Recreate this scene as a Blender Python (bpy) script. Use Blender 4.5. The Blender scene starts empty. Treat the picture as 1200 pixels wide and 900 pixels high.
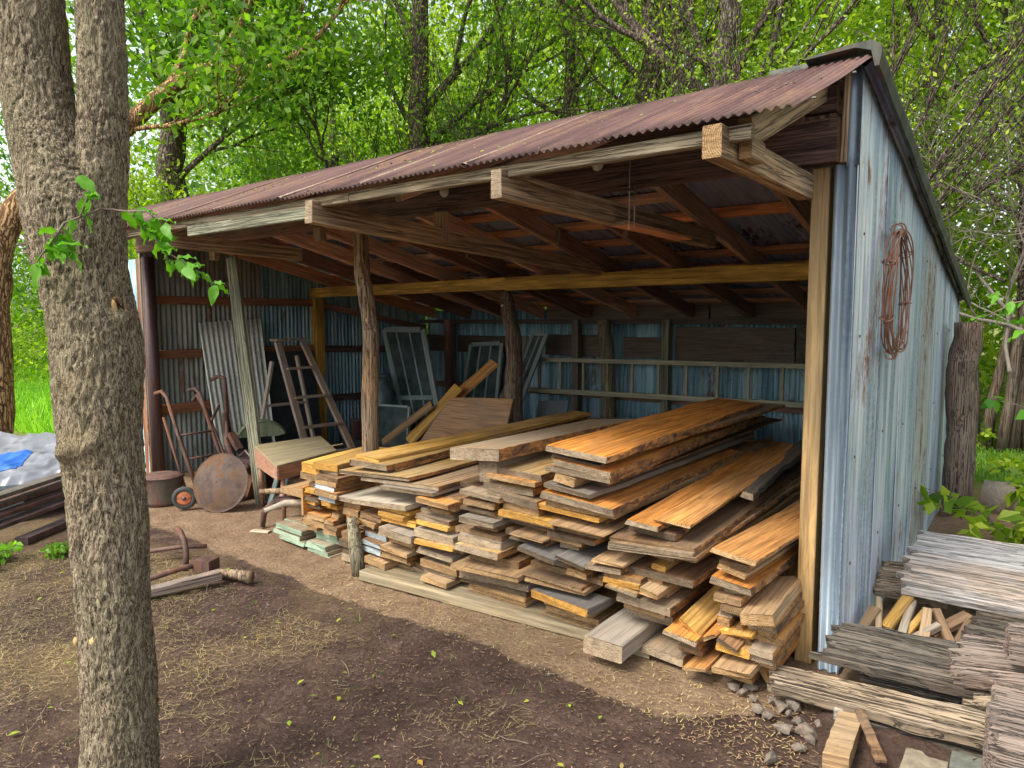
import bpy, bmesh, math, random
import numpy as np
from mathutils import Vector, Matrix, noise

sc = bpy.context.scene
col = sc.collection
rnd = random.Random(11)

# ---------------------------------------------------------------- camera, sky, sun, exposure
cam_d = bpy.data.cameras.new('camera')
cam = bpy.data.objects.new('camera', cam_d)
col.objects.link(cam)
sc.camera = cam
cam_d.sensor_width = 36.0
cam_d.lens = 824.2 / 1200 * 36.0
cam_d.clip_start = 0.05
cam_d.clip_end = 500
YAW, PITCH, ROLL = 0.6598, 0.0933, -0.0022
fwd = Vector((-math.sin(YAW) * math.cos(PITCH), math.cos(YAW) * math.cos(PITCH), -math.sin(PITCH)))
rt = fwd.cross(Vector((0, 0, 1))).normalized()
up = rt.cross(fwd)
r2 = rt * math.cos(ROLL) + up * math.sin(ROLL)
u2 = -rt * math.sin(ROLL) + up * math.cos(ROLL)
M = Matrix((r2, u2, -fwd)).transposed().to_4x4()
M.translation = Vector((0.7557, -3.3137, 1.6))
cam.matrix_world = M

SUN_ELEV, SUN_AZ = 52.0, 200.0          # azimuth measured clockwise from +Y
world = bpy.data.worlds.new('World')
sc.world = world
world.use_nodes = True
wn = world.node_tree
wn.nodes.clear()
wo = wn.nodes.new('ShaderNodeOutputWorld')
wb = wn.nodes.new('ShaderNodeBackground')
ws = wn.nodes.new('ShaderNodeTexSky')
ws.sky_type = 'NISHITA'
ws.sun_disc = False
ws.sun_elevation = math.radians(SUN_ELEV)
ws.sun_rotation = math.radians(SUN_AZ)
ws.air_density = 1.0
ws.dust_density = 3.0
ws.ozone_density = 1.0
wb.inputs['Strength'].default_value = 0.15
whs = wn.nodes.new('ShaderNodeHueSaturation')      # thin bright cloud over the blue
whs.inputs['Saturation'].default_value = 0.35
whs.inputs['Value'].default_value = 1.25
wn.links.new(ws.outputs[0], whs.inputs['Color'])
wn.links.new(whs.outputs[0], wb.inputs['Color'])
wn.links.new(wb.outputs[0], wo.inputs['Surface'])

sun_d = bpy.data.lights.new('sun', 'SUN')
sun_d.energy = 2.0
sun_d.angle = math.radians(20.0)
sun_d.color = (1.0, 0.94, 0.84)
sun = bpy.data.objects.new('sun', sun_d)
col.objects.link(sun)
az, el = math.radians(SUN_AZ), math.radians(SUN_ELEV)
sdir = Vector((math.sin(az) * math.cos(el), math.cos(az) * math.cos(el), math.sin(el)))
sun.rotation_euler = sdir.to_track_quat('Z', 'Y').to_euler()
sun.location = sdir * 30

sc.view_settings.view_transform = 'Standard'
sc.view_settings.look = 'None'
sc.view_settings.exposure = 0.92
sc.view_settings.gamma = 1.0
sc.cycles.max_bounces = 7
sc.cycles.diffuse_bounces = 4
sc.cycles.transmission_bounces = 4
sc.cycles.transparent_max_bounces = 6

# ---------------------------------------------------------------- node helpers
def new_mat(name):
    m = bpy.data.materials.new(name)
    m.use_nodes = True
    nt = m.node_tree
    nt.nodes.clear()
    out = nt.nodes.new('ShaderNodeOutputMaterial')
    bs = nt.nodes.new('ShaderNodeBsdfPrincipled')
    nt.links.new(bs.outputs[0], out.inputs['Surface'])
    return m, nt, bs, out

def node(nt, typ, ins=None, **kw):
    n = nt.nodes.new(typ)
    for k, v in kw.items():
        setattr(n, k, v)
    if ins:
        for k, v in ins.items():
            if hasattr(v, 'is_output') or isinstance(v, bpy.types.NodeSocket):
                nt.links.new(v, n.inputs[k])
            else:
                n.inputs[k].default_value = v
    return n

def c4(c):
    return (c[0], c[1], c[2], 1.0)

def ramp(nt, fac, stops):
    n = nt.nodes.new('ShaderNodeValToRGB')
    e = n.color_ramp.elements
    while len(e) < len(stops):
        e.new(0.5)
    for i, (p, c) in enumerate(stops):
        e[i].position = p
        e[i].color = c4(c) if len(c) == 3 else c
    nt.links.new(fac, n.inputs[0])
    return n.outputs[0]

def mixc(nt, fac, a, b, mode='MIX'):
    n = nt.nodes.new('ShaderNodeMix')
    n.data_type = 'RGBA'
    n.blend_type = mode
    for sock, v in ((n.inputs[0], fac), (n.inputs[6], a), (n.inputs[7], b)):
        if isinstance(v, bpy.types.NodeSocket):
            nt.links.new(v, sock)
        elif isinstance(v, (int, float)):
            sock.default_value = v
        else:
            sock.default_value = c4(v)
    return n.outputs[2]

def mathn(nt, op, a, b=0.0, c=None, clamp=False):
    n = nt.nodes.new('ShaderNodeMath')
    n.operation = op
    n.use_clamp = clamp
    for i, v in enumerate((a, b, c)):
        if v is None:
            continue
        if isinstance(v, bpy.types.NodeSocket):
            nt.links.new(v, n.inputs[i])
        else:
            n.inputs[i].default_value = v
    return n.outputs[0]

def coords(nt, scale=(1, 1, 1), rand=True, kind='Object'):
    tc = nt.nodes.new('ShaderNodeTexCoord')
    v = tc.outputs[kind]
    if rand:
        oi = nt.nodes.new('ShaderNodeObjectInfo')
        mul = node(nt, 'ShaderNodeVectorMath', operation='SCALE')
        mul.inputs[0].default_value = (31.0, 17.0, 23.0)
        nt.links.new(oi.outputs['Random'], mul.inputs['Scale'])
        ad = node(nt, 'ShaderNodeVectorMath', operation='ADD')
        nt.links.new(v, ad.inputs[0])
        nt.links.new(mul.outputs[0], ad.inputs[1])
        v = ad.outputs[0]
    mp = nt.nodes.new('ShaderNodeMapping')
    mp.inputs['Scale'].default_value = scale
    nt.links.new(v, mp.inputs['Vector'])
    return mp.outputs[0]

def noise_n(nt, vec, scale=5.0, detail=4.0, rough=0.55, dist=0.0):
    n = nt.nodes.new('ShaderNodeTexNoise')
    n.inputs['Scale'].default_value = scale
    n.inputs['Detail'].default_value = detail
    n.inputs['Roughness'].default_value = rough
    n.inputs['Distortion'].default_value = dist
    nt.links.new(vec, n.inputs['Vector'])
    return n.outputs['Fac']

def bump(nt, bs, h, strength=0.5, dist=0.01, prev=None):
    b = nt.nodes.new('ShaderNodeBump')
    b.inputs['Strength'].default_value = strength
    b.inputs['Distance'].default_value = dist
    nt.links.new(h, b.inputs['Height'])
    if prev is not None:
        nt.links.new(prev, b.inputs['Normal'])
    nt.links.new(b.outputs[0], bs.inputs['Normal'])
    return b.outputs[0]

def tone(nt, colr, amount=0.35):
    """brightness that differs from object to object"""
    oi = nt.nodes.new('ShaderNodeObjectInfo')
    f = mathn(nt, 'MULTIPLY_ADD', oi.outputs['Random'], amount * 2, 1 - amount)
    h = node(nt, 'ShaderNodeHueSaturation')
    nt.links.new(f, h.inputs['Value'])
    nt.links.new(colr, h.inputs['Color'])
    return h.outputs[0]

# ---------------------------------------------------------------- materials
MAT = {}

def wood(name, base, dark, grey=0.0, greyc=(0.28, 0.26, 0.23), rough=0.75, var=0.25, knots=True, fine=1.0, axis='Y', crack=0.0):
    m, nt, bs, out = new_mat(name)
    ax = (lambda a, b_: (a, b_, a)) if axis == 'Y' else (lambda a, b_: (a, a, b_))
    v = coords(nt, ax(20 * fine, 1.6))
    vf = coords(nt, ax(85 * fine, 2.2))
    vm = coords(nt, ax(44 * fine, 1.7))
    vb = coords(nt, (3.0, 1.2, 3.0))
    g1 = noise_n(nt, v, 1.0, 6, 0.62, 0.9)
    g2 = noise_n(nt, vf, 1.0, 3, 0.6)
    big = noise_n(nt, vb, 1.0, 4, 0.6, 0.4)
    hi = tuple(min(c * 1.28, 0.9) for c in base)
    c = ramp(nt, g1, [(0.26, dark), (0.38, tuple(x * .65 + y * .35 for x, y in zip(base, dark))), (0.48, base), (0.56, hi), (0.64, base), (0.74, tuple((x + y) / 2 for x, y in zip(base, dark)))])
    f2 = mathn(nt, 'MULTIPLY', ramp(nt, g2, [(0.38, (1, 1, 1)), (0.52, (0, 0, 0))]), 0.6)
    c = mixc(nt, f2, c, tuple(d * 0.8 for d in dark))
    g3 = noise_n(nt, vm, 1.0, 4, 0.75, 0.6)
    c = mixc(nt, 1.0, c, ramp(nt, g3, [(0.34, (0.60, 0.56, 0.54)), (0.50, (1, 1, 1)), (0.66, (1.22, 1.2, 1.18))]), 'MULTIPLY')
    if knots:
        vk = coords(nt, (5.0, 1.3, 5.0))
        vo = node(nt, 'ShaderNodeTexVoronoi', {'Vector': vk, 'Scale': 1.6, 'Randomness': 1.0})
        kf = ramp(nt, vo.outputs['Distance'], [(0.02, (1, 1, 1)), (0.10, (0, 0, 0))])
        c = mixc(nt, mathn(nt, 'MULTIPLY', kf, 0.75), c, tuple(d * 0.5 for d in dark))
    if grey > 0:
        gf = ramp(nt, big, [(0.42 - 0.25 * grey, (0, 0, 0)), (0.72 - 0.30 * grey, (1, 1, 1))])
        gcol = mixc(nt, g2, tuple(x * 0.62 for x in greyc), tuple(x * 1.35 for x in greyc))
        c = mixc(nt, mathn(nt, 'MULTIPLY', gf, min(1.0, 0.4 + 0.6 * grey)), c, gcol)
    else:
        gf = ramp(nt, big, [(0.40, (0.72, 0.72, 0.72)), (0.62, (1, 1, 1))])
        c = mixc(nt, 1.0, c, gf, 'MULTIPLY')
    hgt = mathn(nt, 'ADD', mathn(nt, 'MULTIPLY', g1, 0.6), mathn(nt, 'ADD', mathn(nt, 'MULTIPLY', g2, 0.7), mathn(nt, 'MULTIPLY', g3, 0.5)))
    if crack:
        gc = noise_n(nt, coords(nt, ax(52, 0.9)), 1.0, 3, 0.7, 1.0)
        cf = ramp(nt, mathn(nt, 'ABSOLUTE', mathn(nt, 'SUBTRACT', gc, 0.5)), [(0.0, (1, 1, 1)), (0.035, (0, 0, 0))])
        c = mixc(nt, mathn(nt, 'MULTIPLY', cf, crack), c, (0.02, 0.016, 0.013))
        hgt = mathn(nt, 'SUBTRACT', hgt, mathn(nt, 'MULTIPLY', cf, 1.5))
    c = tone(nt, c, var)
    nt.links.new(c, bs.inputs['Base Color'])
    bs.inputs['Roughness'].default_value = rough
    bs.inputs['Specular IOR Level'].default_value = 0.25
    bump(nt, bs, hgt, 1.0, 0.005)
    MAT[name] = m
    return m

def endgrain(name, base, dark, rough=0.85):
    m, nt, bs, out = new_mat(name)
    v = coords(nt, (38, 38, 110))
    n1 = noise_n(nt, v, 1.0, 5, 0.65, 1.2)
    n2 = noise_n(nt, coords(nt, (9, 9, 9)), 1.0, 4, 0.6)
    c = ramp(nt, n1, [(0.32, dark), (0.5, base), (0.68, tuple(min(1, b * 1.35) for b in base))])
    c = mixc(nt, ramp(nt, n2, [(0.4, (0, 0, 0)), (0.7, (0.6, 0.6, 0.6))]), c, dark)
    # growth rings round a heart that lies somewhere off the board
    tcr = nt.nodes.new('ShaderNodeTexCoord')
    oir = nt.nodes.new('ShaderNodeObjectInfo')
    offr = node(nt, 'ShaderNodeCombineXYZ', {0: mathn(nt, 'MULTIPLY_ADD', oir.outputs['Random'], 0.24, -0.12), 2: mathn(nt, 'MULTIPLY_ADD', oir.outputs['Random'], 0.10, 0.03)})
    adr = node(nt, 'ShaderNodeVectorMath', operation='ADD')
    nt.links.new(tcr.outputs['Object'], adr.inputs[0]); nt.links.new(offr.outputs[0], adr.inputs[1])
    wv = node(nt, 'ShaderNodeTexWave', {'Vector': adr.outputs[0], 'Scale': 42.0, 'Distortion': 2.0, 'Detail': 2.0, 'Detail Scale': 1.5}, wave_type='RINGS', rings_direction='Y')
    c = mixc(nt, 1.0, c, ramp(nt, wv.outputs['Fac'], [(0.2, (0.68, 0.64, 0.6)), (0.6, (1.08, 1.08, 1.08))]), 'MULTIPLY')
    c = tone(nt, c, 0.2)
    nt.links.new(c, bs.inputs['Base Color'])
    bs.inputs['Roughness'].default_value = rough
    bs.inputs['Specular IOR Level'].default_value = 0.2
    bump(nt, bs, n1, 0.8, 0.004)
    MAT[name] = m
    return m

wood('w_Or', (0.62, 0.25, 0.045), (0.26, 0.085, 0.018), 0.05, (0.42, 0.22, 0.10))
wood('w_or', (0.56, 0.26, 0.070), (0.23, 0.09, 0.028), 0.05, (0.42, 0.25, 0.12))
wood('w_ye', (0.60, 0.35, 0.080), (0.28, 0.13, 0.030), 0.08, (0.38, 0.30, 0.20))
wood('w_yg', (0.55, 0.34, 0.110), (0.25, 0.14, 0.050), 0.25, (0.36, 0.31, 0.23))
wood('w_tn', (0.41, 0.25, 0.115), (0.17, 0.09, 0.040), 0.30, (0.33, 0.26, 0.17))
wood('w_bn', (0.28, 0.155, 0.070), (0.11, 0.052, 0.024), 0.30, (0.25, 0.18, 0.12))
wood('w_dk', (0.20, 0.11, 0.055), (0.07, 0.04, 0.022), 0.25, (0.20, 0.15, 0.10))
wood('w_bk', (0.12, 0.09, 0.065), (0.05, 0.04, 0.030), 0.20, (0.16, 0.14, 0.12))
wood('w_gr', (0.31, 0.24, 0.165), (0.13, 0.095, 0.065), 0.60, (0.29, 0.26, 0.22))
wood('w_gw', (0.44, 0.36, 0.250), (0.22, 0.17, 0.110), 0.55, (0.42, 0.38, 0.31), knots=False)
wood('w_wt', (0.34, 0.22, 0.115), (0.14, 0.085, 0.045), 0.45, (0.29, 0.245, 0.18))
wood('w_sl', (0.20, 0.17, 0.140), (0.10, 0.085, 0.070), 0.70, (0.19, 0.18, 0.165))
wood('w_gn', (0.31, 0.20, 0.110), (0.14, 0.08, 0.040), 0.30, (0.34, 0.36, 0.28))
wood('shed_beam', (0.36, 0.19, 0.135), (0.14, 0.065, 0.05), 0.3, (0.15, 0.11, 0.09), var=0.2)
wood('shed_weathered', (0.52, 0.35, 0.20), (0.25, 0.15, 0.08), 0.30, (0.42, 0.33, 0.22), var=0.12, crack=.15)
wood('plank_base', (0.30, 0.23, 0.13), (0.13, 0.10, 0.055), 0.4, (0.27, 0.235, 0.16), var=.03)
wood('fascia_wood', (0.38, 0.27, 0.15), (0.17, 0.12, 0.07), 0.4, (0.30, 0.27, 0.19), var=.1, crack=.3)
wood('shed_greyed', (0.17, 0.10, 0.085), (0.07, 0.04, 0.035), 0.5, (0.20, 0.145, 0.125), var=0.12, crack=.5)
wood('shed_rafter', (0.66, 0.38, 0.25), (0.32, 0.16, 0.10), 0.30, (0.52, 0.37, 0.28), var=0.25)
wood('shed_purlin', (0.68, 0.29, 0.12), (0.34, 0.12, 0.05), 0.25, (0.36, 0.26, 0.18), var=0.35)
wood('shed_treated', (0.58, 0.35, 0.07), (0.34, 0.18, 0.03), 0.0, rough=0.6, var=0.06, fine=0.7)
wood('shed_post_yellow', (0.47, 0.30, 0.12), (0.25, 0.14, 0.05), 0.3, (0.36, 0.28, 0.16), rough=0.65, var=0.06, fine=0.7)
wood('shed_brown', (0.30, 0.13, 0.06), (0.14, 0.055, 0.025), 0.1, (0.24, 0.17, 0.12), var=0.1)
wood('mossy_plank', (0.24, 0.22, 0.14), (0.10, 0.085, 0.05), 0.6, (0.27, 0.28, 0.19), knots=False, crack=.5)
wood('log_rail', (0.38, 0.34, 0.22), (0.18, 0.15, 0.09), 0.4, (0.36, 0.37, 0.27), knots=False, var=.05)
wood('weathered_slab', (0.42, 0.30, 0.20), (0.16, 0.10, 0.065), 0.50, (0.40, 0.42, 0.43), fine=0.8, knots=False, crack=.4)
wood('rotten', (0.32, 0.23, 0.14), (0.10, 0.07, 0.045), 0.5, (0.29, 0.25, 0.19), fine=0.9, crack=1.0)
wood('rotten_dark', (0.13, 0.09, 0.06), (0.04, 0.03, 0.022), 0.5, (0.12, 0.11, 0.09), fine=0.9, crack=1.0)
wood('rotten_pink', (0.27, 0.19, 0.14), (0.08, 0.05, 0.038), 0.5, (0.27, 0.225, 0.19), fine=0.9, crack=1.0)
wood('ladder_wood', (0.36, 0.23, 0.14), (0.15, 0.08, 0.05), 0.5, (0.38, 0.37, 0.33))
wood('grey_paint', (0.25, 0.32, 0.30), (0.16, 0.20, 0.19), 0.4, (0.28, 0.34, 0.33), knots=False, var=0.1)
wood('desk_top', (0.36, 0.30, 0.17), (0.22, 0.17, 0.09), 0.2, (0.34, 0.30, 0.20), knots=False, var=0.03)
wood('desk_side', (0.40, 0.20, 0.12), (0.22, 0.10, 0.06), 0.1, (0.36, 0.26, 0.2), knots=False, var=0.03)
wood('log_post', (0.42, 0.27, 0.14), (0.12, 0.06, 0.03), 0.3, (0.36, 0.30, 0.22), fine=0.9, var=0.05, axis='Z', crack=1.0)
wood('log_dark', (0.20, 0.13, 0.085), (0.06, 0.04, 0.03), 0.35, (0.22, 0.18, 0.14), fine=0.9, var=0.05, axis='Z', crack=1.0)
wood('log_pale', (0.30, 0.25, 0.15), (0.12, 0.09, 0.05), 0.35, (0.28, 0.27, 0.19), fine=0.9, var=0.05, axis='Z', crack=1.0)
wood('fence_old', (0.22, 0.15, 0.10), (0.055, 0.038, 0.028), 0.4, (0.24, 0.20, 0.16), fine=0.8, var=0.3, axis='Z', crack=1.0)
# bark and waney edge of the slabs
m, nt, bs, out = new_mat('w_edge')
ev = coords(nt, (14, 5, 14))
e1 = noise_n(nt, ev, 1.0, 6, 0.75, 0.8)
e2 = noise_n(nt, coords(nt, (60, 20, 60)), 1.0, 4, 0.7)
ec = ramp(nt, e1, [(0.36, (0.07, 0.04, 0.025)), (0.46, (0.24, 0.12, 0.05)), (0.56, (0.50, 0.23, 0.06)), (0.66, (0.30, 0.19, 0.12))])
ec = mixc(nt, 1.0, ec, ramp(nt, e2, [(0.35, (0.5, 0.5, 0.5)), (0.6, (1.2, 1.2, 1.2))]), 'MULTIPLY')
nt.links.new(tone(nt, ec, 0.25), bs.inputs['Base Color'])
bs.inputs['Roughness'].default_value = 0.9
bump(nt, bs, mathn(nt, 'ADD', e1, mathn(nt, 'MULTIPLY', e2, 0.5)), 1.0, 0.012)
MAT['w_edge'] = m
endgrain('e_grey', (0.34, 0.265, 0.175), (0.13, 0.095, 0.06))
endgrain('e_tan', (0.40, 0.26, 0.125), (0.17, 0.10, 0.045))
endgrain('e_yel', (0.56, 0.31, 0.07), (0.28, 0.14, 0.035))
endgrain('e_brn', (0.27, 0.175, 0.09), (0.10, 0.06, 0.032))
endgrain('e_dk', (0.15, 0.11, 0.07), (0.06, 0.045, 0.03))
endgrain('e_green', (0.33, 0.44, 0.32), (0.20, 0.27, 0.19))
endgrain('e_white', (0.40, 0.46, 0.48), (0.22, 0.25, 0.25))

def metal(name, base, streak, rust, rust_amt=0.5, metallic=0.35, rough=0.5, streak_amt=0.6, under=None):
    m, nt, bs, out = new_mat(name)
    vs = coords(nt, (9, 9, 0.55))
    vs2 = coords(nt, (38, 38, 1.6))
    vb = coords(nt, (2.2, 2.2, 1.3))
    vsp = coords(nt, (60, 60, 60))
    s1 = noise_n(nt, vs, 1.0, 5, 0.6, 0.3)
    s2 = noise_n(nt, vs2, 1.0, 3, 0.6)
    b1 = noise_n(nt, vb, 1.0, 5, 0.62, 0.3)
    sp = node(nt, 'ShaderNodeTexVoronoi', {'Vector': vsp, 'Scale': 1.0}).outputs['Color']
    spv = node(nt, 'ShaderNodeSeparateColor', {0: sp}).outputs[0]
    c = ramp(nt, s1, [(0.32, tuple(x * 0.5 for x in base)), (0.46, base), (0.58, streak), (0.68, base)])
    c = mixc(nt, mathn(nt, 'MULTIPLY', spv, 0.38), c, tuple(min(1, x * 1.7) for x in base))
    f = mathn(nt, 'MULTIPLY', ramp(nt, s2, [(0.52, (0, 0, 0)), (0.68, (1, 1, 1))]), streak_amt)
    c = mixc(nt, f, c, streak)
    rf = mathn(nt, 'ADD', mathn(nt, 'MULTIPLY', s1, 0.45), mathn(nt, 'MULTIPLY', b1, 0.55))
    rr = ramp(nt, rf, [(0.64 - 0.22 * rust_amt, (0, 0, 0)), (0.70 - 0.22 * rust_amt, (1, 1, 1))])
    rn = noise_n(nt, coords(nt, (30, 30, 12)), 1.0, 4, 0.7)
    rr = mathn(nt, 'MULTIPLY', rr, ramp(nt, rn, [(0.38, (0, 0, 0)), (0.55, (1, 1, 1))]))
    c = mixc(nt, rr, c, rust)
    c = tone(nt, c, 0.12)
    nt.links.new(c, bs.inputs['Base Color'])
    bs.inputs['Metallic'].default_value = metallic
    rg = mathn(nt, 'ADD', mathn(nt, 'MULTIPLY', rr, 0.3), mathn(nt, 'MULTIPLY_ADD', b1, 0.25, rough - 0.12))
    nt.links.new(rg, bs.inputs['Roughness'])
    bump(nt, bs, mathn(nt, 'ADD', mathn(nt, 'MULTIPLY', rn, 0.4), b1), 0.25, 0.006)
    MAT[name] = m
    return m

metal('galv_wall', (0.28, 0.36, 0.44), (0.66, 0.70, 0.76), (0.24, 0.13, 0.07), 0.35)
metal('galv_front', (0.33, 0.41, 0.50), (0.80, 0.80, 0.82), (0.26, 0.13, 0.07), 0.55)
metal('galv_corner', (0.15, 0.20, 0.24), (0.36, 0.42, 0.46), (0.2, 0.12, 0.07), 0.2)
metal('galv_brown', (0.27, 0.31, 0.35), (0.52, 0.51, 0.50), (0.20, 0.14, 0.09), 0.62)
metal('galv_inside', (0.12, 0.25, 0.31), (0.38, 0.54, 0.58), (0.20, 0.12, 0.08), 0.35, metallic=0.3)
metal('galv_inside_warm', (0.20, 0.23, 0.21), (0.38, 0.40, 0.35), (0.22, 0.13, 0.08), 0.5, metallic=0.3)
metal('galv_loose', (0.50, 0.53, 0.47), (0.62, 0.64, 0.57), (0.3, 0.22, 0.14), 0.25, metallic=0.25)
metal('roof_under', (0.24, 0.27, 0.40), (0.42, 0.46, 0.58), (0.12, 0.05, 0.03), 0.5, metallic=0.4)
metal('roof_red', (0.088, 0.040, 0.034), (0.145, 0.080, 0.068), (0.18, 0.10, 0.06), 0.6, metallic=0.05, rough=0.65, streak_amt=0.4)
metal('trim_dark', (0.045, 0.047, 0.038), (0.09, 0.092, 0.075), (0.16, 0.08, 0.04), 0.3, metallic=0.2, rough=0.7)
metal('rusty_steel', (0.10, 0.055, 0.042), (0.17, 0.10, 0.08), (0.20, 0.085, 0.045), 0.6, metallic=0.3, rough=0.7)
metal('dark_steel', (0.09, 0.055, 0.05), (0.14, 0.10, 0.10), (0.14, 0.06, 0.04), 0.5, metallic=0.3, rough=0.5)
metal('bucket_metal', (0.12, 0.11, 0.09), (0.20, 0.18, 0.15), (0.22, 0.10, 0.06), 0.6, metallic=0.4, rough=0.6)
metal('disc_rust', (0.075, 0.048, 0.036), (0.12, 0.08, 0.055), (0.15, 0.075, 0.035), 0.7, metallic=0.1, rough=0.75)
metal('wire_rust', (0.22, 0.11, 0.075), (0.34, 0.20, 0.14), (0.30, 0.13, 0.06), 0.6, metallic=0.2, rough=0.7)
metal('orange_paint', (0.50, 0.14, 0.05), (0.55, 0.2, 0.1), (0.2, 0.09, 0.05), 0.5, metallic=0.1, rough=0.6)
metal('green_paint', (0.15, 0.19, 0.10), (0.24, 0.27, 0.16), (0.16, 0.12, 0.06), 0.3, metallic=0.1, rough=0.55)
metal('milk_can', (0.10, 0.15, 0.16), (0.18, 0.25, 0.26), (0.14, 0.09, 0.06), 0.4, metallic=0.4, rough=0.5)
metal('bright_wire', (0.5, 0.5, 0.48), (0.6, 0.6, 0.58), (0.3, 0.2, 0.12), 0.2, metallic=0.7, rough=0.4)

def simple(name, c, rough=0.7, nscale=12, var=0.3, metallic=0.0, bstr=0.3):
    m, nt, bs, out = new_mat(name)
    n1 = noise_n(nt, coords(nt, (1, 1, 1)), nscale, 5, 0.65)
    cc = ramp(nt, n1, [(0.3, tuple(x * (1 - var) for x in c)), (0.7, tuple(min(1, x * (1 + var)) for x in c))])
    nt.links.new(tone(nt, cc, 0.12), bs.inputs['Base Color'])
    bs.inputs['Roughness'].default_value = rough
    bs.inputs['Metallic'].default_value = metallic
    bump(nt, bs, n1, bstr, 0.01)
    MAT[name] = m
    return m

simple('rubber', (0.05, 0.055, 0.055), 0.8)
simple('tarp_grey', (0.19, 0.20, 0.225), 0.30, 4, 0.2)
simple('tarp_blue', (0.02, 0.14, 0.55), 0.4, 5, 0.2)
simple('stone', (0.15, 0.12, 0.09), 0.9, 30, 0.5, bstr=0.8)
simple('paver_warm', (0.22, 0.185, 0.125), 0.9, 30, 0.3, bstr=0.5)
simple('paver_green', (0.14, 0.15, 0.12), 0.9, 30, 0.3, bstr=0.5)
simple('brick_conc', (0.34, 0.32, 0.28), 0.9, 60, 0.4, bstr=0.9)
simple('porcelain', (0.55, 0.55, 0.52), 0.3, 5, 0.2)
simple('straw', (0.42, 0.30, 0.13), 0.85, 3, 0.35)
simple('chips', (0.34, 0.21, 0.11), 0.9, 3, 0.5)
simple('chips_dark', (0.15, 0.095, 0.06), 0.9, 3, 0.5)
simple('twig', (0.20, 0.15, 0.11), 0.9, 20, 0.4)
simple('twig_grey', (0.27, 0.23, 0.19), 0.9, 20, 0.4)
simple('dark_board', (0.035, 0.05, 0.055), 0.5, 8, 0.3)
simple('cut_wood', (0.50, 0.33, 0.14), 0.8, 30, 0.3)

# glass of the old window sashes
m, nt, bs, out = new_mat('old_glass')
gn = noise_n(nt, coords(nt, (1, 1, 1)), 6, 4)
nt.links.new(ramp(nt, gn, [(0.3, (0.03, 0.05, 0.05)), (0.7, (0.09, 0.12, 0.12))]), bs.inputs['Base Color'])
bs.inputs['Roughness'].default_value = 0.12
MAT['old_glass'] = m

def leafmat(name, cols, trans=0.55, rough=0.5, fresh=1.3):
    m, nt, bs, out = new_mat(name)
    ge = nt.nodes.new('ShaderNodeNewGeometry')
    st = [(i / (len(cols) - 1), c) for i, c in enumerate(cols)]
    c = ramp(nt, ge.outputs['Random Per Island'], st)
    big = noise_n(nt, coords(nt, (1, 1, 1), rand=False), 0.9, 3)
    c = mixc(nt, 1.0, c, ramp(nt, big, [(0.35, (0.6, 0.72, 0.6)), (0.65, (1.25, 1.2, 1.0))]), 'MULTIPLY')
    nt.links.new(c, bs.inputs['Base Color'])
    bs.inputs['Roughness'].default_value = rough
    bs.inputs['Specular IOR Level'].default_value = 0.35
    tr = nt.nodes.new('ShaderNodeBsdfTranslucent')
    tc = mixc(nt, 1.0, c, (fresh * 1.1, fresh * 1.25, 0.5), 'MULTIPLY')
    nt.links.new(tc, tr.inputs['Color'])
    mx = nt.nodes.new('ShaderNodeMixShader')
    mx.inputs[0].default_value = trans
    nt.links.new(bs.outputs[0], mx.inputs[1])
    nt.links.new(tr.outputs[0], mx.inputs[2])
    nt.links.new(mx.outputs[0], out.inputs['Surface'])
    MAT[name] = m

leafmat('leaf_far', [(0.20, 0.30, 0.03), (0.33, 0.43, 0.04), (0.45, 0.53, 0.06), (0.20, 0.30, 0.03), (0.52, 0.58, 0.10)], 0.55)
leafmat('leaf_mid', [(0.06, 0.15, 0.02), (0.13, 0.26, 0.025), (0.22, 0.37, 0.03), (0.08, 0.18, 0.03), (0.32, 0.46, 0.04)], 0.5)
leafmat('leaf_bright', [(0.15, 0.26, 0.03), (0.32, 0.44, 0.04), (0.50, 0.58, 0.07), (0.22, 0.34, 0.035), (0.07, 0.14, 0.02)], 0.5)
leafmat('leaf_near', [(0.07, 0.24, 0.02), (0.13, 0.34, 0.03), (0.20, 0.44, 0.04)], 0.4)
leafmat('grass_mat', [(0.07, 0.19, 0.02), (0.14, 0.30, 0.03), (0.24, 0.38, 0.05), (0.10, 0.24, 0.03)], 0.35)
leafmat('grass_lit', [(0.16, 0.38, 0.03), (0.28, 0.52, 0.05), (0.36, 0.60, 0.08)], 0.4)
leafmat('leaf_fallen', [(0.30, 0.42, 0.04), (0.45, 0.45, 0.05), (0.20, 0.34, 0.04), (0.42, 0.22, 0.05)], 0.2)
leafmat('straw_blades', [(0.46, 0.34, 0.16), (0.62, 0.48, 0.26), (0.30, 0.21, 0.11), (0.42, 0.34, 0.15)], 0.03, fresh=.9)

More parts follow.
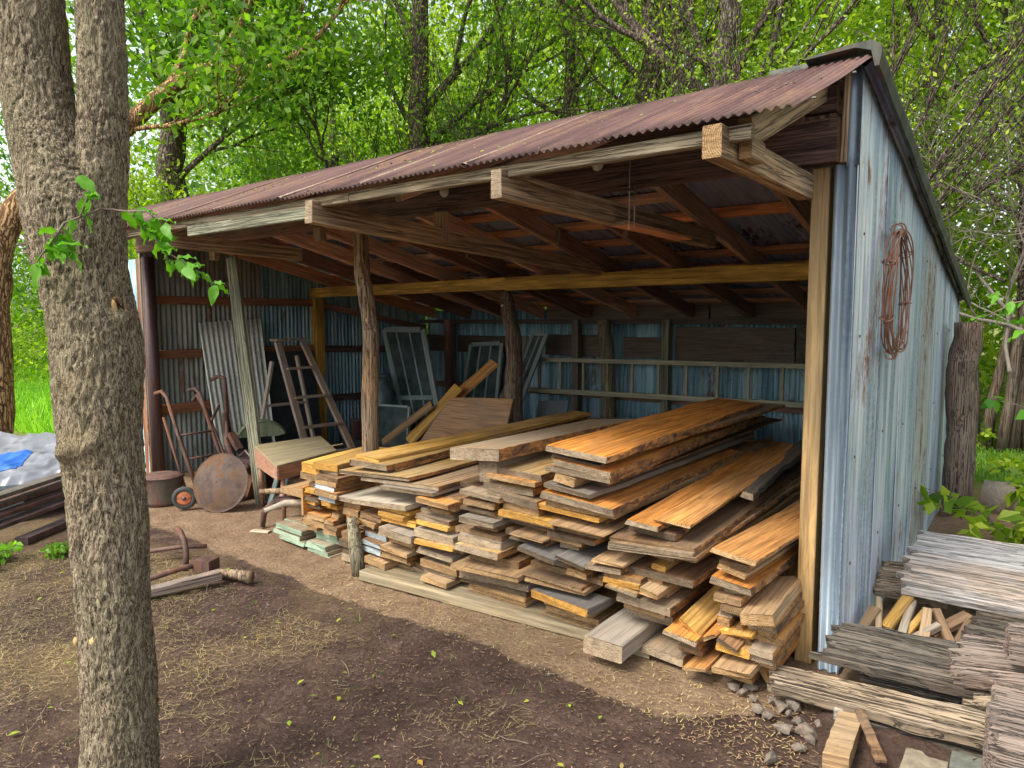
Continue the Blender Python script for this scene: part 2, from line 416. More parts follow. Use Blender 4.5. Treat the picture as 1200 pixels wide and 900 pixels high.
def barkmat(name, light, mid, dark, sx=34, sz=11, strength=1.0, moss=None, wn_=4.0, vw=.7):
    m, nt, bs, out = new_mat(name)
    v = coords(nt, (sx, sx, sz), rand=False)
    rg_ = noise_n(nt, coords(nt, (sx * .5, sx * .5, sz * .42), rand=False), 1.0, 5, 0.7, 0.8)
    rid = mathn(nt, 'SUBTRACT', 1.0, mathn(nt, 'MULTIPLY', mathn(nt, 'ABSOLUTE', mathn(nt, 'SUBTRACT', rg_, 0.5)), 6.0), clamp=True)
    w = noise_n(nt, coords(nt, (9, 9, 4), rand=False), 1.0, 4)
    wv = node(nt, 'ShaderNodeVectorMath', operation='SCALE')
    cmb = node(nt, 'ShaderNodeCombineXYZ', {0: w, 1: w, 2: w})
    nt.links.new(cmb.outputs[0], wv.inputs[0])
    wv.inputs['Scale'].default_value = wn_
    ad = node(nt, 'ShaderNodeVectorMath', operation='ADD')
    nt.links.new(v, ad.inputs[0])
    nt.links.new(wv.outputs[0], ad.inputs[1])
    vo = node(nt, 'ShaderNodeTexVoronoi', {'Vector': ad.outputs[0], 'Scale': 1.0, 'Randomness': 1.0}, feature='DISTANCE_TO_EDGE')
    vc = node(nt, 'ShaderNodeTexVoronoi', {'Vector': ad.outputs[0], 'Scale': 1.0, 'Randomness': 1.0})
    n1 = noise_n(nt, ad.outputs[0], 2.2, 6, 0.7)
    hv = mathn(nt, 'ADD', mathn(nt, 'MULTIPLY', ramp(nt, vo.outputs['Distance'], [(0.0, (0, 0, 0)), (0.28, (1, 1, 1))]), vw), mathn(nt, 'MULTIPLY', n1, 1.3 - vw))
    hv = mathn(nt, 'SUBTRACT', hv, mathn(nt, 'MULTIPLY', rid, 0.36))
    c = ramp(nt, hv, [(0.29, dark), (0.39, mid), (0.52, light), (1.0, tuple(min(1, q * 1.2) for q in light))])
    cv = node(nt, 'ShaderNodeSeparateColor', {0: vc.outputs['Color']}).outputs[0]
    c = mixc(nt, mathn(nt, 'MULTIPLY', cv, 0.35), c, mid)
    big = noise_n(nt, coords(nt, (2.2, 2.2, 1.4), rand=False), 1.0, 4, 0.6)
    if moss:
        # worn tan patch round the old scar on the trunk
        tcp = nt.nodes.new('ShaderNodeTexCoord')
        for (px_, py_, pz_, pr_) in ((-0.07, -0.035, 1.24, 0.12), (-0.08, -0.03, 1.42, 0.09)):
            dv = node(nt, 'ShaderNodeVectorMath', operation='DISTANCE')
            nt.links.new(tcp.outputs['Object'], dv.inputs[0]); dv.inputs[1].default_value = (px_, py_, pz_)
            df = node(nt, 'ShaderNodeMapRange', {0: mathn(nt, 'ADD', dv.outputs['Value'], mathn(nt, 'MULTIPLY_ADD', big, .2, -.1)), 1: pr_, 2: pr_ * .3, 3: 0.0, 4: 0.6}).outputs[0]
            c = mixc(nt, mathn(nt, 'MULTIPLY', df, hv), c, (0.62, 0.44, 0.22))
        c = mixc(nt, mathn(nt, 'MULTIPLY', ramp(nt, big, [(0.45, (0, 0, 0)), (0.65, (1, 1, 1))]), 0.4), c, moss)
    nt.links.new(c, bs.inputs['Base Color'])
    bs.inputs['Roughness'].default_value = 0.9
    bs.inputs['Specular IOR Level'].default_value = 0.15
    bump(nt, bs, hv, strength, 0.02)
    MAT[name] = m

barkmat('bark_near', (0.68, 0.57, 0.38), (0.48, 0.38, 0.245), (0.06, 0.045, 0.033), 120, 26, 1.0, (0.36, 0.34, 0.19), wn_=14.0, vw=.14)
barkmat('bark_tan', (0.60, 0.38, 0.18), (0.38, 0.22, 0.10), (0.10, 0.055, 0.03), 26, 5, 1.0)
barkmat('bark_far', (0.28, 0.22, 0.16), (0.15, 0.115, 0.085), (0.045, 0.035, 0.03), 22, 5, 1.0)
barkmat('bark_grey', (0.33, 0.28, 0.22), (0.20, 0.165, 0.13), (0.07, 0.055, 0.045), 22, 6, 1.0)
barkmat('branch', (0.22, 0.17, 0.13), (0.12, 0.095, 0.075), (0.04, 0.03, 0.027), 30, 10, 0.6)

# ground: dry dust under the roof edge, damp dark soil outside it, grass farther off
m, nt, bs, out = new_mat('soil')
tc = nt.nodes.new('ShaderNodeTexCoord')
P = tc.outputs['Object']
sep = node(nt, 'ShaderNodeSeparateXYZ', {0: P})
nb = noise_n(nt, P, 0.9, 5, 0.6)
nm = noise_n(nt, P, 6.0, 6, 0.65)
nf = noise_n(nt, P, 45.0, 5, 0.7)
nff = noise_n(nt, P, 190.0, 3, 0.7)
wet = ramp(nt, mathn(nt, 'ADD', mathn(nt, 'MULTIPLY', nm, 0.55), mathn(nt, 'MULTIPLY', nf, 0.45)),
           [(0.34, (0.034, 0.020, 0.015)), (0.5, (0.076, 0.046, 0.034)), (0.66, (0.145, 0.095, 0.070))])
dry = ramp(nt, mathn(nt, 'ADD', mathn(nt, 'MULTIPLY', nm, 0.5), mathn(nt, 'MULTIPLY', nf, 0.5)),
           [(0.34, (0.15, 0.092, 0.052)), (0.5, (0.25, 0.165, 0.10)), (0.66, (0.37, 0.26, 0.165))])
edge = mathn(nt, 'ADD', sep.outputs[1], mathn(nt, 'MULTIPLY_ADD', nb, 0.35, -0.175))
edge = mathn(nt, 'ADD', edge, mathn(nt, 'MULTIPLY_ADD', nm, 0.16, -0.08))
# the dry strip starts at y = -0.8, runs to the right corner
xr = mathn(nt, 'MULTIPLY', mathn(nt, 'MAXIMUM', mathn(nt, 'ADD', sep.outputs[0], 0.45), 0.0), 0.9)
edge = mathn(nt, 'SUBTRACT', edge, xr)
dryf = node(nt, 'ShaderNodeMapRange', {0: edge, 1: -0.815, 2: -0.785, 3: 0.0, 4: 1.0}).outputs[0]
c = mixc(nt, dryf, wet, dry)
# straw-coloured patches on the left front
sp = mathn(nt, 'MULTIPLY', ramp(nt, nb, [(0.46, (0, 0, 0)), (0.6, (1, 1, 1))]), mathn(nt, 'SUBTRACT', 1.0, dryf))
spx = node(nt, 'ShaderNodeMapRange', {0: sep.outputs[0], 1: -1.6, 2: -2.6, 3: 0.0, 4: 0.4}).outputs[0]
c = mixc(nt, mathn(nt, 'MULTIPLY', sp, spx), c, mixc(nt, nf, (0.16, 0.11, 0.05), (0.42, 0.32, 0.14)))
# grass beyond
gy = node(nt, 'ShaderNodeMapRange', {0: mathn(nt, 'ADD', sep.outputs[1], mathn(nt, 'MULTIPLY', nb, 1.5)), 1: 4.2, 2: 5.4, 3: 0.0, 4: 1.0}).outputs[0]
gx = node(nt, 'ShaderNodeMapRange', {0: sep.outputs[0], 1: -8.2, 2: -9.2, 3: 0.0, 4: 1.0}).outputs[0]
gr = ramp(nt, nf, [(0.3, (0.06, 0.10, 0.02)), (0.5, (0.16, 0.20, 0.04)), (0.7, (0.28, 0.28, 0.08))])
c = mixc(nt, mathn(nt, 'MAXIMUM', gy, gx), c, gr)
c = mixc(nt, mathn(nt, 'MULTIPLY', ramp(nt, nff, [(0.60, (0, 0, 0)), (0.72, (1, 1, 1))]), 0.35), c, (0.36, 0.26, 0.17))
nt.links.new(c, bs.inputs['Base Color'])
bs.inputs['Roughness'].default_value = 0.9
bs.inputs['Specular IOR Level'].default_value = 0.2
hh = mathn(nt, 'ADD', mathn(nt, 'MULTIPLY', nf, 0.7), mathn(nt, 'ADD', mathn(nt, 'MULTIPLY', nff, 0.25), nm))
bump(nt, bs, hh, 0.9, 0.03)
MAT['soil'] = m

# ---------------------------------------------------------------- object helpers
WM = {}

def world_of(o):
    return WM.get(o.name, Matrix.Identity(4)) if o is not None else Matrix.Identity(4)

def link(o, mat_world, parent):
    col.objects.link(o)
    if parent is not None:
        o.parent = parent
        o.matrix_basis = world_of(parent).inverted() @ mat_world
    else:
        o.matrix_basis = mat_world
    WM[o.name] = mat_world.copy()
    return o

def tag(o, label=None, cat=None, group=None, kind=None):
    if label: o['label'] = label
    if cat: o['category'] = cat
    if group: o['group'] = group
    if kind: o['kind'] = kind
    return o

def thing(name, loc, label, cat, group=None):
    e = bpy.data.objects.new(name, None)
    e.empty_display_size = 0.1
    link(e, Matrix.Translation(Vector(loc)), None)
    return tag(e, label, cat, group)

def mesh_obj(name, verts, faces, mats, parent=None, mw=None, fm=None, smooth=False):
    me = bpy.data.meshes.new(name)
    me.from_pydata([tuple(v) for v in verts], [], faces)
    for mm in (mats if isinstance(mats, (list, tuple)) else [mats]):
        me.materials.append(MAT[mm] if isinstance(mm, str) else mm)
    if fm:
        me.polygons.foreach_set('material_index', fm)
    if smooth:
        me.polygons.foreach_set('use_smooth', [True] * len(me.polygons))
    me.update()
    o = bpy.data.objects.new(name, me)
    return link(o, mw if mw is not None else Matrix.Identity(4), parent)

class MB:
    """collects shapes into ONE mesh"""
    def __init__(s):
        s.v = []; s.f = []; s.m = []
    def add(s, v, f, m=0):
        b = len(s.v)
        s.v.extend(v)
        s.f.extend([tuple(i + b for i in q) for q in f])
        s.m.extend([m] * len(f))
    def box(s, c, d, R=None, m=0):
        vs = []
        for sz in (-1, 1):
            for sx, sy in ((-1, -1), (1, -1), (1, 1), (-1, 1)):
                p = Vector((sx * d[0] / 2, sy * d[1] / 2, sz * d[2] / 2))
                if R is not None: p = R @ p
                vs.append(p + Vector(c))
        s.add(vs, [(3, 2, 1, 0), (4, 5, 6, 7), (0, 1, 5, 4), (1, 2, 6, 5), (2, 3, 7, 6), (3, 0, 4, 7)], m)
    def tube(s, pts, rad, seg=8, m=0, cap=True, wob=0.0):
        v, f = tube_geo(pts, rad, seg, cap, wob)
        s.add(v, f, m)
    def build(s, name, mats, parent=None, smooth=False, origin=(0, 0, 0), mw=None):
        o = Vector(origin)
        if mw is None:
            vs = [Vector(p) - o for p in s.v]
            mw = Matrix.Translation(o)
        else:
            inv = mw.inverted()
            vs = [inv @ Vector(p) for p in s.v]
        return mesh_obj(name, vs, s.f, mats, parent, mw, s.m, smooth)

def tube_geo(pts, rad, seg=8, cap=True, wob=0.0, seed=0.0):
    pts = [Vector(p) for p in pts]
    if not isinstance(rad, (list, tuple)): rad = [rad] * len(pts)
    v = []; f = []
    t0 = (pts[1] - pts[0]).normalized()
    a = t0.orthogonal().normalized()
    for i, p in enumerate(pts):
        t = (pts[min(i + 1, len(pts) - 1)] - pts[max(i - 1, 0)]).normalized()
        a = (a - t * a.dot(t))
        if a.length < 1e-5: a = t.orthogonal()
        a.normalize()
        b = t.cross(a)
        for k in range(seg):
            th = 2 * math.pi * k / seg
            d = a * math.cos(th) + b * math.sin(th)
            r = rad[i]
            if wob: r *= 1 + wob * noise.noise((p + d * r) * 9 + Vector((seed, 0, 0)))
            v.append(p + d * r)
    for i in range(len(pts) - 1):
        for k in range(seg):
            k2 = (k + 1) % seg
            f.append((i * seg + k, i * seg + k2, (i + 1) * seg + k2, (i + 1) * seg + k))
    if cap:
        f.append(tuple(range(seg - 1, -1, -1)))
        f.append(tuple(range((len(pts) - 1) * seg, len(pts) * seg)))
    return v, f

def frame(p0, p1, upv=(0, 0, 1)):
    p0 = Vector(p0); p1 = Vector(p1)
    y = (p1 - p0).normalized()
    z = Vector(upv) - y * Vector(upv).dot(y)
    if z.length < 1e-4: z = y.orthogonal()
    z.normalize()
    x = y.cross(z)
    m = Matrix((x, y, z)).transposed().to_4x4()
    m.translation = p0
    return m

def board_geo(w, L, h, seg=8, edge=0.0, bow=0.0, jit=0.002, seed=0.0, ch=0.003, taper=0.0, endjit=0.0, left=True, waney=False):
    """board from y=0 to y=L, x centred, top face at z=0, down to -h"""
    v = []; f = []; fm = []
    ch = min(ch, h * 0.3)
    for i in range(seg + 1):
        y = L * i / seg
        e1 = edge * noise.noise(Vector((y * 2.3 + seed, seed, 1.7))) + edge * 0.5 * noise.noise(Vector((y * 9 + seed, 3.1, seed)))
        e2 = edge * noise.noise(Vector((y * 2.1 - seed, 5.2, seed))) + edge * 0.5 * noise.noise(Vector((y * 8 - seed, seed, 8.8)))
        if not left: e1 *= 0.3
        x0 = -w / 2 * (1 - taper * i / seg) + e1
        x1 = w / 2 * (1 - taper * i / seg) + e2
        zz = bow * math.sin(math.pi * i / seg) + jit * noise.noise(Vector((y * 3, seed, 4.4)))
        under = edge * 0.6
        dy = [0.0] * 8
        if i in (0, seg) and endjit:
            dy = [endjit * noise.noise(Vector((k * 1.7, seed, y))) for k in range(8)]
        ring = [(x0 + ch, zz), (x1 - ch, zz), (x1, zz - ch), (x1 + under * 0.4, zz - h + ch), (x1 - ch, zz - h), (x0 + ch, zz - h), (x0 - under * 0.4, zz - h + ch), (x0, zz - ch)]
        for k, (x, z) in enumerate(ring):
            v.append((x, y + dy[k], z))
    for i in range(seg):
        for k in range(8):
            k2 = (k + 1) % 8
            f.append((i * 8 + k, i * 8 + k2, (i + 1) * 8 + k2, (i + 1) * 8 + k)); fm.append(2 if (waney and k in (1, 2, 3, 5, 6)) else 0)
    f.append(tuple(range(7, -1, -1))); fm.append(1)
    f.append(tuple(seg * 8 + k for k in range(8))); fm.append(1)
    return v, f, fm

_seed = [0.0]
def beam(name, p0, p1, w, h, mat, parent=None, upv=(0, 0, 1), endm='e_grey', seg=8, edge=0.0, jit=0.003, bow=0.0, label=None, centre=False):
    """timber whose TOP face centre line runs p0 -> p1"""
    _seed[0] += 1.37
    mw = frame(p0, p1, upv)
    L = (Vector(p1) - Vector(p0)).length
    v, f, fm = board_geo(w, L, h, seg, edge, bow, jit, _seed[0])
    if centre:
        v = [(a, b, c + h / 2) for a, b, c in v]
    o = mesh_obj(name, v, f, [mat, endm], parent, mw, fm)
    if label: o['label'] = label
    return o

def tube_obj(name, pts, rad, mat, parent=None, seg=10, wob=0.0, smooth=True, mats=None):
    pts = [Vector(p) for p in pts]
    v, f = tube_geo([p - pts[0] for p in pts], rad, seg, True, wob)
    return mesh_obj(name, v, f, mats or mat, parent, Matrix.Translation(pts[0]), None, smooth)

def lathe(name, prof, mat, parent, loc, seg=28, axis='Z', smooth=True, rot=None):
    v = []; f = []
    for r, z in prof:
        for k in range(seg):
            a = 2 * math.pi * k / seg
            v.append((r * math.cos(a), r * math.sin(a), z))
    for i in range(len(prof) - 1):
        for k in range(seg):
            k2 = (k + 1) % seg
            f.append((i * seg + k, i * seg + k2, (i + 1) * seg + k2, (i + 1) * seg + k))
    mw = Matrix.Translation(Vector(loc))
    if rot is not None: mw = mw @ rot
    return mesh_obj(name, v, f, mat, parent, mw, None, smooth)

# ================================================================ GROUND
def ground_z(x, y):
    z = 0.018 * noise.noise(Vector((x * 0.9, y * 0.9, 0.3))) + 0.008 * noise.noise(Vector((x * 4, y * 4, 7.3)))
    # soil banked up against the outside of the right wall
    if x > 0.02:
        z += 0.08 * min(1, (x - 0.02) / 0.2) * max(0, min(1, (y - 0.2) / 1.2)) * max(0, min(1, (6 - y) / 2))
    return z - 0.006

def ground():
    xs = sorted(set([-140, -90, -60, -40, -28] + [round(-20 + i * 1.0, 3) for i in range(12)] + [round(-8 + i * 0.06, 3) for i in range(int(10.5 / 0.06) + 1)] + [round(2.6 + i * .8, 3) for i in range(12)] + [16, 24, 40, 70, 110]))
    ys = sorted(set([-60, -30, -15, -8] + [round(-4.2 + i * 0.06, 3) for i in range(int(8.6 / 0.06) + 1)] + [round(4.6 + i * 0.5, 3) for i in range(30)] + [22, 28, 40, 60, 90, 130]))
    v = [(x, y, ground_z(x, y) if (-8.5 < x < 4 and -5 < y < 9) else 0.0) for y in ys for x in xs]
    n = len(xs)
    f = [(j * n + i, j * n + i + 1, (j + 1) * n + i + 1, (j + 1) * n + i) for j in range(len(ys) - 1) for i in range(n - 1)]
    o = mesh_obj('ground', v, f, 'soil', None, None, None, True)
    tag(o, 'bare soil floor, dry dust under the roof edge and damp dark dirt outside it', None, None, 'structure')
ground()

# ================================================================ THE SHED
W, D = 6.43, 3.95
def roof_z(y): return 2.66 - 0.22 * y
shed = thing('open_shed', (-3.2, 0, 0), 'open fronted lean-to timber shed clad in corrugated iron with a rusty red roof edge', 'shed')

def sheet(name, base0, base1, top0, top1, nrm, pitch, amp, mats, parent, seglen=8, th=0.0012, rows=4, phase=0.0, edgejit=0.0, profile=None, label=None, warp=0.0):
    """corrugated sheet spanned by base0-base1 (bottom edge) and top0-top1 (top edge)"""
    b0, b1, t0, t1 = map(Vector, (base0, base1, top0, top1))
    n = Vector(nrm).normalized()
    wd = (b1 - b0).length
    nu = max(4, int(wd / pitch * seglen))
    v = []; f = []; fm = []
    _seed[0] += 2.1
    for side in (0, 1):
        for j in range(rows + 1):
            t = j / rows
            for i in range(nu + 1):
                s = i / nu
                p = (b0.lerp(b1, s)).lerp(t0.lerp(t1, s), t)
                if profile: a = profile(s * wd)
                else: a = amp * math.sin(2 * math.pi * s * wd / pitch + phase)
                a += warp * noise.noise(Vector((s * wd * 2, t * 2, _seed[0])))
                if edgejit and j in (0, rows):
                    p = p + (t0 - b0).normalized() * edgejit * noise.noise(Vector((s * wd * 5, j, _seed[0])))
                v.append(p + n * (a + (th if side == 0 else -th)))
    N = (nu + 1) * (rows + 1)
    for side in (0, 1):
        for j in range(rows):
            for i in range(nu):
                a = side * N + j * (nu + 1) + i
                q = (a, a + 1, a + nu + 2, a + nu + 1)
                f.append(q if side == 0 else q[::-1]); fm.append(side)
    for j in (0, rows):
        for i in range(nu):
            a = j * (nu + 1) + i
            f.append((a, a + 1, N + a + 1, N + a)); fm.append(0)
    for i in (0, nu):
        for j in range(rows):
            a = j * (nu + 1) + i
            f.append((a, a + nu + 1, N + a + nu + 1, N + a)); fm.append(0)
    # local frame so that object z runs up the sheet
    z = (t0 - b0).normalized(); x = (b1 - b0).normalized(); x = (x - z * x.dot(z)).normalized(); y = z.cross(x)
    mw = Matrix((x, y, z)).transposed().to_4x4(); mw.translation = b0
    inv = mw.inverted()
    o = mesh_obj(name, [inv @ p for p in v], f, mats, parent, mw, fm, True)
    if label: o['label'] = label
    return o

# --- left wall (seen from inside), x = -6.43
wx = -W - 0.03
ny = 6
for i in range(ny):
    y0 = 0.0 + (D) * i / ny - 0.02; y1 = D * (i + 1) / ny + 0.02
    mt = ['galv_inside_warm', 'galv_inside_warm', 'galv_inside', 'galv_inside', 'galv_inside', 'galv_inside'][i]
    sheet('wall_sheet', (wx - 0.002 * (i % 2), y0, 0.0), (wx - 0.002 * (i % 2), y1, 0.0), (wx, y0, roof_z(y0) - 0.10), (wx, y1, roof_z(y1) - 0.10), (1, 0, 0), 0.054, 0.0085, [mt, 'galv_wall'], shed, phase=i)
# front strip of the left wall that turns the corner
sheet('wall_sheet', (-7.0, 0.03, 0), (-6.60, 0.03, 0), (-7.0, 0.03, 2.2), (-6.60, 0.03, 2.2), (0, -1, 0), 0.0665, 0.0085, ['galv_inside', 'galv_inside'], shed)
# --- back wall y = 3.95
nb_ = 10
for i in range(nb_):
    x0 = -W + (W) * i / nb_ - 0.01; x1 = -W + W * (i + 1) / nb_ + 0.02
    top = 1.765 if i not in (0, 3, 5) else 1.715
    sheet('wall_sheet', (x0, D + 0.03 + 0.003 * (i % 2), 0), (x1, D + 0.03 + 0.003 * (i % 2), 0), (x0, D + 0.03, top), (x1, D + 0.03, top), (0, -1, 0), 0.054, 0.0085, ['galv_inside', 'galv_wall'], shed, phase=i * 0.7, edgejit=0.02)
# --- right wall, gentle wide ripples with two crimps per sheet
def prof_r(s):
    a = 0.0022 * math.sin(s * 2 * math.pi / 0.068)
    for c in (0.05,):
        a += 0.004 * math.exp(-((s - c) / 0.012) ** 2)
    return a
rw = [0.0, 0.62, 1.22, 1.85, 2.5, 3.2, 3.98]
for i in range(6):
    y0, y1 = rw[i] - 0.02, rw[i + 1] + 0.02
    x = 0.05 + 0.003 * (i % 2)
    sheet('wall_sheet', (x, y0, 0), (x, y1, 0), (x, y0, roof_z(y0) - 0.03), (x, y1, roof_z(y1) - 0.03), (1, 0, 0), 0.04, 0, [['galv_front', 'galv_wall', 'galv_wall', 'galv_brown', 'galv_wall', 'galv_wall'][i], 'galv_inside'], shed, seglen=5, rows=8, profile=prof_r, warp=0.010, label='blotched galvanised sheet of the right side wall')
# rounded corner strip facing the front
sheet('corner_strip', (-0.035, -0.015, 0), (0.055, -0.015, 0), (-0.045, -0.015, 2.25), (0.055, -0.015, 2.25), (0, -1, 0), 0.045, 0.010, ['galv_corner', 'galv_inside'], shed, seglen=12)
# barge trim along the right roof edge
for k, (ya, yb) in enumerate(((-0.07, 1.05), (1.0, 2.35), (2.3, 4.12))):
    b = MB()
    nseg = 14
    vs = []; fs = []
    for i in range(nseg + 1):
        y = ya + (yb - ya) * i / nseg
        z = roof_z(y) + 0.045 - 0.008 * k + 0.006 * noise.noise(Vector((y * 5, k, 0)))
        hgt = 0.10 + 0.012 * noise.noise(Vector((y * 3, k, 5)))
        for (dx, dz) in ((-0.20, -0.012), (0.0, 0.006), (0.065, 0.004), (0.095, -0.02), (0.10, -hgt * 0.5), (0.092, -hgt), (0.075, -hgt), (0.06, -0.035), (0.0, -0.012), (-0.20, -0.02)):
            vs.append((0.03 + dx, y, z + dz))
    for i in range(nseg):
        for q in range(10):
            q2 = (q + 1) % 10
            fs.append((i * 10 + q, i * 10 + q2, (i + 1) * 10 + q2, (i + 1) * 10 + q))
    fs.append(tuple(range(9, -1, -1))); fs.append(tuple(nseg * 10 + q for q in range(10)))
    b.add(vs, fs)
    b.build('roof_trim', 'trim_dark', shed, False, (0.05, ya, roof_z(ya)))
# ridge capping, lifted at the right end
for k in (4,):
    xa = -0.34; xb = 0.06
    lift = 0.02
    b = MB(); vs = []; fs = []
    for i in range(5):
        x = xa + (xb - xa) * i / 4
        for (y, z) in ((-0.035, 2.672 + lift * .5), (-0.01, 2.69 + lift), (0.20, 2.650 + lift), (0.20, 2.640 + lift), (-0.01, 2.68 + lift), (-0.035, 2.665 + lift * .5)):
            vs.append((x, y + 0.02, z + 0.004 * noise.noise(Vector((x * 4, y, 0)))))
    for i in range(4):
        for q in range(6):
            q2 = (q + 1) % 6
            fs.append((i * 6 + q, i * 6 + q2, (i + 1) * 6 + q2, (i + 1) * 6 + q))
    fs.append(tuple(range(5, -1, -1))); fs.append(tuple(24 + q for q in range(6)))
    b.add(vs, fs)
    if k == 4: b.build('ridge_cap', 'trim_dark', shed, False, (xa, 0, 2.7))
# --- main roof sheets, sloping to the back
nr = 10
for i in range(nr):
    x0 = -W - 0.08 + (W + 0.12) * i / nr; x1 = -W - 0.08 + (W + 0.12) * (i + 1) / nr + 0.05
    z = 0.003 * (i % 2)
    sheet('roof_sheet', (x0, 4.12, roof_z(4.12) + z), (x1, 4.12, roof_z(4.12) + z), (x0, 0.02, roof_z(0.02) + z), (x1, 0.02, roof_z(0.02) + z), (0, 0.215, 0.977), 0.05, 0.009, ['trim_dark', 'roof_under'], shed, rows=4, phase=i)
# --- front flap, rusty red
m = MAT['roof_red']
EY, EZ = -1.05, 2.232
for i in range(nr):
    x0 = -W - 0.08 + (W + 0.13) * i / nr; x1 = -W - 0.08 + (W + 0.13) * (i + 1) / nr + 0.045
    z = 0.004 * (i % 2)
    dy = 0.02 * rnd.random()
    sheet('eave_sheet', (x0, EY - dy, EZ + z), (x1, EY - dy, EZ + z), (x0, -0.02, 2.675 + z), (x1, -0.02, 2.675 + z), (0, -0.37, 0.93), 0.034, 0.0055, ['roof_red', 'roof_under'], shed, rows=6, edgejit=0.02, phase=i * .9, warp=0.006)
# lichen-pale lap seams on the flap
simple('seam_pale', (0.27, 0.19, 0.13), 0.9, 60, 0.5)
for i in (1, 2, 3, 4, 5, 6, 7, 8):
    x = -W - 0.08 + (W + 0.13) * i / nr + 0.012
    vs = []; fs = []
    n = 16
    lowfrac = 0.0 if i in (6, 8) else 0.1 * rnd.random()
    for k in range(n + 1):
        t = k / n
        wv = 0.010 + 0.016 * abs(noise.noise(Vector((t * 6, i, 0)))) + (0.05 * max(0, 0.35 - t) if i in (6, 8) else 0)
        y = EY - 0.012 + (1.03) * t; zz = EZ + 0.435 * t + 0.011
        xx = x + 0.006 * noise.noise(Vector((t * 8, i, 3)))
        vs += [(xx - wv, y, zz - 0.008), (xx, y, zz + 0.003), (xx + wv, y, zz - 0.008)]
    for k in range(n):
        a = k * 3
        fs += [(a, a + 1, a + 4, a + 3), (a + 1, a + 2, a + 5, a + 4)]
    mesh_obj('lap_seam', [(p[0] - x, p[1] - EY, p[2] - EZ) for p in vs], fs, 'seam_pale', shed, Matrix.Translation((x, EY, EZ)))

# --- posts
def post(name, p0, p1, w, d, mat, endm='e_tan', parent=shed, **k):
    return beam(name, p0, p1, w, d, mat, parent, (0, -1, 0), endm, centre=True, **k)
post('corner_post', (-0.105, 0.05, 0), (-0.105, 0.05, 2.25), 0.075, 0.09, 'shed_post_yellow', label='yellow treated timber corner post')
post('corner_post', (-6.50, 0.04, 0), (-6.50, 0.04, 2.2), 0.14, 0.09, 'shed_brown', label='reddish brown corner post')
tube_obj('steel_post', [(-6.31, 0.0, 0), (-6.31, 0.0, 1.1), (-6.31, 0.0, 2.2)], 0.058, 'dark_steel', shed, 14)
post('wall_post', (-6.37, 2.02, 0), (-6.37, 2.02, 1.84), 0.10, 0.12, 'shed_treated', label='yellow post under the end of the long beam')
for x, w, mt in ((-5.85, .10, 'shed_beam'), (-3.78, .09, 'w_bk'), (-2.62, .085, 'mossy_plank')):
    post('wall_post', (x, 3.80, 0), (x, 3.80, 1.58), w, 0.10, mt)
def logpost(name, pts, r0, r1, mat, parent, label, seg=18):
    P = []; R = []
    n = 26
    for i in range(n + 1):
        t = i / n
        k = t * (len(pts) - 1); a = min(int(k), len(pts) - 2); q = Vector(pts[a]).lerp(Vector(pts[a + 1]), k - a)
        q += Vector((noise.noise(Vector((t * 4, r0 * 99, 0))), noise.noise(Vector((t * 4, 5, r0 * 99))), 0)) * 0.02
        P.append(q); R.append((r0 + (r1 - r0) * t) * (1 + 0.10 * noise.noise(Vector((t * 9, 2, r0 * 31)))))
    o = tube_obj(name, P, R, mat, parent, seg, 0.14, True)
    o['label'] = label
    return o
logpost('log_post', [(-3.09, 0.0, -0.02), (-3.09, 0.0, 0.9), (-3.08, 0.0, 1.5), (-3.14, 0.0, 1.9), (-3.17, 0.0, 2.26)], 0.064, 0.05, 'log_post', shed, 'knotty peeled log post at the front of the shed')
logpost('log_post', [(-3.38, 2.05, -0.02), (-3.38, 2.05, 0.9), (-3.38, 2.04, 1.5), (-3.48, 2.02, 1.85)], 0.105, 0.06, 'log_dark', shed, 'thick bark-brown log post under the middle of the long beam')
logpost('log_post', [(-3.30, 3.74, -0.02), (-3.31, 3.74, 0.9), (-3.36, 3.74, 1.58)], 0.095, 0.075, 'log_pale', shed, 'pale log post at the back wall')

# --- header and beams
beam('header_beam', (-W, -0.02, 2.43), (-3.1, -0.02, 2.44), 0.07, 0.185, 'shed_beam', shed)
beam('header_beam', (-3.1, -0.025, 2.445), (-0.03, -0.025, 2.445), 0.07, 0.185, 'shed_greyed', shed, label='weathered grey-brown header beam over the opening', endm='e_tan')
beam('upper_header', (-W, -0.02, 2.60), (-0.04, -0.02, 2.60), 0.05, 0.125, 'shed_greyed', shed, endm='e_tan')
for x in (-0.20, -0.34):
    beam('gable_block', (x, -0.06, 2.63), (x, -0.06, 2.44), 0.06, 0.03, 'shed_beam', shed, (0, -1, 0))
post('corner_trim', (0.0, -0.06, 2.25), (0.004, -0.06, 2.62), 0.022, 0.03, 'shed_weathered')
sheet('corner_strip', (0.0, -0.018, 2.24), (0.055, -0.018, 2.24), (0.0, -0.018, 2.64), (0.055, -0.018, 2.64), (0, -1, 0), 0.045, 0.004, ['galv_corner', 'galv_inside'], shed, seglen=12)
beam('long_beam', (-6.43, 1.98, 1.965), (-3.42, 1.98, 1.985), 0.045, 0.115, 'shed_treated', shed, label='yellow treated beam across the middle of the shed', endm='e_yel')
beam('long_beam', (-3.42, 1.98, 1.985), (-0.02, 1.98, 1.995), 0.045, 0.125, 'shed_treated', shed, label='yellow treated beam running to the right wall', endm='e_yel')
beam('back_plate', (-W, 3.84, 1.585), (0, 3.84, 1.585), 0.08, 0.05, 'w_bk', shed)
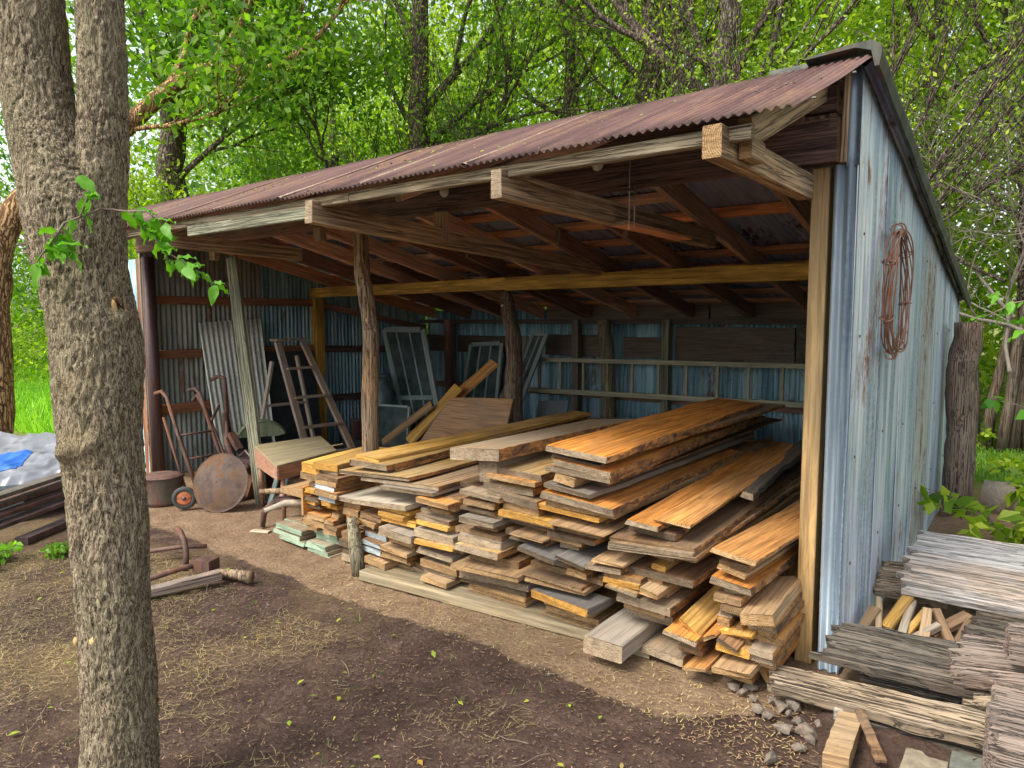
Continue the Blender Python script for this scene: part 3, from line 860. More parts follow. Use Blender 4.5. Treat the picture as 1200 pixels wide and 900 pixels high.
for xa, xb, zt in ((-6.40, -5.92, 1.37), (-5.78, -4.42, 1.37), (-4.30, -3.45, 1.40), (-3.20, -2.68, 1.38), (-2.56, -1.30, 1.50), (-1.28, -0.02, 1.52)):
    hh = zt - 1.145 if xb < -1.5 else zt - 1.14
    beam('shade_back_board', (xa, 3.90, zt), (xb, 3.90, zt), 0.03, hh, 'w_bk', shed, edge=0.006, endm='e_dk')  # real boards, near-black for interior shade; right-hand ones made taller to carry it
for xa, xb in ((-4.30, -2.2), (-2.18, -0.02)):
    beam('upper_shade_board', (xa, 3.935, 1.755), (xb, 3.935, 1.755), 0.025, 0.20, 'w_bk', shed, edge=0.004, endm='e_dk')  # added dark strips: shade of the upper back wall put into board colour
for z, xa, xb in ((0.72, -6.4, -4.6), (0.30, -6.4, 0.0), (0.72, -4.55, 0.0)):
    beam('girt', (xa, 3.90, z), (xb, 3.90, z), 0.04, 0.07, 'shed_beam', shed)
# left wall girts
beam('girt', (-6.40, 0.05, 1.835), (-6.40, 1.96, 1.835), 0.045, 0.085, 'shed_brown', shed)
beam('girt', (-6.40, 2.08, 1.80), (-6.40, 3.9, 1.80 - 0.3), 0.045, 0.075, 'shed_beam', shed)
beam('girt', (-6.40, 0.05, 1.285), (-6.40, 1.96, 1.285), 0.045, 0.085, 'shed_brown', shed)
beam('girt', (-6.40, 2.08, 1.275), (-6.40, 3.9, 1.20), 0.045, 0.085, 'shed_greyed', shed)
beam('girt', (-6.40, 0.05, 0.73), (-6.40, 0.75, 0.73), 0.045, 0.10, 'shed_brown', shed)
beam('girt', (-6.40, 2.08, 0.66), (-6.40, 3.9, 0.60), 0.045, 0.085, 'shed_greyed', shed)
# orange rafter against the left wall
def rz(y, off): return roof_z(y) - off
for i, x in enumerate((-6.30, -5.62, -4.98, -4.36, -3.72, -3.08, -2.42, -1.78, -1.14, -0.52, -0.03)):
    mt = 'shed_purlin' if i == 0 else ('shed_beam' if i % 3 == 1 else 'shed_rafter')
    beam('rafter', (x + rnd.uniform(-.02, .02), 0.03, rz(0.03, 0.058)), (x + rnd.uniform(-.03, .03), 3.97, rz(3.97, 0.058)), 0.042, 0.135, mt, shed, edge=0.004, seg=10)
for i in (2, 4, 6, 7):
    x = -5.62 + 0.64 * (i - 1) + 0.05
    beam('sister_rafter', (x, 1.0 + rnd.random(), rz(1.3, 0.07) - .02), (x, 3.9, rz(3.9, 0.07) - .01), 0.04, 0.12, 'shed_beam', shed, seg=6)
# purlins, several lengths butted over the rafters
for k, y in enumerate((0.30, 0.66, 1.05, 1.43, 1.86, 2.29, 2.70, 3.10, 3.50, 3.88)):
    x = -W
    while x < -0.1:
        L = rnd.choice([1.28, 1.92, 1.28, 2.56])
        xe = min(x + L, 0.03)
        if not (x > -1.3 and y in (0.30, 0.66, 1.05, 1.86)) :
            xe2 = xe
            if y in (0.30, 0.66, 1.05, 1.86) and xe > -1.2: xe2 = -1.18
            if xe2 - x > .2:
                beam('purlin', (x + .01, y, rz(y, 0.014)), (xe2 - .01, y + rnd.uniform(-.02, .02), rz(y, 0.014)), rnd.uniform(0.07, 0.13), 0.040, rnd.choice(['shed_purlin', 'shed_rafter', 'shed_purlin']), shed, (0, 0.215, 0.977), edge=0.008, seg=6)
        x = xe
# flap framing: fascia, flap rafters, outriggers
for xa, xb in ((-6.45, -4.1), (-4.1, -2.05), (-2.05, -0.06)):
    beam('fascia', (xa, -0.99, 2.222), (xb, -0.99, 2.222), 0.035, 0.05, 'fascia_wood', shed, edge=0.006, endm='e_grey')
beam('fascia_batten', (-3.55, -1.03, 2.170), (-2.35, -1.03, 2.172), 0.03, 0.06, 'mossy_plank', shed, label='pale lichened batten under the eave')
def flapz(y): return EZ + (y - EY) * 0.43
for i, x in enumerate((-6.2, -5.5, -4.8, -4.15, -3.55, -2.40, -1.78, -1.12)):
    beam('flap_rafter', (x, -0.96, flapz(-0.96) - .03), (x, -0.06, flapz(-0.06) - .05), 0.04, 0.09, 'shed_rafter', shed, edge=.004, seg=6)
beam('flap_rafter', (-0.11, -0.93, flapz(-0.93) - .02), (-0.10, 0.0, flapz(0.0) - .04), 0.045, 0.10, 'shed_weathered', shed, label='pale end rafter of the flap', endm='e_tan')
beam('flap_purlin', (-W, -0.5, flapz(-0.5) - .015), (-0.2, -0.5, flapz(-0.5) - .015), 0.08, 0.02, 'shed_greyed', shed, (0, -0.37, 0.93))
beam('outrigger_cheek', (-0.105, -0.93, 2.20), (-0.105, -0.80, 2.20), 0.045, 0.07, 'shed_weathered', shed, endm='e_tan')
beam('outrigger', (-0.165, -1.07, 2.222), (-0.165, 0.0, 2.225), 0.065, 0.105, 'shed_weathered', shed, label='pale outrigger under the right end of the eave', endm='e_tan')
beam('outrigger', (-1.08, -1.05, 2.20), (-1.14, 1.35, 2.185), 0.055, 0.115, 'shed_weathered', shed, label='pale outrigger carrying the middle of the eave', endm='e_grey', edge=.006)
beam('outrigger', (-2.30, -1.06, 2.20), (-2.40, 1.96, 2.075), 0.055, 0.115, 'shed_weathered', shed, label='weathered outrigger left of the middle one', endm='e_grey', edge=.006)
beam('outrigger', (-3.95, -1.0, 2.17), (-4.0, 0.10, 2.15), 0.05, 0.095, 'shed_weathered', shed, endm='e_grey')
for x, za, zb in ((-2.33, 2.26, 2.07), (-3.55, 2.26, 2.16), (-5.0, 2.26, 2.10)):
    post('hanger_block', (x, -0.05, zb), (x, -0.05, za), 0.09, 0.05, 'shed_weathered')
beam('scab_board', (-1.05, -0.1, 2.09), (-1.05, 0.7, 2.085), 0.10, 0.02, 'shed_purlin', shed)
# insulators and hooks on the header
for x, z in ((-1.19, 2.395), (-2.28, 2.375)):
    R = Matrix.Rotation(math.radians(90), 4, 'X')
    o = lathe('insulator', [(0.001, 0.035), (0.012, 0.035), (0.014, 0.026), (0.030, 0.024), (0.034, 0.012), (0.028, 0.0), (0.0, 0.0)], 'porcelain', shed, (x, -0.062, z), 18, rot=R)
    o['label'] = 'round white insulator screwed to the header beam'
tube_obj('hanging_rod', [(-1.0, -0.075, 2.44), (-1.0, -0.08, 2.05)], 0.0035, 'bright_wire', shed, 6)
tube_obj('hanging_rod', [(-0.97, -0.08, 2.26), (-0.968, -0.082, 2.05)], 0.0035, 'bright_wire', shed, 6)
tube_obj('rod_clip', [(-1.03, -0.078, 2.245), (-0.93, -0.078, 2.245)], 0.006, 'rusty_steel', shed, 6)
lathe('insulator', [(0.001, 0.02), (0.010, 0.02), (0.012, 0.0), (0.0, 0.0)], 'porcelain', shed, (-3.42, 1.93, 1.72), 12, rot=Matrix.Rotation(math.radians(90), 4, 'X'))
# nail heads on the side wall
b = MB()
for i in range(6):
    for z in (0.5, 1.0, 1.5, 1.95):
        y = rw[i] + 0.06
        if z < roof_z(y) - .1:
            b.box((0.068, y, z + rnd.uniform(-.02, .02)), (0.004, 0.012, 0.012))
b.build('nail_heads', 'rusty_steel', shed, False, (0.06, 0, 0))['kind'] = 'stuff'

# coil of barbed wire on the side wall
coil = MB()
prev = None
pts = []
for k in range(13):
    ra, rb = 0.385 + rnd.uniform(-.03, .02), 0.25 + rnd.uniform(-.022, .015)
    cz = 1.72 + rnd.uniform(-.012, .012); cy = 0.60 + rnd.uniform(-.014, .014)
    loop = []
    for i in range(45):
        a = 2 * math.pi * i / 44
        rr = 1 + 0.03 * noise.noise(Vector((math.cos(a) * 2, math.sin(a) * 2, k * 3.3)))
        loop.append(Vector((0.095 + 0.008 * math.sin(a * 3 + k) + 0.004 * k, cy + rb * rr * math.sin(a), cz + ra * 0.78 * rr * math.cos(a))))
    coil.tube(loop, 0.0034, 5)
    for i in range(k % 3, 44, 11):
        p = loop[i]
        d = Vector((0.4, 0.6, 0.5)).normalized() * 0.008
        coil.tube([p - d, p + d], 0.002, 4)
for i in range(22):
    a = 2 * math.pi * i / 22
    c = Vector((0.115, 0.60 + 0.255 * math.sin(a), 1.72 + 0.31 * math.cos(a)))
    t = Vector((0, math.cos(a), -math.sin(a)))
    n_ = Vector((0, math.sin(a), math.cos(a)))
    ring = [c + (n_ * math.cos(q) + Vector((1, 0, 0)) * math.sin(q)) * 0.028 + t * 0.01 * q / 6.28 for q in [2 * math.pi * j / 8 for j in range(9)]]
    if i % 3 == 0: coil.tube(ring, 0.004, 5)
o = coil.build('wire_coil', 'wire_rust', None, True, (0.10, 0.60, 1.40))
tag(o, 'rusty coil of barbed wire hanging on the galvanised side wall', 'wire coil')

# nail heads and leaf litter on the rusty flap
b = MB()
for i in range(58):
    x = -W + 0.115 * i
    for y in (-0.98, -0.5):
        b.box((x, y + rnd.uniform(-.01, .01), EZ + (y - EY) * 0.43 + 0.008), (0.011, 0.011, 0.005))
b.build('roof_nails', 'bucket_metal', shed, False, (-3.2, -0.7, 2.3))['kind'] = 'stuff'
b = MB()
for i in range(150):
    x = rnd.uniform(-6.3, -0.05); y = -1.0 + 0.95 * rnd.random() ** .8
    z = EZ + (y - EY) * 0.43 + 0.008; a = rnd.uniform(0, 6.28); L_ = rnd.uniform(.012, .035)
    d_ = Vector((math.cos(a), math.sin(a), .43 * math.sin(a))) * L_; s_ = Vector((-math.sin(a), math.cos(a), .43 * math.cos(a))) * L_ * .3
    p = Vector((x, y, z))
    b.add([p, p + d_ * .5 + s_ + Vector((0, 0, .004)), p + d_, p + d_ * .5 - s_ + Vector((0, 0, .003))], [(0, 1, 2, 3)])
tag(b.build('roof_litter', 'leaf_fallen', None, False, (0, 0, 0)), 'small fallen leaves lying on the rusty roof edge', None, None, 'stuff')

# ================================================================ LUMBER
LUMBER = [
("blk",-0.92,-0.744,0.151,-0.007,0.055,-0.62,0.036,0.36,"gb",0),
("g1",-3.683,-3.386,0.127,-0.016,0.008,-0.33,0.022,1.6,"gn",0),
("g1",-3.667,-3.361,0.121,-0.012,0.033,-0.42,0.005,1.6,"gn",0),
("g1",-3.691,-3.393,0.072,-0.013,0.03,-0.42,0.004,1.6,"gn",0),
("g1",-3.618,-3.326,0.041,-0.011,0.024,-0.42,0.004,1.6,"gn",0),
("g1",-3.602,-3.334,0.015,0,0.013,-0.365,-0.016,1.6,"dk",1),
("g2",-3.335,-3.154,0.21,-0.016,0.041,-0.4,0.264,0.47,"tn",0),
("g2",-3.306,-3.199,0.167,0,0.023,-0.409,-0.016,2.42,"or",1),
("g2",-3.295,-3.043,0.142,-0.013,0.045,-0.36,0.021,2.18,"gn",0),
("g2",-3.295,-3.043,0.095,-0.012,0.034,-0.34,0.044,2.58,"gn",0),
("g2",-3.305,-3.088,0.059,0.001,0.037,-0.42,0.028,3.2,"gn",0),
("g2",-3.287,-3.071,0.02,0.002,0.027,-0.42,0.038,3.06,"gn",0),
("g2",-3.222,-3.054,-0.008,0.005,0.029,-0.42,0.019,3.02,"gn",0),
("m0",-2.726,-2.532,0.363,-0.011,0.032,-0.42,0.012,3.09,"bn",0),
("m0",-2.691,-2.558,0.329,0,0.013,-0.409,0.028,2.36,"tn",1),
("m0",-2.736,-2.581,0.314,-0.017,0.033,-0.428,0.031,3.07,"tn",0),
("m0",-2.709,-2.582,0.279,0,0.021,-0.377,0.029,2.86,"tn",1),
("m0",-2.769,-2.556,0.256,-0.011,0.012,-0.395,0.02,3.06,"bn",0),
("m0",-2.688,-2.496,0.243,-0.008,0.034,-0.409,0.019,2.33,"wh",0),
("m0",-2.665,-2.489,0.207,-0.01,0.027,-0.462,0.023,2.47,"wh",0),
("m0",-2.623,-2.515,0.178,0,0.013,-0.339,-0.002,2.22,"tn",1),
("m0",-2.683,-2.498,0.163,-0.013,0.034,-0.446,0.04,2.85,"wh",0),
("m0",-2.667,-2.483,0.127,-0.012,0.02,-0.395,0.003,2.98,"wh",0),
("m0",-2.62,-2.439,0.106,-0.016,0.043,-0.475,0.01,3.13,"tn",0),
("m0",-2.581,-2.455,0.061,0,0.016,-0.408,0.021,2.98,"ye",1),
("m1",-2.522,-2.301,0.411,-0.005,0.029,-0.449,0.003,3.16,"ye",0),
("m1",-2.516,-2.223,0.381,-0.001,0.031,-0.427,0.03,2.2,"ye",0),
("m1",-2.506,-2.235,0.348,0,0.018,-0.39,0.02,2.2,"wt",1),
("m1",-2.471,-2.202,0.328,-0.014,0.045,-0.49,0.018,2.83,"gr",0),
("m1",-2.43,-2.243,0.281,-0.007,0.031,-0.387,0.017,2.91,"tn",0),
("m1",-2.412,-2.244,0.248,0,0.02,-0.427,-0.006,2.26,"tn",1),
("m1",-2.48,-2.261,0.226,-0.021,0.022,-0.39,0.048,2.71,"bn",0),
("m1",-2.49,-2.249,0.202,-0.01,0.026,-0.468,0.002,2.31,"tn",0),
("m1",-2.46,-2.266,0.174,0,0.014,-0.349,0.016,2.35,"dk",1),
("m1",-2.498,-2.278,0.158,-0.008,0.031,-0.445,0.037,2.67,"or",0),
("m1",-2.491,-2.286,0.125,-0.01,0.026,-0.403,0.034,2.21,"wt",0),
("m1",-2.325,-2.15,0.111,-0.021,0.031,-0.368,0.015,3.14,"bn",0),
("m1",-2.319,-2.169,0.078,0,0.025,-0.359,-0.01,2.89,"wt",1),
("m1",-2.449,-2.31,0.069,0,0.024,-0.365,0.02,2.08,"tn",1),
("m1",-2.578,-2.269,0.043,0.006,0.027,-0.331,0.046,3.22,"dk",0),
("m2",-1.909,-1.781,0.666,-0.016,0.024,-0.366,0.036,2.76,"dk",0),
("m2",-2.224,-1.926,0.563,-0.001,0.008,-0.368,0.03,2.46,"bn",0),
("m2",-2.156,-1.905,0.556,-0.01,0.029,-0.477,0.04,3.19,"or",0),
("m2",-2.119,-1.909,0.525,0,0.024,-0.414,0.03,2.03,"tn",1),
("m2",-2.111,-1.945,0.497,0,0.024,-0.415,0.021,2.98,"tn",1),
("m2",-2.21,-1.96,0.471,-0.004,0.023,-0.378,0.047,2.79,"gr",0),
("m2",-2.19,-1.922,0.447,-0.004,0.028,-0.446,0.003,3.16,"wt",0),
("m2",-2.178,-1.924,0.417,-0.005,0.023,-0.454,0.041,3.12,"ye",0),
("m2",-2.178,-1.911,0.393,-0.002,0.024,-0.399,0.005,2.71,"tn",0),
("m2",-2.195,-1.888,0.368,-0.003,0.05,-0.458,0.036,2.6,"gr",0),
("m2",-2.174,-1.874,0.316,0.008,0.025,-0.484,0.023,2.82,"ye",0),
("m2",-2.127,-1.882,0.289,0,0.042,-0.375,-0.019,2.8,"tn",1),
("m2",-2.161,-1.908,0.245,-0.014,0.03,-0.456,0.039,2.29,"gr",0),
("m2",-2.225,-1.932,0.242,0.007,0.02,-0.372,0.039,2.62,"bn",0),
("m2",-2.117,-1.909,0.213,0,0.035,-0.409,0.005,2.76,"dk",1),
("m2",-2.161,-1.881,0.176,-0.016,0.04,-0.44,0.046,2.47,"tn",0),
("m2",-2.148,-1.902,0.134,0,0.028,-0.417,0.026,2.35,"wt",1),
("m2",-2.11,-1.912,0.104,-0.01,0.03,-0.491,0.041,1.6,"tn",0),
("m2",-2.077,-1.953,0.072,0,0.019,-0.378,0.021,2.88,"or",1),
("m2",-2.266,-1.981,0.051,0.005,0.031,-0.244,0.007,3.08,"dk",0),
("m2",-2.239,-2.007,0.018,0,0.016,-0.428,0.002,2.18,"bn",1),
("m3",-1.728,-1.607,0.823,0.015,0.109,-0.413,0.025,1.2,"gb",0),
("m3",-1.818,-1.545,0.653,-0.01,0.028,-0.461,0,2.15,"wt",0),
("m3",-1.779,-1.552,0.623,0,0.018,-0.416,0.011,2.12,"bn",1),
("m3",-1.824,-1.596,0.603,-0.002,0.033,-0.438,0.047,2.16,"bn",0),
("m3",-1.808,-1.622,0.568,0,0.016,-0.374,0.019,2.11,"tn",1),
("m3",-1.854,-1.611,0.55,-0.004,0.017,-0.429,0.015,2.85,"dk",0),
("m3",-1.806,-1.573,0.532,-0.003,0.018,-0.402,0.008,2.74,"tn",0),
("m3",-1.802,-1.576,0.513,-0.003,0.033,-0.487,0.035,2.44,"gr",0),
("m3",-1.799,-1.586,0.478,0,0.023,-0.426,-0.015,2.45,"bn",1),
("m3",-1.764,-1.622,0.451,0,0.023,-0.386,0.011,2.51,"tn",1),
("m3",-1.888,-1.564,0.425,-0.003,0.028,-0.425,0.012,2.67,"bn",0),
("m3",-1.847,-1.552,0.396,-0.005,0.041,-0.45,0.043,2.51,"gr",0),
("m3",-1.83,-1.53,0.353,-0.002,0.033,-0.494,0.023,3.3,"yg",0),
("m3",-1.82,-1.544,0.318,0,0.016,-0.379,0.02,2.51,"or",1),
("m3",-1.795,-1.463,0.3,-0.002,0.046,-0.409,0.039,2.33,"bn",0),
("m3",-1.851,-1.389,0.252,0.022,0.028,-0.514,0.03,2.6,"tn",0),
("m3",-1.816,-1.433,0.222,0,0.034,-0.336,-0.007,2.56,"or",1),
("m3",-1.861,-1.384,0.186,0.018,0.036,-0.433,0.026,2.34,"gr",0),
("m3",-1.847,-1.404,0.148,0.017,0.024,-0.429,0.02,2.86,"dk",0),
("m3",-1.805,-1.411,0.122,0,0.027,-0.418,0.002,2.07,"or",1),
("m3",-1.826,-1.415,0.091,0,0.027,-0.4,-0.014,2.78,"tn",1),
("m3",-1.815,-1.422,0.06,0,0.027,-0.405,-0.013,2.47,"tn",1),
("m3",-1.799,-1.424,0.029,0,0.027,-0.381,0.029,2.83,"or",1),
("m4",-1.649,-1.313,0.796,-0.001,0.036,-0.399,-0.018,0.63,"yg",0),
("m4",-1.647,-1.327,0.758,-0.006,0.023,-0.441,0.008,2.43,"or",0),
("m4",-1.612,-1.377,0.733,0,0.018,-0.39,0.001,2.36,"bn",1),
("m4",-1.686,-1.356,0.713,0.002,0.039,-0.42,0.02,2.53,"yg",0),
("m4",-1.639,-1.32,0.672,-0.024,0.046,-0.441,0.032,3,"wt",0),
("m4",-1.545,-1.32,0.624,-0.009,0.044,-0.418,0.024,2.48,"or",0),
("m4",-1.556,-1.213,0.578,-0.013,0.028,-0.451,0.027,2.77,"ye",0),
("m4",-1.571,-1.231,0.548,-0.008,0.022,-0.407,0.008,3.19,"yg",0),
("m4",-1.535,-1.232,0.524,0,0.021,-0.375,0.002,2.02,"dk",1),
("m4",-1.545,-1.246,0.499,0,0.021,-0.334,-0.014,2.92,"or",1),
("m4",-1.269,-1.073,0.484,-0.001,0.022,-0.396,0.004,2,"tn",0),
("m4",-1.47,-1.255,0.476,-0.004,0.01,-0.472,0.005,2,"tn",0),
("m4",-1.565,-1.271,0.465,-0.001,0.032,-0.385,0.021,2.22,"dk",0),
("m4",-1.231,-1.114,0.46,0,0.044,-0.345,0.014,2.95,"wt",1),
("m4",-1.516,-1.276,0.431,0,0.015,-0.403,-0.018,2.78,"dk",1),
("m4",-1.389,-1.159,0.414,-0.029,0.026,-0.496,0.031,2,"sl",0),
("m4",-1.179,-1.012,0.403,-0.03,0.021,-0.468,0.01,2,"sl",0),
("m4",-1.382,-1.205,0.386,0,0.023,-0.373,0.015,2.09,"bn",1),
("m4",-1.178,-1.062,0.38,0,0.034,-0.388,0.026,2.62,"bn",1),
("m4",-1.349,-1.168,0.359,0,0.023,-0.34,-0.007,2.02,"bn",1),
("m4",-1.153,-1.024,0.342,0,0.034,-0.419,-0.012,2.05,"or",1),
("m4",-1.349,-1.163,0.331,0,0.023,-0.344,-0.017,2.86,"wt",1),
("m4",-1.411,-0.974,0.306,-0.011,0.032,-0.362,0.021,2.17,"bn",0),
("m4",-1.386,-1.038,0.273,-0.013,0.016,-0.457,0.049,2.37,"bn",0),
("m4",-1.371,-1.021,0.256,-0.002,0.022,-0.453,0.049,3.02,"tn",0),
("m4",-1.324,-1.052,0.232,0,0.027,-0.377,-0.01,2.45,"tn",1),
("m4",-1.332,-0.962,0.203,0.003,0.039,-0.495,-0.108,0.19,"og",0),
("m4",-1.323,-0.979,0.162,0,0.029,-0.428,-0.007,2.02,"tn",1),
("m4",-1.307,-1.011,0.129,0,0.029,-0.379,-0.008,2.45,"tn",1),
("m4",-1.291,-0.984,0.096,0,0.029,-0.38,0.022,2.39,"tn",1),
("m4",-1.317,-0.973,0.064,0,0.029,-0.407,-0.01,2.88,"tn",1),
("m4",-1.3,-0.982,0.031,0,0.029,-0.395,-0.017,2.13,"bn",1),
("m5",-1.243,-0.899,0.957,-0.024,0.029,-0.46,0.042,2.54,"Or",0),
("m5",-1.212,-0.943,0.926,0,0.022,-0.387,-0.017,2.67,"wt",1),
("m5",-1.237,-0.962,0.902,-0.03,0.021,-0.4,0.058,2.65,"bk",0),
("m5",-1.204,-0.891,0.881,-0.03,0.026,-0.44,0.041,2.48,"Or",0),
("m5",-1.234,-0.881,0.854,-0.02,0.031,-0.45,0.043,2.57,"Or",0),
("m5",-1.192,-1.071,0.822,-0.018,0.044,-0.45,0.009,1,"tn",0),
("m5",-1.161,-0.98,0.777,-0.009,0.012,-0.3,0.007,2.84,"dk",0),
("m5",-1.258,-0.982,0.764,-0.023,0.025,-0.46,-0.016,1.97,"gr",0),
("m5",-1.214,-1.016,0.737,0,0.02,-0.402,-0.008,2.29,"wt",1),
("m5",-1.274,-0.85,0.715,-0.03,0.038,-0.46,0.03,1.82,"Or",0),
("m5",-1.265,-0.863,0.675,0,0.03,-0.43,-0.002,2.33,"tn",1),
("m5",-1.329,-0.952,0.643,-0.015,0.026,-0.42,0.023,2.38,"ye",0),
("m5",-1.313,-0.954,0.615,0,0.028,-0.342,-0.009,2.18,"dk",1),
("m5",-1.37,-1.014,0.585,-0.01,0.008,-0.34,0.045,2.5,"dk",0),
("m5",-1.217,-0.902,0.576,-0.01,0.008,-0.48,0.012,2.6,"tn",0),
("m5",-1.267,-0.941,0.568,0.009,0.026,-0.33,0.027,2.31,"bn",0),
("m5",-1.248,-0.965,0.54,0,0.025,-0.38,-0.01,2.5,"bn",1),
("m5",-1.262,-0.982,0.511,0,0.025,-0.416,0.009,2.39,"dk",1),
("m6",-0.66,-0.49,0.68,-0.003,0.013,-0.425,0.06,2.4,"or",0),
("m6",-0.773,-0.613,0.666,-0.011,0.021,-0.474,0.06,2.55,"Or",0),
("m6",-0.758,-0.625,0.643,0,0.013,-0.371,0.006,2.75,"tn",1),
("m6",-0.79,-0.565,0.628,-0.015,0.031,-0.413,0.081,2.69,"dk",0),
("m6",-0.745,-0.604,0.595,0,0.012,-0.37,0.018,2.72,"wt",1),
("m6",-0.871,-0.455,0.581,0.021,0.014,-0.461,0.035,2.03,"bn",0),
("m6",-0.869,-0.446,0.567,0.024,0.016,-0.484,0.03,1.97,"wt",0),
("m6",-0.872,-0.438,0.548,0.03,0.016,-0.487,0.019,1.86,"wt",0),
("m6",-0.865,-0.474,0.53,0,0.031,-0.366,-0.018,2.84,"tn",1),
("m6",-0.742,-0.618,0.491,-0.004,0.037,-0.292,0.013,2.94,"bn",0),
("m6",-0.697,-0.623,0.452,0,0.026,-0.377,0.017,2.47,"ye",1),
("m6",-0.961,-0.78,0.449,0.005,0.014,-0.485,0.039,2.2,"tn",0),
("m6",-0.838,-0.473,0.424,0,0.031,-0.407,-0.018,2.13,"dk",1),
("m6",-0.995,-0.799,0.416,0.006,0.023,-0.478,0.038,2.2,"wt",0),
("m6",-0.717,-0.637,0.392,0,0.026,-0.382,0.014,2.77,"tn",1),
("m6",-0.904,-0.713,0.391,-0.002,0.023,-0.448,0.039,2.4,"or",0),
("m6",-0.907,-0.716,0.366,0.003,0.028,-0.463,0.015,2.65,"ye",0),
("m6",-0.699,-0.605,0.364,-0.013,0.031,-0.483,0.013,2.5,"tn",0),
("m6",-0.883,-0.719,0.336,-0.015,0.016,-0.485,0.014,2.15,"yg",0),
("m6",-0.667,-0.615,0.331,0,0.032,-0.37,-0.003,2.65,"tn",1),
("m6",-0.849,-0.743,0.318,0,0.019,-0.43,0.02,2.75,"tn",1),
("m6",-0.825,-0.567,0.297,-0.016,0.039,-0.451,0.013,2.5,"wt",0),
("m6",-0.81,-0.595,0.256,0,0.032,-0.429,-0.017,2.27,"tn",1),
("m6",-0.82,-0.578,0.22,0,0.032,-0.381,0.015,2.29,"wt",1),
("m6",-0.802,-0.573,0.185,0,0.032,-0.341,-0.01,2.98,"wt",1),
("m7",-0.384,-0.178,0.604,-0.016,0.018,-0.46,-0.08,1.5,"or",0),
("m7",-0.365,-0.224,0.584,0,0.027,-0.337,-0.016,2.09,"tn",1),
("m7",-0.358,-0.226,0.552,0,0.027,-0.417,0.021,2.51,"bn",1),
("m7",-0.356,-0.233,0.523,-0.029,0.018,-0.43,-0.053,0.79,"tn",0),
("m7",-0.321,-0.245,0.503,0,0.025,-0.34,0.004,2.02,"bn",1),
("m7",-0.385,-0.206,0.476,-0.018,0.036,-0.44,-0.029,0.78,"Or",0),
("m7",-0.338,-0.24,0.438,0,0.031,-0.389,0.016,2.42,"wt",1),
("m7",-0.369,-0.248,0.403,0,0.031,-0.43,0.018,2.84,"bn",1),
("m7",-0.24,-0.1,0.38,0.03,0.049,-0.48,0.053,0.52,"tn",0),
("m7",-0.338,-0.216,0.367,0,0.031,-0.429,0.017,2.25,"bn",1),
("m7",-0.365,-0.256,0.332,0,0.031,-0.371,-0.002,2.43,"dk",1),
("m7",-0.197,-0.114,0.329,0,0.028,-0.425,0.013,2.63,"or",1),
("m7",-0.374,-0.312,0.299,0.001,0.023,-0.36,0.045,1.4,"gr",0),
("m7",-0.228,-0.113,0.297,0,0.028,-0.379,-0.011,2.37,"wt",1),
("m7",-0.374,-0.318,0.274,0,0.033,-0.373,-0.018,2.72,"or",1),
("m7",-0.196,-0.141,0.266,0,0.028,-0.367,0.026,2.94,"tn",1),
("m7",-0.356,-0.206,0.239,0.008,0.019,-0.4,0.012,1.5,"ye",0),
("m7",-0.23,-0.104,0.234,0,0.028,-0.337,0.001,2.61,"or",1),
("m7",-0.352,-0.253,0.218,0,0.018,-0.337,0.006,2.47,"wt",1),
("m7",-0.573,-0.416,0.204,-0.014,0.023,-0.5,0.009,0.8,"Or",0),
("m7",-0.208,-0.114,0.203,0,0.028,-0.425,0.026,2.13,"wt",1),
("m7",-0.371,-0.204,0.198,0.001,0.015,-0.36,0.014,1.8,"bn",0),
("m7",-0.359,-0.209,0.181,0,0.033,-0.415,0.006,2.68,"ye",1),
("m7",-0.569,-0.441,0.179,0,0.031,-0.349,0.008,2.45,"dk",1),
("m7",-0.219,-0.114,0.171,0,0.028,-0.404,0.017,2.65,"wt",1),
("m7",-0.523,-0.438,0.144,0,0.031,-0.416,-0.01,2.09,"dk",1),
("m7",-0.335,-0.236,0.144,0,0.033,-0.354,0.003,2.55,"bn",1),
("m7",-0.207,-0.115,0.14,0,0.028,-0.374,0.013,2.17,"or",1),
("m7",-0.352,-0.182,0.11,0.02,0.029,-0.48,-0.007,0.48,"tn",0),
("m7",-0.545,-0.432,0.108,0,0.031,-0.393,0.02,2.2,"bn",1),
("m7",-0.321,-0.225,0.079,0,0.023,-0.408,-0.006,2.25,"wt",1),
("m7",-0.48,-0.367,0.075,0.028,0.015,-0.5,0.002,0.28,"or",0),
("m7",-0.443,-0.388,0.058,0,0.026,-0.389,0.006,2.38,"dk",1),
("m7",-0.32,-0.204,0.052,0,0.023,-0.399,0.021,2.97,"or",1),
("m7",-0.442,-0.392,0.028,0,0.026,-0.373,-0.002,2.69,"tn",1),
("m7",-0.35,-0.217,0.025,0,0.023,-0.34,0.004,2.59,"bn",1),
("q",-2.742,-2.272,0.469,0.03,0.032,-0.46,0.016,2.4,"gw",0),
("q",-2.718,-2.276,0.435,0,0.022,-0.42,-0.003,2.26,"ye",1),
("q",-2.955,-2.782,0.433,-0.001,0.028,-0.42,0.022,2.2,"gw",0),
("q",-2.951,-2.79,0.403,0,0.047,-0.364,-0.019,2.83,"or",1),
("q",-2.942,-2.782,0.352,0,0.047,-0.388,-0.002,2.57,"or",1),
("q",-2.92,-2.808,0.302,0,0.047,-0.368,0.014,2.05,"ye",1),
("q",-2.916,-2.826,0.251,0,0.047,-0.35,0.003,2.4,"bn",1),
("q",-2.931,-2.802,0.2,0,0.047,-0.411,0.029,2.44,"bn",1),
("q",-2.938,-2.785,0.15,0,0.047,-0.43,-0.012,2.1,"dk",1),
("q",-2.924,-2.786,0.099,0,0.047,-0.409,-0.001,2.63,"dk",1),
("q",-2.925,-2.806,0.049,0,0.047,-0.418,0.004,2.98,"wt",1),
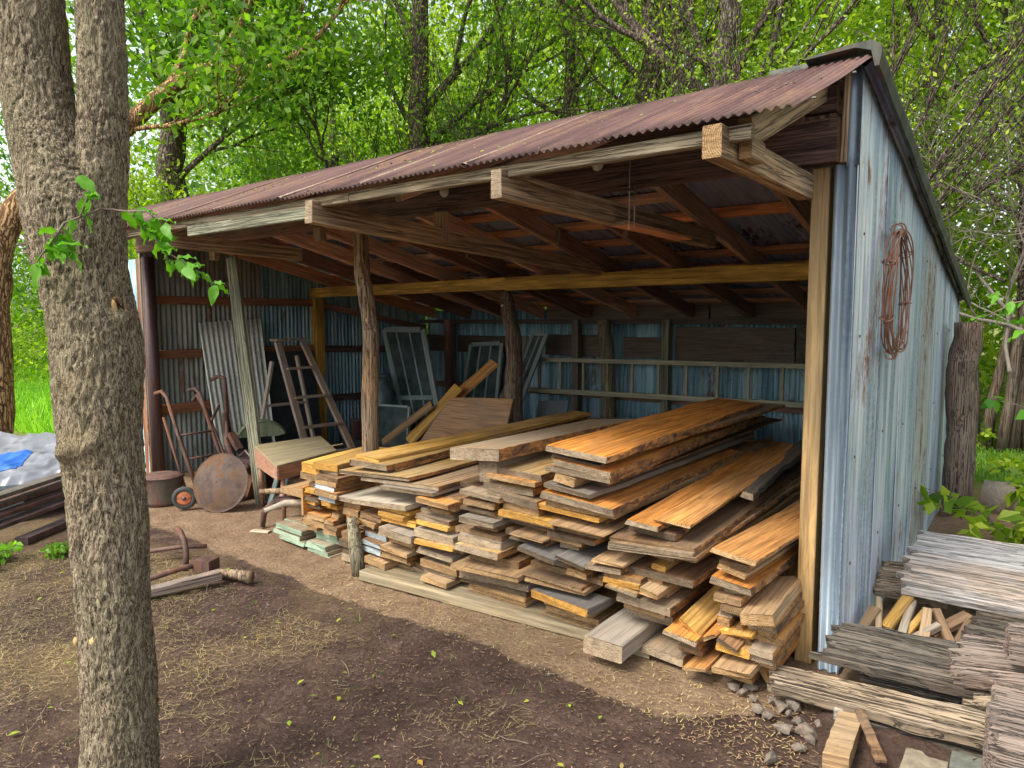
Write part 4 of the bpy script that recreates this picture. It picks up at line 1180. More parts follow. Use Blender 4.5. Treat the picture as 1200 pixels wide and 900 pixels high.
("r",-1.894,-1.55,0.896,0.03,0.065,-0.46,-0.036,1.43,"wt",0),
("sill",-0.718,-0.512,0.061,-0.012,0.04,-0.42,0.022,2.5,"wt",0),
("sill",-0.717,-0.535,0.019,0,0.017,-0.348,0.028,2.45,"dk",1),
("t",-2.795,-2.59,0.722,-0.009,0.024,-0.38,0.019,2.66,"ye",0),
("t",-2.798,-2.483,0.697,-0.004,0.036,-0.42,0.072,2.68,"yg",0),
("t",-2.737,-2.465,0.659,0.013,0.021,-0.36,0.121,2.17,"bk",0),
("t",-2.879,-2.26,0.637,0.03,0.023,-0.44,0.037,3,"yg",0),
("t",-2.694,-2.041,0.613,0.03,0.023,-0.42,0.024,3,"wt",0),
("t",-2.48,-2.037,0.589,0.02,0.025,-0.46,0.032,2.8,"gr",0),
("ul",-3.2,-2.999,0.627,-0.004,0.046,-0.4,0.217,0.68,"ye",0),
("ul",-3.317,-3.156,0.61,-0.015,0.064,-0.42,0.188,0.69,"ye",0),
("ul",-3.17,-3.003,0.579,0,0.026,-0.379,-0.012,2.34,"wt",1),
("ul",-3.168,-2.95,0.551,-0.005,0.035,-0.42,0.015,2.74,"bn",0),
("ul",-3.349,-3.178,0.544,-0.007,0.047,-0.42,0.038,2.37,"bn",0),
("ul",-3.179,-2.97,0.514,-0.005,0.029,-0.42,0.04,2.43,"or",0),
("ul",-3.344,-3.199,0.495,0,0.026,-0.347,-0.014,2.22,"tn",1),
("ul",-3.189,-2.989,0.483,-0.006,0.029,-0.42,0.004,2.31,"wh",0),
("ul",-3.32,-3.181,0.465,0,0.026,-0.371,-0.018,2.22,"tn",1),
("ul",-3.164,-2.938,0.452,-0.001,0.039,-0.44,0.035,2.23,"or",0),
("ul",-3.306,-3.192,0.434,0,0.026,-0.416,-0.014,2.31,"ye",1),
("ul",-3.146,-2.983,0.411,-0.01,0.034,-0.42,0.01,2.36,"wh",0),
("ul",-3.315,-3.183,0.404,0,0.026,-0.373,-0.011,2.1,"tn",1),
("ul",-3.125,-3.031,0.375,0,0.03,-0.422,0.008,2.79,"ye",1),
("ul",-3.346,-3.181,0.373,0,0.026,-0.409,0.014,2.43,"dk",1),
("ul",-3.326,-3.224,0.343,0,0.026,-0.394,-0.008,2.18,"ye",1),
("ul",-3.13,-3.018,0.341,0,0.03,-0.371,0.009,2.46,"ye",1),
("ul",-3.337,-3.207,0.312,0,0.026,-0.377,0.024,2.73,"dk",1),
("ul",-3.365,-3.099,0.284,0.006,0.03,-0.2,0.027,3.21,"bn",0),
("ul",-3.114,-3.033,0.274,0,0.03,-0.348,-0.006,2.39,"tn",1),
("ul",-3.351,-3.12,0.252,0,0.04,-0.394,0.024,2.96,"or",1),
("ul",-3.129,-3.03,0.241,0,0.03,-0.394,0.011,2.49,"or",1),
("ul",-3.108,-2.989,0.207,0,0.03,-0.405,0.009,2.87,"bn",1),
("ul",-3.138,-3.003,0.174,0,0.03,-0.402,-0.013,2.43,"tn",1),
]

KIND = {  # top, end, live-edge amount, look
 'Or': ('w_Or', 'e_grey', 0.016, 'bright orange'), 'or': ('w_or', 'e_tan', 0.006, 'orange tan'),
 'ye': ('w_ye', 'e_yel', 0.006, 'yellow'), 'yg': ('w_yg', 'e_grey', 0.010, 'grey-ended yellow'),
 'tn': ('w_tn', 'e_tan', 0.006, 'tan'), 'bn': ('w_bn', 'e_brn', 0.008, 'brown'),
 'dk': ('w_dk', 'e_dk', 0.010, 'dark brown'), 'bk': ('w_bk', 'e_dk', 0.012, 'blackish'),
 'gr': ('w_gr', 'e_grey', 0.010, 'grey'), 'gw': ('w_gw', 'e_grey', 0.008, 'pale grey'),
 'wt': ('w_wt', 'e_grey', 0.010, 'weathered'), 'gn': ('w_gn', 'e_green', 0.003, 'green-painted'),
 'wh': ('w_bn', 'e_white', 0.003, 'white-painted'), 'gb': ('w_gw', 'e_grey', 0.004, 'thick grey'),
 'sl': ('w_sl', 'e_dk', 0.006, 'slate-grey'), 'og': ('w_sl', 'e_yel', 0.004, 'yellow-edged'),
}
COLN = {
 'g1': 'green-ended pile farthest left', 'g2': 'green-ended pile beside the log post',
 'ul': 'short upper stack left of the log post', 'q': 'wide pair jutting left of the log post',
 't': 'top layer right of the log post', 'm0': 'narrow column right behind the log post',
 'm1': 'second column right of the log post', 'm2': 'third column right of the log post',
 'r': 'loose layer over the middle columns', 'm3': 'middle column over ground plank',
 'm4': 'column left of the tallest stack', 'm5': 'tallest stack in the middle right',
 'm6': 'stack below the long orange slabs', 'm7': 'jumbled stack against the corner post',
 'blk': 'ground in front of the stacks', 'sill': 'foot of the right-hand stacks',
}
ORD = ['topmost', 'second', 'third', 'fourth', 'fifth', 'sixth', 'seventh', 'eighth', 'ninth', 'tenth', 'eleventh', 'twelfth', 'thirteenth', 'fourteenth', 'fifteenth', 'sixteenth', 'seventeenth', 'eighteenth', 'nineteenth', 'twentieth', 'twenty-first', 'twenty-second', 'twenty-third', 'twenty-fourth']
ORD += ['twenty-fifth', 'twenty-sixth', 'twenty-seventh', 'twenty-eighth', 'twenty-ninth', 'thirtieth'] + ['thirty-' + q for q in ('first', 'second', 'third', 'fourth', 'fifth', 'sixth', 'seventh', 'eighth', 'ninth')]
seen = {}
for (cname, x0, x1, zt, dz, t, y, yaw, ln, kd, fill) in LUMBER:
    if cname in ('blk',): continue
    i = seen.get(cname, 0); seen[cname] = i + 1
    top, end, eg, look = KIND[kd]
    w = x1 - x0
    _seed[0] += 3.17
    v, f, fm = board_geo(w, ln, max(t, 0.008), 16, 1.7 * eg * min(1, w / .25), rnd.uniform(-.004, .006), 0.003, _seed[0], ch=0.0025, endjit=0.02, waney=kd in ('Or', 'wt', 'bn', 'dk', 'yg', 'bk', 'or'))
    roll = math.atan2(dz, w)
    mw = Matrix.Translation(((x0 + x1) / 2, y, zt)) @ Matrix.Rotation(yaw, 4, 'Z') @ Matrix.Rotation(-roll, 4, 'Y')
    o = mesh_obj('lumber_board', v, f, [top, end, 'w_edge'], None, mw, fm)
    tag(o, '%s board, %s from top in %s' % (look, ORD[i] if i else 'first', COLN[cname]), 'board', 'sawn boards stacked in the shed')

# the thick grey block sticking out at the foot of the pile
v, f, fm = board_geo(0.20, 0.60, 0.085, 10, 0.006, 0, 0.003, 91.3, ch=0.006, endjit=0.01)
mw = Matrix.Translation((-0.815, -0.62, 0.135)) @ Matrix.Rotation(0.02, 4, 'Z')
tag(mesh_obj('timber_block', v, f, ['w_gr', 'e_grey'], None, mw, fm), 'thick grey timber block with fibrous white side jutting out at the foot of the pile', 'timber block')
# short stake holding the pile at its left front corner
o = tube_obj('stake', [(-2.66, -0.50, -0.03), (-2.67, -0.50, 0.12), (-2.70, -0.49, 0.24), (-2.74, -0.48, 0.34)], [0.045, 0.043, 0.038, 0.03], 'log_pale', None, 12, 0.25)
tag(o, 'short greyed stake standing at the left front corner of the stacks', 'stake')
# base plank on the ground
v, f, fm = board_geo(0.245, 1.87, 0.06, 14, 0.012, 0.004, 0.004, 12.7, ch=0.01, endjit=0.03)
mw = frame((-2.57, -0.455, 0.052), (-0.72, -0.285, 0.052))
tag(mesh_obj('ground_plank', v, f, ['plank_base', 'e_grey'], None, mw, fm), 'long weathered plank lying flat on the ground before the stacks', 'plank')
# yellow panel board standing on edge
v, f, fm = board_geo(0.20, 0.42, 0.018, 6, 0.0, 0, 0.001, 5.5)
mw = Matrix.Translation((-3.33, -0.42, 0.335)) @ Matrix.Rotation(0.06, 4, 'Z') @ Matrix.Rotation(math.radians(90), 4, 'Y')
tag(mesh_obj('edge_board', v, f, ['w_Or', 'e_tan'], None, mw, fm), 'short orange board standing on edge left of the log post', 'board')
# loose tilted boards in the right-hand jumble
for (p0, p1, w, h, mt, em, upv, lab) in (
    ((-0.47, -0.44, 0.225), (-0.40, 0.05, 0.36), 0.11, 0.018, 'w_ye', 'e_yel', (0.55, -.2, .8), 'yellow board tilted like a trough wall in the jumble by the corner post'),
    ((-0.40, -0.43, 0.20), (-0.33, 0.1, 0.32), 0.10, 0.018, 'w_Or', 'e_tan', (-0.6, -.2, .8), 'orange board tilted the other way beside the trough-like one'),
    ((-0.30, -0.44, 0.20), (-0.25, 0.1, 0.30), 0.10, 0.02, 'w_bn', 'e_dk', (0.3, -.1, .9), 'brown board lying askew below the end-grain block'),
    ((-0.235, -0.36, 0.20), (-0.16, 0.7, 0.42), 0.15, 0.022, 'w_or', 'e_tan', (0.85, -.1, .45), 'orange slab leaning on edge behind the end-grain block'),
    ((-0.19, -0.34, 0.10), (-0.10, 0.9, 0.30), 0.16, 0.022, 'w_Or', 'e_tan', (0.8, -.1, .5), 'bark-edged slab leaning nearest the corner post'),
    ((-0.52, -0.30, 0.13), (-0.45, 0.4, 0.15), 0.07, 0.03, 'w_ye', 'e_yel', (0, 0, 1), 'small yellow block in the gap above the sill beam'),
):
    mw = frame(p0, p1, upv)
    v, f, fm = board_geo(w, (Vector(p1) - Vector(p0)).length, h, 8, 0.008, 0, 0.002, rnd.random() * 50, endjit=0.01)
    tag(mesh_obj('lumber_board', v, f, [mt, em], None, mw, fm), lab, 'board', 'sawn boards stacked in the shed')
# dark bearers right at the back of the stacks
for y in (0.35, 1.7):
    v, f, fm = board_geo(0.10, 2.6, 0.05, 6, 0.004, 0, 0.002, y * 9)
    tag(mesh_obj('bearer', v, f, ['w_dk', 'e_dk'], None, frame((-3.1, y, 0.05), (-0.5, y, 0.05)), fm), 'dark bearer under the stacks ' + ('near the front' if y < 1 else 'near the back'), 'bearer')

# ================================================================ THINGS INSIDE THE SHED
# long ladder hanging on the back wall
t = thing('long_ladder', (-2.4, 3.70, 0.70), 'long greyed wooden ladder hung sideways along the back wall', 'ladder')
beam('rail', (-4.62, 3.66, 1.12), (-0.2, 3.66, 1.175), 0.045, 0.05, 'log_rail', t)
beam('rail', (-4.62, 3.66, 0.745), (-0.2, 3.66, 0.81), 0.045, 0.055, 'log_rail', t)
for x in (-4.24, -3.93, -3.61, -3.29, -2.97, -2.65, -2.33, -1.99, -1.67, -1.34, -1.02, -0.70, -0.38):
    xx = x; k = (x + 4.62) / 4.42
    beam('rung', (xx, 3.66, 0.735 + .065 * k), (xx, 3.66, 1.09 + .055 * k), 0.03, 0.03, 'log_rail', t, (0, -1, 0), seg=3)
# loose corrugated sheet leaning on the left wall
o = sheet('iron_sheet', (-6.02, 0.50, 0.02), (-6.02, 1.16, 0.02), (-6.34, 0.50, 1.56), (-6.34, 1.22, 1.60), (1, 0, 0.2), 0.054, 0.009, ['galv_loose', 'galv_loose'], None, rows=8, warp=0.01)
tag(o, 'pale loose corrugated iron sheet leaning on the left wall', 'iron sheet')
# leaning plank
o = beam('leaning_plank', (-4.60, 0.05, 0.0), (-5.62, 0.46, 2.2), 0.13, 0.035, 'mossy_plank', None, (0.25, -0.95, 0))
tag(o, 'tall mossy plank leaning up beside the loose corrugated sheet', 'plank')
# stepladder
t = thing('stepladder', (-5.3, 1.2, 0.0), 'worn wooden stepladder with peeling paint leaning at the left wall', 'stepladder')
A0, A1 = Vector((-5.70, 1.02, 1.36)), Vector((-5.05, 0.95, 0.02))
B0, B1 = Vector((-5.70, 1.33, 1.36)), Vector((-4.98, 1.50, 0.02))
for a, b_ in ((A0, A1), (B0, B1)):
    beam('side_rail', a, b_, 0.075, 0.035, 'ladder_wood', t, (0.8, 0, 0.5))
beam('top_cap', A0 + Vector((-.02, -.05, .03)), B0 + Vector((-.02, .05, .03)), 0.13, 0.025, 'ladder_wood', t)
for k in (0.20, 0.42, 0.64, 0.84):
    pa, pb = A0.lerp(A1, k), B0.lerp(B1, k)
    beam('step', pa, pb, 0.10, 0.022, 'ladder_wood', t, (0, 0, 1))
for a, b_ in (((-5.78, 1.0, 1.15), (-5.75, 0.72, 0.02)), ((-5.80, 1.32, 1.2), (-5.72, 1.5, 0.02))):
    beam('rear_leg', a, b_, 0.03, 0.045, 'ladder_wood', t, (1, 0, 0))
beam('rear_rung', (-5.78, 0.88, 0.7), (-5.78, 1.42, 0.7), 0.02, 0.03, 'ladder_wood', t)
# dark panels behind the stepladder
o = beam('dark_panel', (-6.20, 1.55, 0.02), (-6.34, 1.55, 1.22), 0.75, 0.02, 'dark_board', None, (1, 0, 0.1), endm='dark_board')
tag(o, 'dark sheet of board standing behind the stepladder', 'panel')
# green fender
v = []; f = []
n = 14
for i in range(n + 1):
    a = math.radians(20 + 140 * i / n)
    for j, (r, dx) in enumerate(((0.20, 0.0), (0.215, 0.03), (0.215, 0.09), (0.20, 0.12), (0.19, 0.115), (0.205, 0.09), (0.205, 0.03), (0.19, 0.005))):
        v.append((dx, -r * math.cos(a) * 1.15, r * math.sin(a) * 1.0))
for i in range(n):
    for j in range(8):
        j2 = (j + 1) % 8
        f.append((i * 8 + j, i * 8 + j2, (i + 1) * 8 + j2, (i + 1) * 8 + j))
f.append(tuple(range(8))); f.append(tuple(n * 8 + j for j in range(7, -1, -1)))
# flat side plate
b0 = len(v)
for i in range(n + 1):
    a = math.radians(20 + 140 * i / n)
    v.append((0.112, -0.205 * math.cos(a) * 1.15, 0.205 * math.sin(a)))
    v.append((0.112, -0.16 * math.cos(a) * 1.0, 0.05))
    v.append((0.100, -0.205 * math.cos(a) * 1.15, 0.205 * math.sin(a)))
    v.append((0.100, -0.16 * math.cos(a) * 1.0, 0.05))
for i in range(n):
    q = b0 + i * 4
    f.append((q, q + 4, q + 5, q + 1)); f.append((q + 2, q + 3, q + 7, q + 6)); f.append((q + 1, q + 5, q + 7, q + 3))
mw = Matrix.Translation((-5.45, 0.62, 0.40)) @ Matrix.Rotation(math.radians(-30), 4, 'Z')
o = mesh_obj('tractor_fender', v, f, 'green_paint', None, mw, None, False)
tag(o, 'faded green curved metal fender behind the leaning plank', 'fender')
b = MB()
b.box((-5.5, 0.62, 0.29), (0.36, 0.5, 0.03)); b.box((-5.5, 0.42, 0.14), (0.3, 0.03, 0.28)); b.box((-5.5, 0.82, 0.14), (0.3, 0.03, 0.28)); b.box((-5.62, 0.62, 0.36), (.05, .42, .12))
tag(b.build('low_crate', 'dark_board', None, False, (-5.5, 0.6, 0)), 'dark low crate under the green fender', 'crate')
# slanted desk lid on a stand
t = thing('school_desk', (-4.2, 0.2, 0.0), 'old slant-topped wooden school desk standing behind the green-ended pile', 'desk')
c0 = Vector((-4.58, 0.0, 0.535)); c1 = Vector((-4.52, 0.63, 0.535)); c2 = Vector((-4.02, 0.42, 0.49)); c3 = Vector((-3.93, -0.22, 0.475))
def slab(name, cs, th, mat, parent, drop=None, n=10, jag=0.0, label=None, endm=None, sub=6):
    if jag > .01: n, sub = 44, 30
    """plank with four given top corners (far-left, far-right, near-right, near-left)"""
    a, b_, c, d = [Vector(q) for q in cs]
    ux = ((b_ - a) + (c - d)).normalized(); uy0 = ((a - d) + (b_ - c)); nz = ux.cross(uy0).normalized(); vy = nz.cross(ux)
    mw = Matrix((vy, ux, -nz * -1)).transposed().to_4x4()
    if mw.determinant() < 0:
        mw = Matrix((-vy, ux, nz)).transposed().to_4x4()
    mw.translation = (a + b_ + c + d) / 4
    inv = mw.inverted()
    v = []; f = []; fm = []
    _seed[0] += 5.3
    S = _seed[0]
    for side in (0, 1):
        for j in range(sub + 1):
            for i in range(n + 1):
                s = i / n; q = j / sub
                js = 0.0
                e0 = max(0, 1 - s * 9); e1 = max(0, 1 - (1 - s) * 9)
                if jag: js = -(noise.noise(Vector((q * 11, S, 0))) + .5 * noise.noise(Vector((q * 31, S, 0)))) * jag * 1.0 * e0 + (noise.noise(Vector((q * 11, S, 4))) + .5 * noise.noise(Vector((q * 31, S, 4)))) * jag * 0.9 * e1
                p = d.lerp(c, s).lerp(a.lerp(b_, s), q) + ux * js
                if jag: p += nz * (0.008 * noise.noise(Vector((s * 1.3, q * 4, S))) + 0.0022 * noise.noise(Vector((s * 2.5, q * 26, S))) + 0.002 * noise.noise(Vector((s * 18.0, q * 60, S))))
                if jag and j in (0, sub): p += (a - d).normalized() * 0.25 * jag * noise.noise(Vector((s * 5, j, S)))
                if side: p = p - nz * th * (1.0 + (0.25 * noise.noise(Vector((s * 6, q * 3, S + 2))) if jag else 0))
                v.append(inv @ p)
    N = (n + 1) * (sub + 1)
    for side in (0, 1):
        for j in range(sub):
            for i in range(n):
                q = side * N + j * (n + 1) + i
                F = (q, q + 1, q + n + 2, q + n + 1)
                f.append(F if side == 0 else F[::-1]); fm.append(0)
    for j in (0, sub):
        for i in range(n):
            q = j * (n + 1) + i
            F = (q, N + q, N + q + 1, q + 1); f.append(F if j == 0 else F[::-1]); fm.append(0)
    for i in (0, n):
        for j in range(sub):
            q = j * (n + 1) + i
            F = (q, q + n + 1, N + q + n + 1, N + q); f.append(F if i == 0 else F[::-1]); fm.append(1)
    o = mesh_obj(name, v, f, [mat, endm or mat], parent, mw, fm)
    if label: o['label'] = label
    return o
slab('lid', [c0, c1, c2, c3], 0.018, 'desk_top', t, n=6)
b = MB()
zb = 0.37
def quadwall(a, c, zb, th=0.015):
    a = Vector(a); c = Vector(c); d = (c - a).normalized(); n_ = Vector((-d.y, d.x, 0)) * th
    dz = Vector((0, 0, 0.018))
    a2 = a - dz; c2_ = c - dz
    A = Vector((a.x, a.y, zb)); C_ = Vector((c.x, c.y, zb))
    b.add([a2, c2_, C_, A, a2 + n_, c2_ + n_, C_ + n_, A + n_], [(0, 1, 2, 3), (7, 6, 5, 4), (0, 4, 5, 1), (1, 5, 6, 2), (2, 6, 7, 3), (3, 7, 4, 0)])
quadwall(c0, c3, zb); quadwall(c3, c2, zb); quadwall(c2, c1, zb); quadwall(c1, c0, zb)
b.add([(p.x, p.y, zb) for p in (c0, c1, c2, c3)] + [(p.x, p.y, zb - .012) for p in (c0, c1, c2, c3)], [(0, 1, 2, 3), (7, 6, 5, 4), (0, 4, 5, 1), (1, 5, 6, 2), (2, 6, 7, 3), (3, 7, 4, 0)])
b.build('desk_box', 'desk_side', t, False, (-4.2, 0.2, zb))
for p in (c0, c1, c2, c3):
    q = Vector((p.x * .92 - 4.2 * .08, p.y * .85 + .03, 0))
    tube_obj('leg', [(q.x, q.y, zb - .01), (q.x, q.y, zb * .5), (q.x, q.y, 0)], [0.016, 0.022, 0.014], 'desk_side', t, 8)
# white fluted trim boards under the desk
for k, x in enumerate((-4.50, -4.43)):
    o = beam('trim_board', (x + .05, 0.02 + .05 * k, 0), (x - .12, 0.3 + .05 * k, 0.38), 0.05, 0.015, 'grey_paint', None, (0.3, -.9, 0))
    tag(o, ['left', 'right'][k] + ' one of two pale fluted trim boards leaning under the desk', 'trim board')
# hand truck with wheel
t = thing('hand_truck', (-5.1, -0.25, 0), 'rusty hand truck with an orange-hubbed wheel by the left post', 'hand truck')
for dx, dy in ((0, 0), (-0.02, 0.32)):
    tube_obj('frame_rail', [(-5.66 + dx, -0.30 + dy, 0.93), (-5.56 + dx, -0.29 + dy, 0.955), (-5.47 + dx, -0.29 + dy, 0.91), (-5.40 + dx, -0.29 + dy, 0.78), (-5.30 + dx, -0.29 + dy, 0.6), (-5.02 + dx, -0.28 + dy, 0.12)], 0.017, 'rusty_steel', t, 8)
tube_obj('brace', [(-5.55, -0.29, 0.72), (-5.20, -0.29, 0.10)], 0.012, 'rusty_steel', t, 8)
for k in (0.3, 0.6, 0.85):
    p = Vector((-5.40, -0.29, 0.78)).lerp(Vector((-5.02, -0.28, 0.12)), k)
    tube_obj('crossbar', [p, p + Vector((-.02, .32, 0))], 0.010, 'rusty_steel', t, 8)
b = MB(); b.box((-4.97, -0.12, 0.06), (0.22, 0.36, 0.008)); b.build('toe_plate', 'rusty_steel', t, False, (-4.97, -.12, .06))
Rw = Matrix.Rotation(math.radians(55), 4, 'Z') @ Matrix.Rotation(math.radians(90), 4, 'X')
wl = lathe('wheel', [(0.0, -0.02), (0.045, -0.022), (0.062, -0.016), (0.062, 0.016), (0.045, 0.022), (0.0, 0.02)], 'orange_paint', t, (-4.98, -0.42, 0.10), 24, rot=Rw)
lathe('tyre', [(0.062, -0.02), (0.075, -0.026), (0.092, -0.02), (0.098, 0.0), (0.092, 0.02), (0.075, 0.026), (0.062, 0.02)], 'rubber', wl, (-4.98, -0.42, 0.10), 28, rot=Rw)
lathe('hub', [(0.0, -0.035), (0.014, -0.035), (0.016, 0.035), (0.0, 0.035)], 'dark_steel', wl, (-4.98, -0.42, 0.10), 12, rot=Rw)
# disc
Rd = Matrix.Rotation(math.radians(28), 4, 'Z') @ Matrix.Rotation(math.radians(72), 4, 'X')
prof = []
for i in range(13):
    r = 0.012 + (0.245 - 0.012) * i / 12
    prof.append((r, 0.05 * (1 - (r / .245) ** 2)))
prof += [(0.248, 0.003), (0.248, -0.003)]
for i in range(12, -1, -1):
    r = 0.012 + (0.242 - 0.012) * i / 12
    prof.append((r, 0.05 * (1 - (r / .245) ** 2) - 0.006))
prof.append(prof[0])
o = lathe('plough_disc', prof, 'disc_rust', None, (-4.72, -0.24, 0.235), 48, rot=Rd)
tag(o, 'round rusty plough disc leaning before the leaning plank', 'plough disc')
# bucket
t = thing('bucket', (-5.10, -0.42, 0), 'rusty round bucket standing left of the orange-hubbed wheel', 'bucket')
lathe('body', [(0.0, 0.01), (0.15, 0.0), (0.155, 0.03), (0.17, 0.22), (0.178, 0.235), (0.172, 0.24), (0.163, 0.225), (0.148, 0.03), (0.0, 0.02)], 'bucket_metal', t, (-5.36, -0.42, 0), 32)
lathe('lid', [(0.0, 0.262), (0.12, 0.258), (0.176, 0.244), (0.184, 0.232), (0.176, 0.241), (0.0, 0.25)], 'rusty_steel', t, (-5.36, -0.42, 0.0), 32)
# plough handles and scrap
t = thing('walking_plough', (-5.1, 0.2, 0), 'rusty walking plough with curved handles before the left wall', 'plough')
tube_obj('handle', [(-6.05, 0.45, 0.98), (-5.98, 0.5, 1.02), (-5.88, 0.5, 1.0), (-5.80, 0.46, 0.85), (-5.72, 0.42, 0.62), (-5.4, 0.30, 0.25)], 0.02, 'rusty_steel', t, 8)
tube_obj('handle', [(-5.95, 0.20, 0.80), (-5.86, 0.2, 0.86), (-5.75, 0.22, 0.72), (-5.5, 0.2, 0.42), (-5.2, 0.16, 0.12)], 0.02, 'rusty_steel', t, 8)
tube_obj('beam', [(-5.75, 0.42, 0.66), (-5.45, 0.25, 0.42), (-5.1, 0.12, 0.30), (-4.85, 0.1, 0.28)], 0.028, 'rusty_steel', t, 8)
tube_obj('crossbar', [(-5.95, 0.47, 0.72), (-5.60, 0.18, 0.62)], 0.014, 'rusty_steel', t, 8)
tube_obj('standard', [(-5.52, 0.3, 0.62), (-5.46, 0.26, 0.3), (-5.46, 0.22, 0.02)], 0.018, 'rusty_steel', t, 8)
b = MB(); b.box((-5.0, 0.12, 0.16), (0.35, 0.05, 0.22), Matrix.Rotation(0.5, 3, 'Y')); b.box((-5.3, 0.25, 0.45), (0.2, 0.06, 0.05), Matrix.Rotation(0.8, 3, 'Y'))
b.build('share', 'rusty_steel', t, False, (-5.0, .12, .16))
b = MB(); b.box((-5.05, 0.3, 0.30), (0.34, 0.3, 0.03)); b.box((-5.05, 0.3, 0.20), (0.26, 0.2, 0.16)); b.tube([(-5.15, .2, .34), (-5.05, .2, .40), (-4.95, .2, .34)], .012, 6); b.box((-5.05, 0.32, 0.06), (0.30, 0.26, 0.12))
o = b.build('engine_block', 'dark_steel', None, False, (-5.05, 0.3, 0)); tag(o, 'dark lump of greasy machinery behind the disc', 'machine part')
# milk can and dark drums behind the log post
o = lathe('milk_can', [(0.0, 0.0), (0.17, 0.0), (0.175, 0.05), (0.17, 0.42), (0.15, 0.52), (0.10, 0.60), (0.10, 0.66), (0.13, 0.68), (0.13, 0.70), (0.0, 0.71)], 'milk_can', None, (-5.75, 2.45, 0.22), 28)
tag(o, 'blue-grey metal milk can standing behind the log post', 'milk can')
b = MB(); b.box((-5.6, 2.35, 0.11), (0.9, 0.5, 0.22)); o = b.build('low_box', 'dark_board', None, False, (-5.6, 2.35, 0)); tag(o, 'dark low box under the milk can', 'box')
lathe('paint_can', [(0.0, 0.0), (0.10, 0.0), (0.10, 0.22), (0.104, 0.225), (0.0, 0.23)], 'dark_steel', None, (-5.55, 1.95, 0.22), 20)
tag(bpy.data.objects['paint_can'], 'small dark can beside the stepladder foot', 'can')
# window sashes
def sash(name, tl, tr, br, bl, nv, hr, label, fw=0.06, glass=True):
    tl, tr, br, bl = map(Vector, (tl, tr, br, bl))
    nrm = (tr - tl).cross(bl - tl).normalized()
    if nrm.y > 0: nrm = -nrm
    t = thing(name, bl, label, 'window sash')
    for a, b_ in ((tl, bl), (tr, br)):
        beam('stile', a, b_, fw, 0.035, 'grey_paint', t, nrm)
    ux = (tr - tl).normalized(); hw = fw / 2 + .001
    for a, b_ in ((tl, tr), (bl, br)):
        beam('cross_rail', a + ux * hw, b_ - ux * hw, fw, 0.035, 'grey_paint', t, nrm)
    for k in range(1, nv + 1):
        beam('muntin', tl.lerp(tr, k / (nv + 1)) - Vector((0, 0, .03)), bl.lerp(br, k / (nv + 1)) + Vector((0, 0, .03)), 0.022, 0.02, 'grey_paint', t, nrm, seg=3)
    for k in hr:
        beam('cross_rail', tl.lerp(bl, k) + ux * hw + nrm * .002, tr.lerp(br, k) - ux * hw + nrm * .002, fw * .8, 0.03, 'grey_paint', t, nrm)
    if glass:
        q = [p - nrm * 0.016 for p in (tl, tr, br, bl)] + [p - nrm * 0.020 for p in (tl, tr, br, bl)]
        mesh_obj('pane', [p - bl for p in q], [(0, 1, 2, 3), (7, 6, 5, 4), (0, 4, 5, 1), (1, 5, 6, 2), (2, 6, 7, 3), (3, 7, 4, 0)], 'old_glass', t, Matrix.Translation(bl))
sash('window_sash', (-6.20, 2.92, 1.46), (-5.52, 2.95, 1.46), (-4.86, 2.60, 0.16), (-5.42, 2.58, 0.10), 2, (0.62,), 'tall grey-painted window sash leaning behind the log post', 0.07)
sash('window_sash', (-5.30, 3.60, 1.26), (-4.78, 3.60, 1.29), (-4.80, 3.45, 0.10), (-5.42, 3.45, 0.10), 2, (), 'smaller pale sash standing at the back wall left of the middle post', 0.05)
sash('window_sash', (-4.22, 3.50, 1.42), (-4.05, 3.55, 1.42), (-4.35, 3.1, 0.10), (-4.52, 3.05, 0.10), 1, (), 'narrow greenish sash frame leaning behind the thick middle post', 0.05)
o = beam('leaning_board', (-4.55, 3.0, 0.05), (-4.28, 3.45, 1.38), 0.10, 0.03, 'mossy_plank', None, (0.5, -.8, 0.2)); tag(o, 'greenish board leaning left of the narrow sash frame', 'board')
sash('screen_frame', (-5.62, 2.12, 0.60), (-4.92, 2.12, 0.62), (-4.80, 1.95, 0.04), (-5.45, 1.95, 0.04), 0, (), 'low dark framed screen standing before the tall sash', 0.025)
# brown panels leaning before the middle post
o = slab('brown_panel', [(-4.10, 1.93, 0.80), (-3.30, 1.93, 0.84), (-3.30, 1.70, 0.25), (-4.42, 1.70, 0.25)], 0.025, 'w_bn', None, n=6); tag(o, 'wide brown board leaning left of the thick middle post', 'panel')
o = slab('brown_panel', [(-3.30, 2.35, 0.78), (-2.98, 2.40, 0.80), (-2.95, 2.2, 0.25), (-3.30, 2.2, 0.25)], 0.02, 'dark_board', None, n=6); tag(o, 'dark board end sticking out right of the thick middle post', 'panel')
for (p0, p1, w, mt, lab) in (
    ((-4.75, 1.95, 0.30), (-4.12, 2.65, 1.13), 0.22, 'w_or', 'orange-brown slab leaning up behind the brown panel'),
    ((-4.66, 1.85, 0.30), (-4.30, 2.25, 0.88), 0.20, 'w_ye', 'yellowish split slab leaning lower in front of the orange-brown one'),
    ((-4.95, 1.75, 0.28), (-4.50, 2.05, 0.70), 0.10, 'w_tn', 'tan bark-edged offcut leaning leftmost of the slabs'),
    ((-4.10, 2.3, 0.30), (-3.82, 2.75, 1.05), 0.10, 'w_dk', 'dark slat leaning just left of the thick middle post')):
    o = beam('leaning_slab', p0, p1, w, 0.03, mt, None, (-.4, -.8, .3), edge=.02); tag(o, lab, 'slab', 'slabs leaning at the middle post')
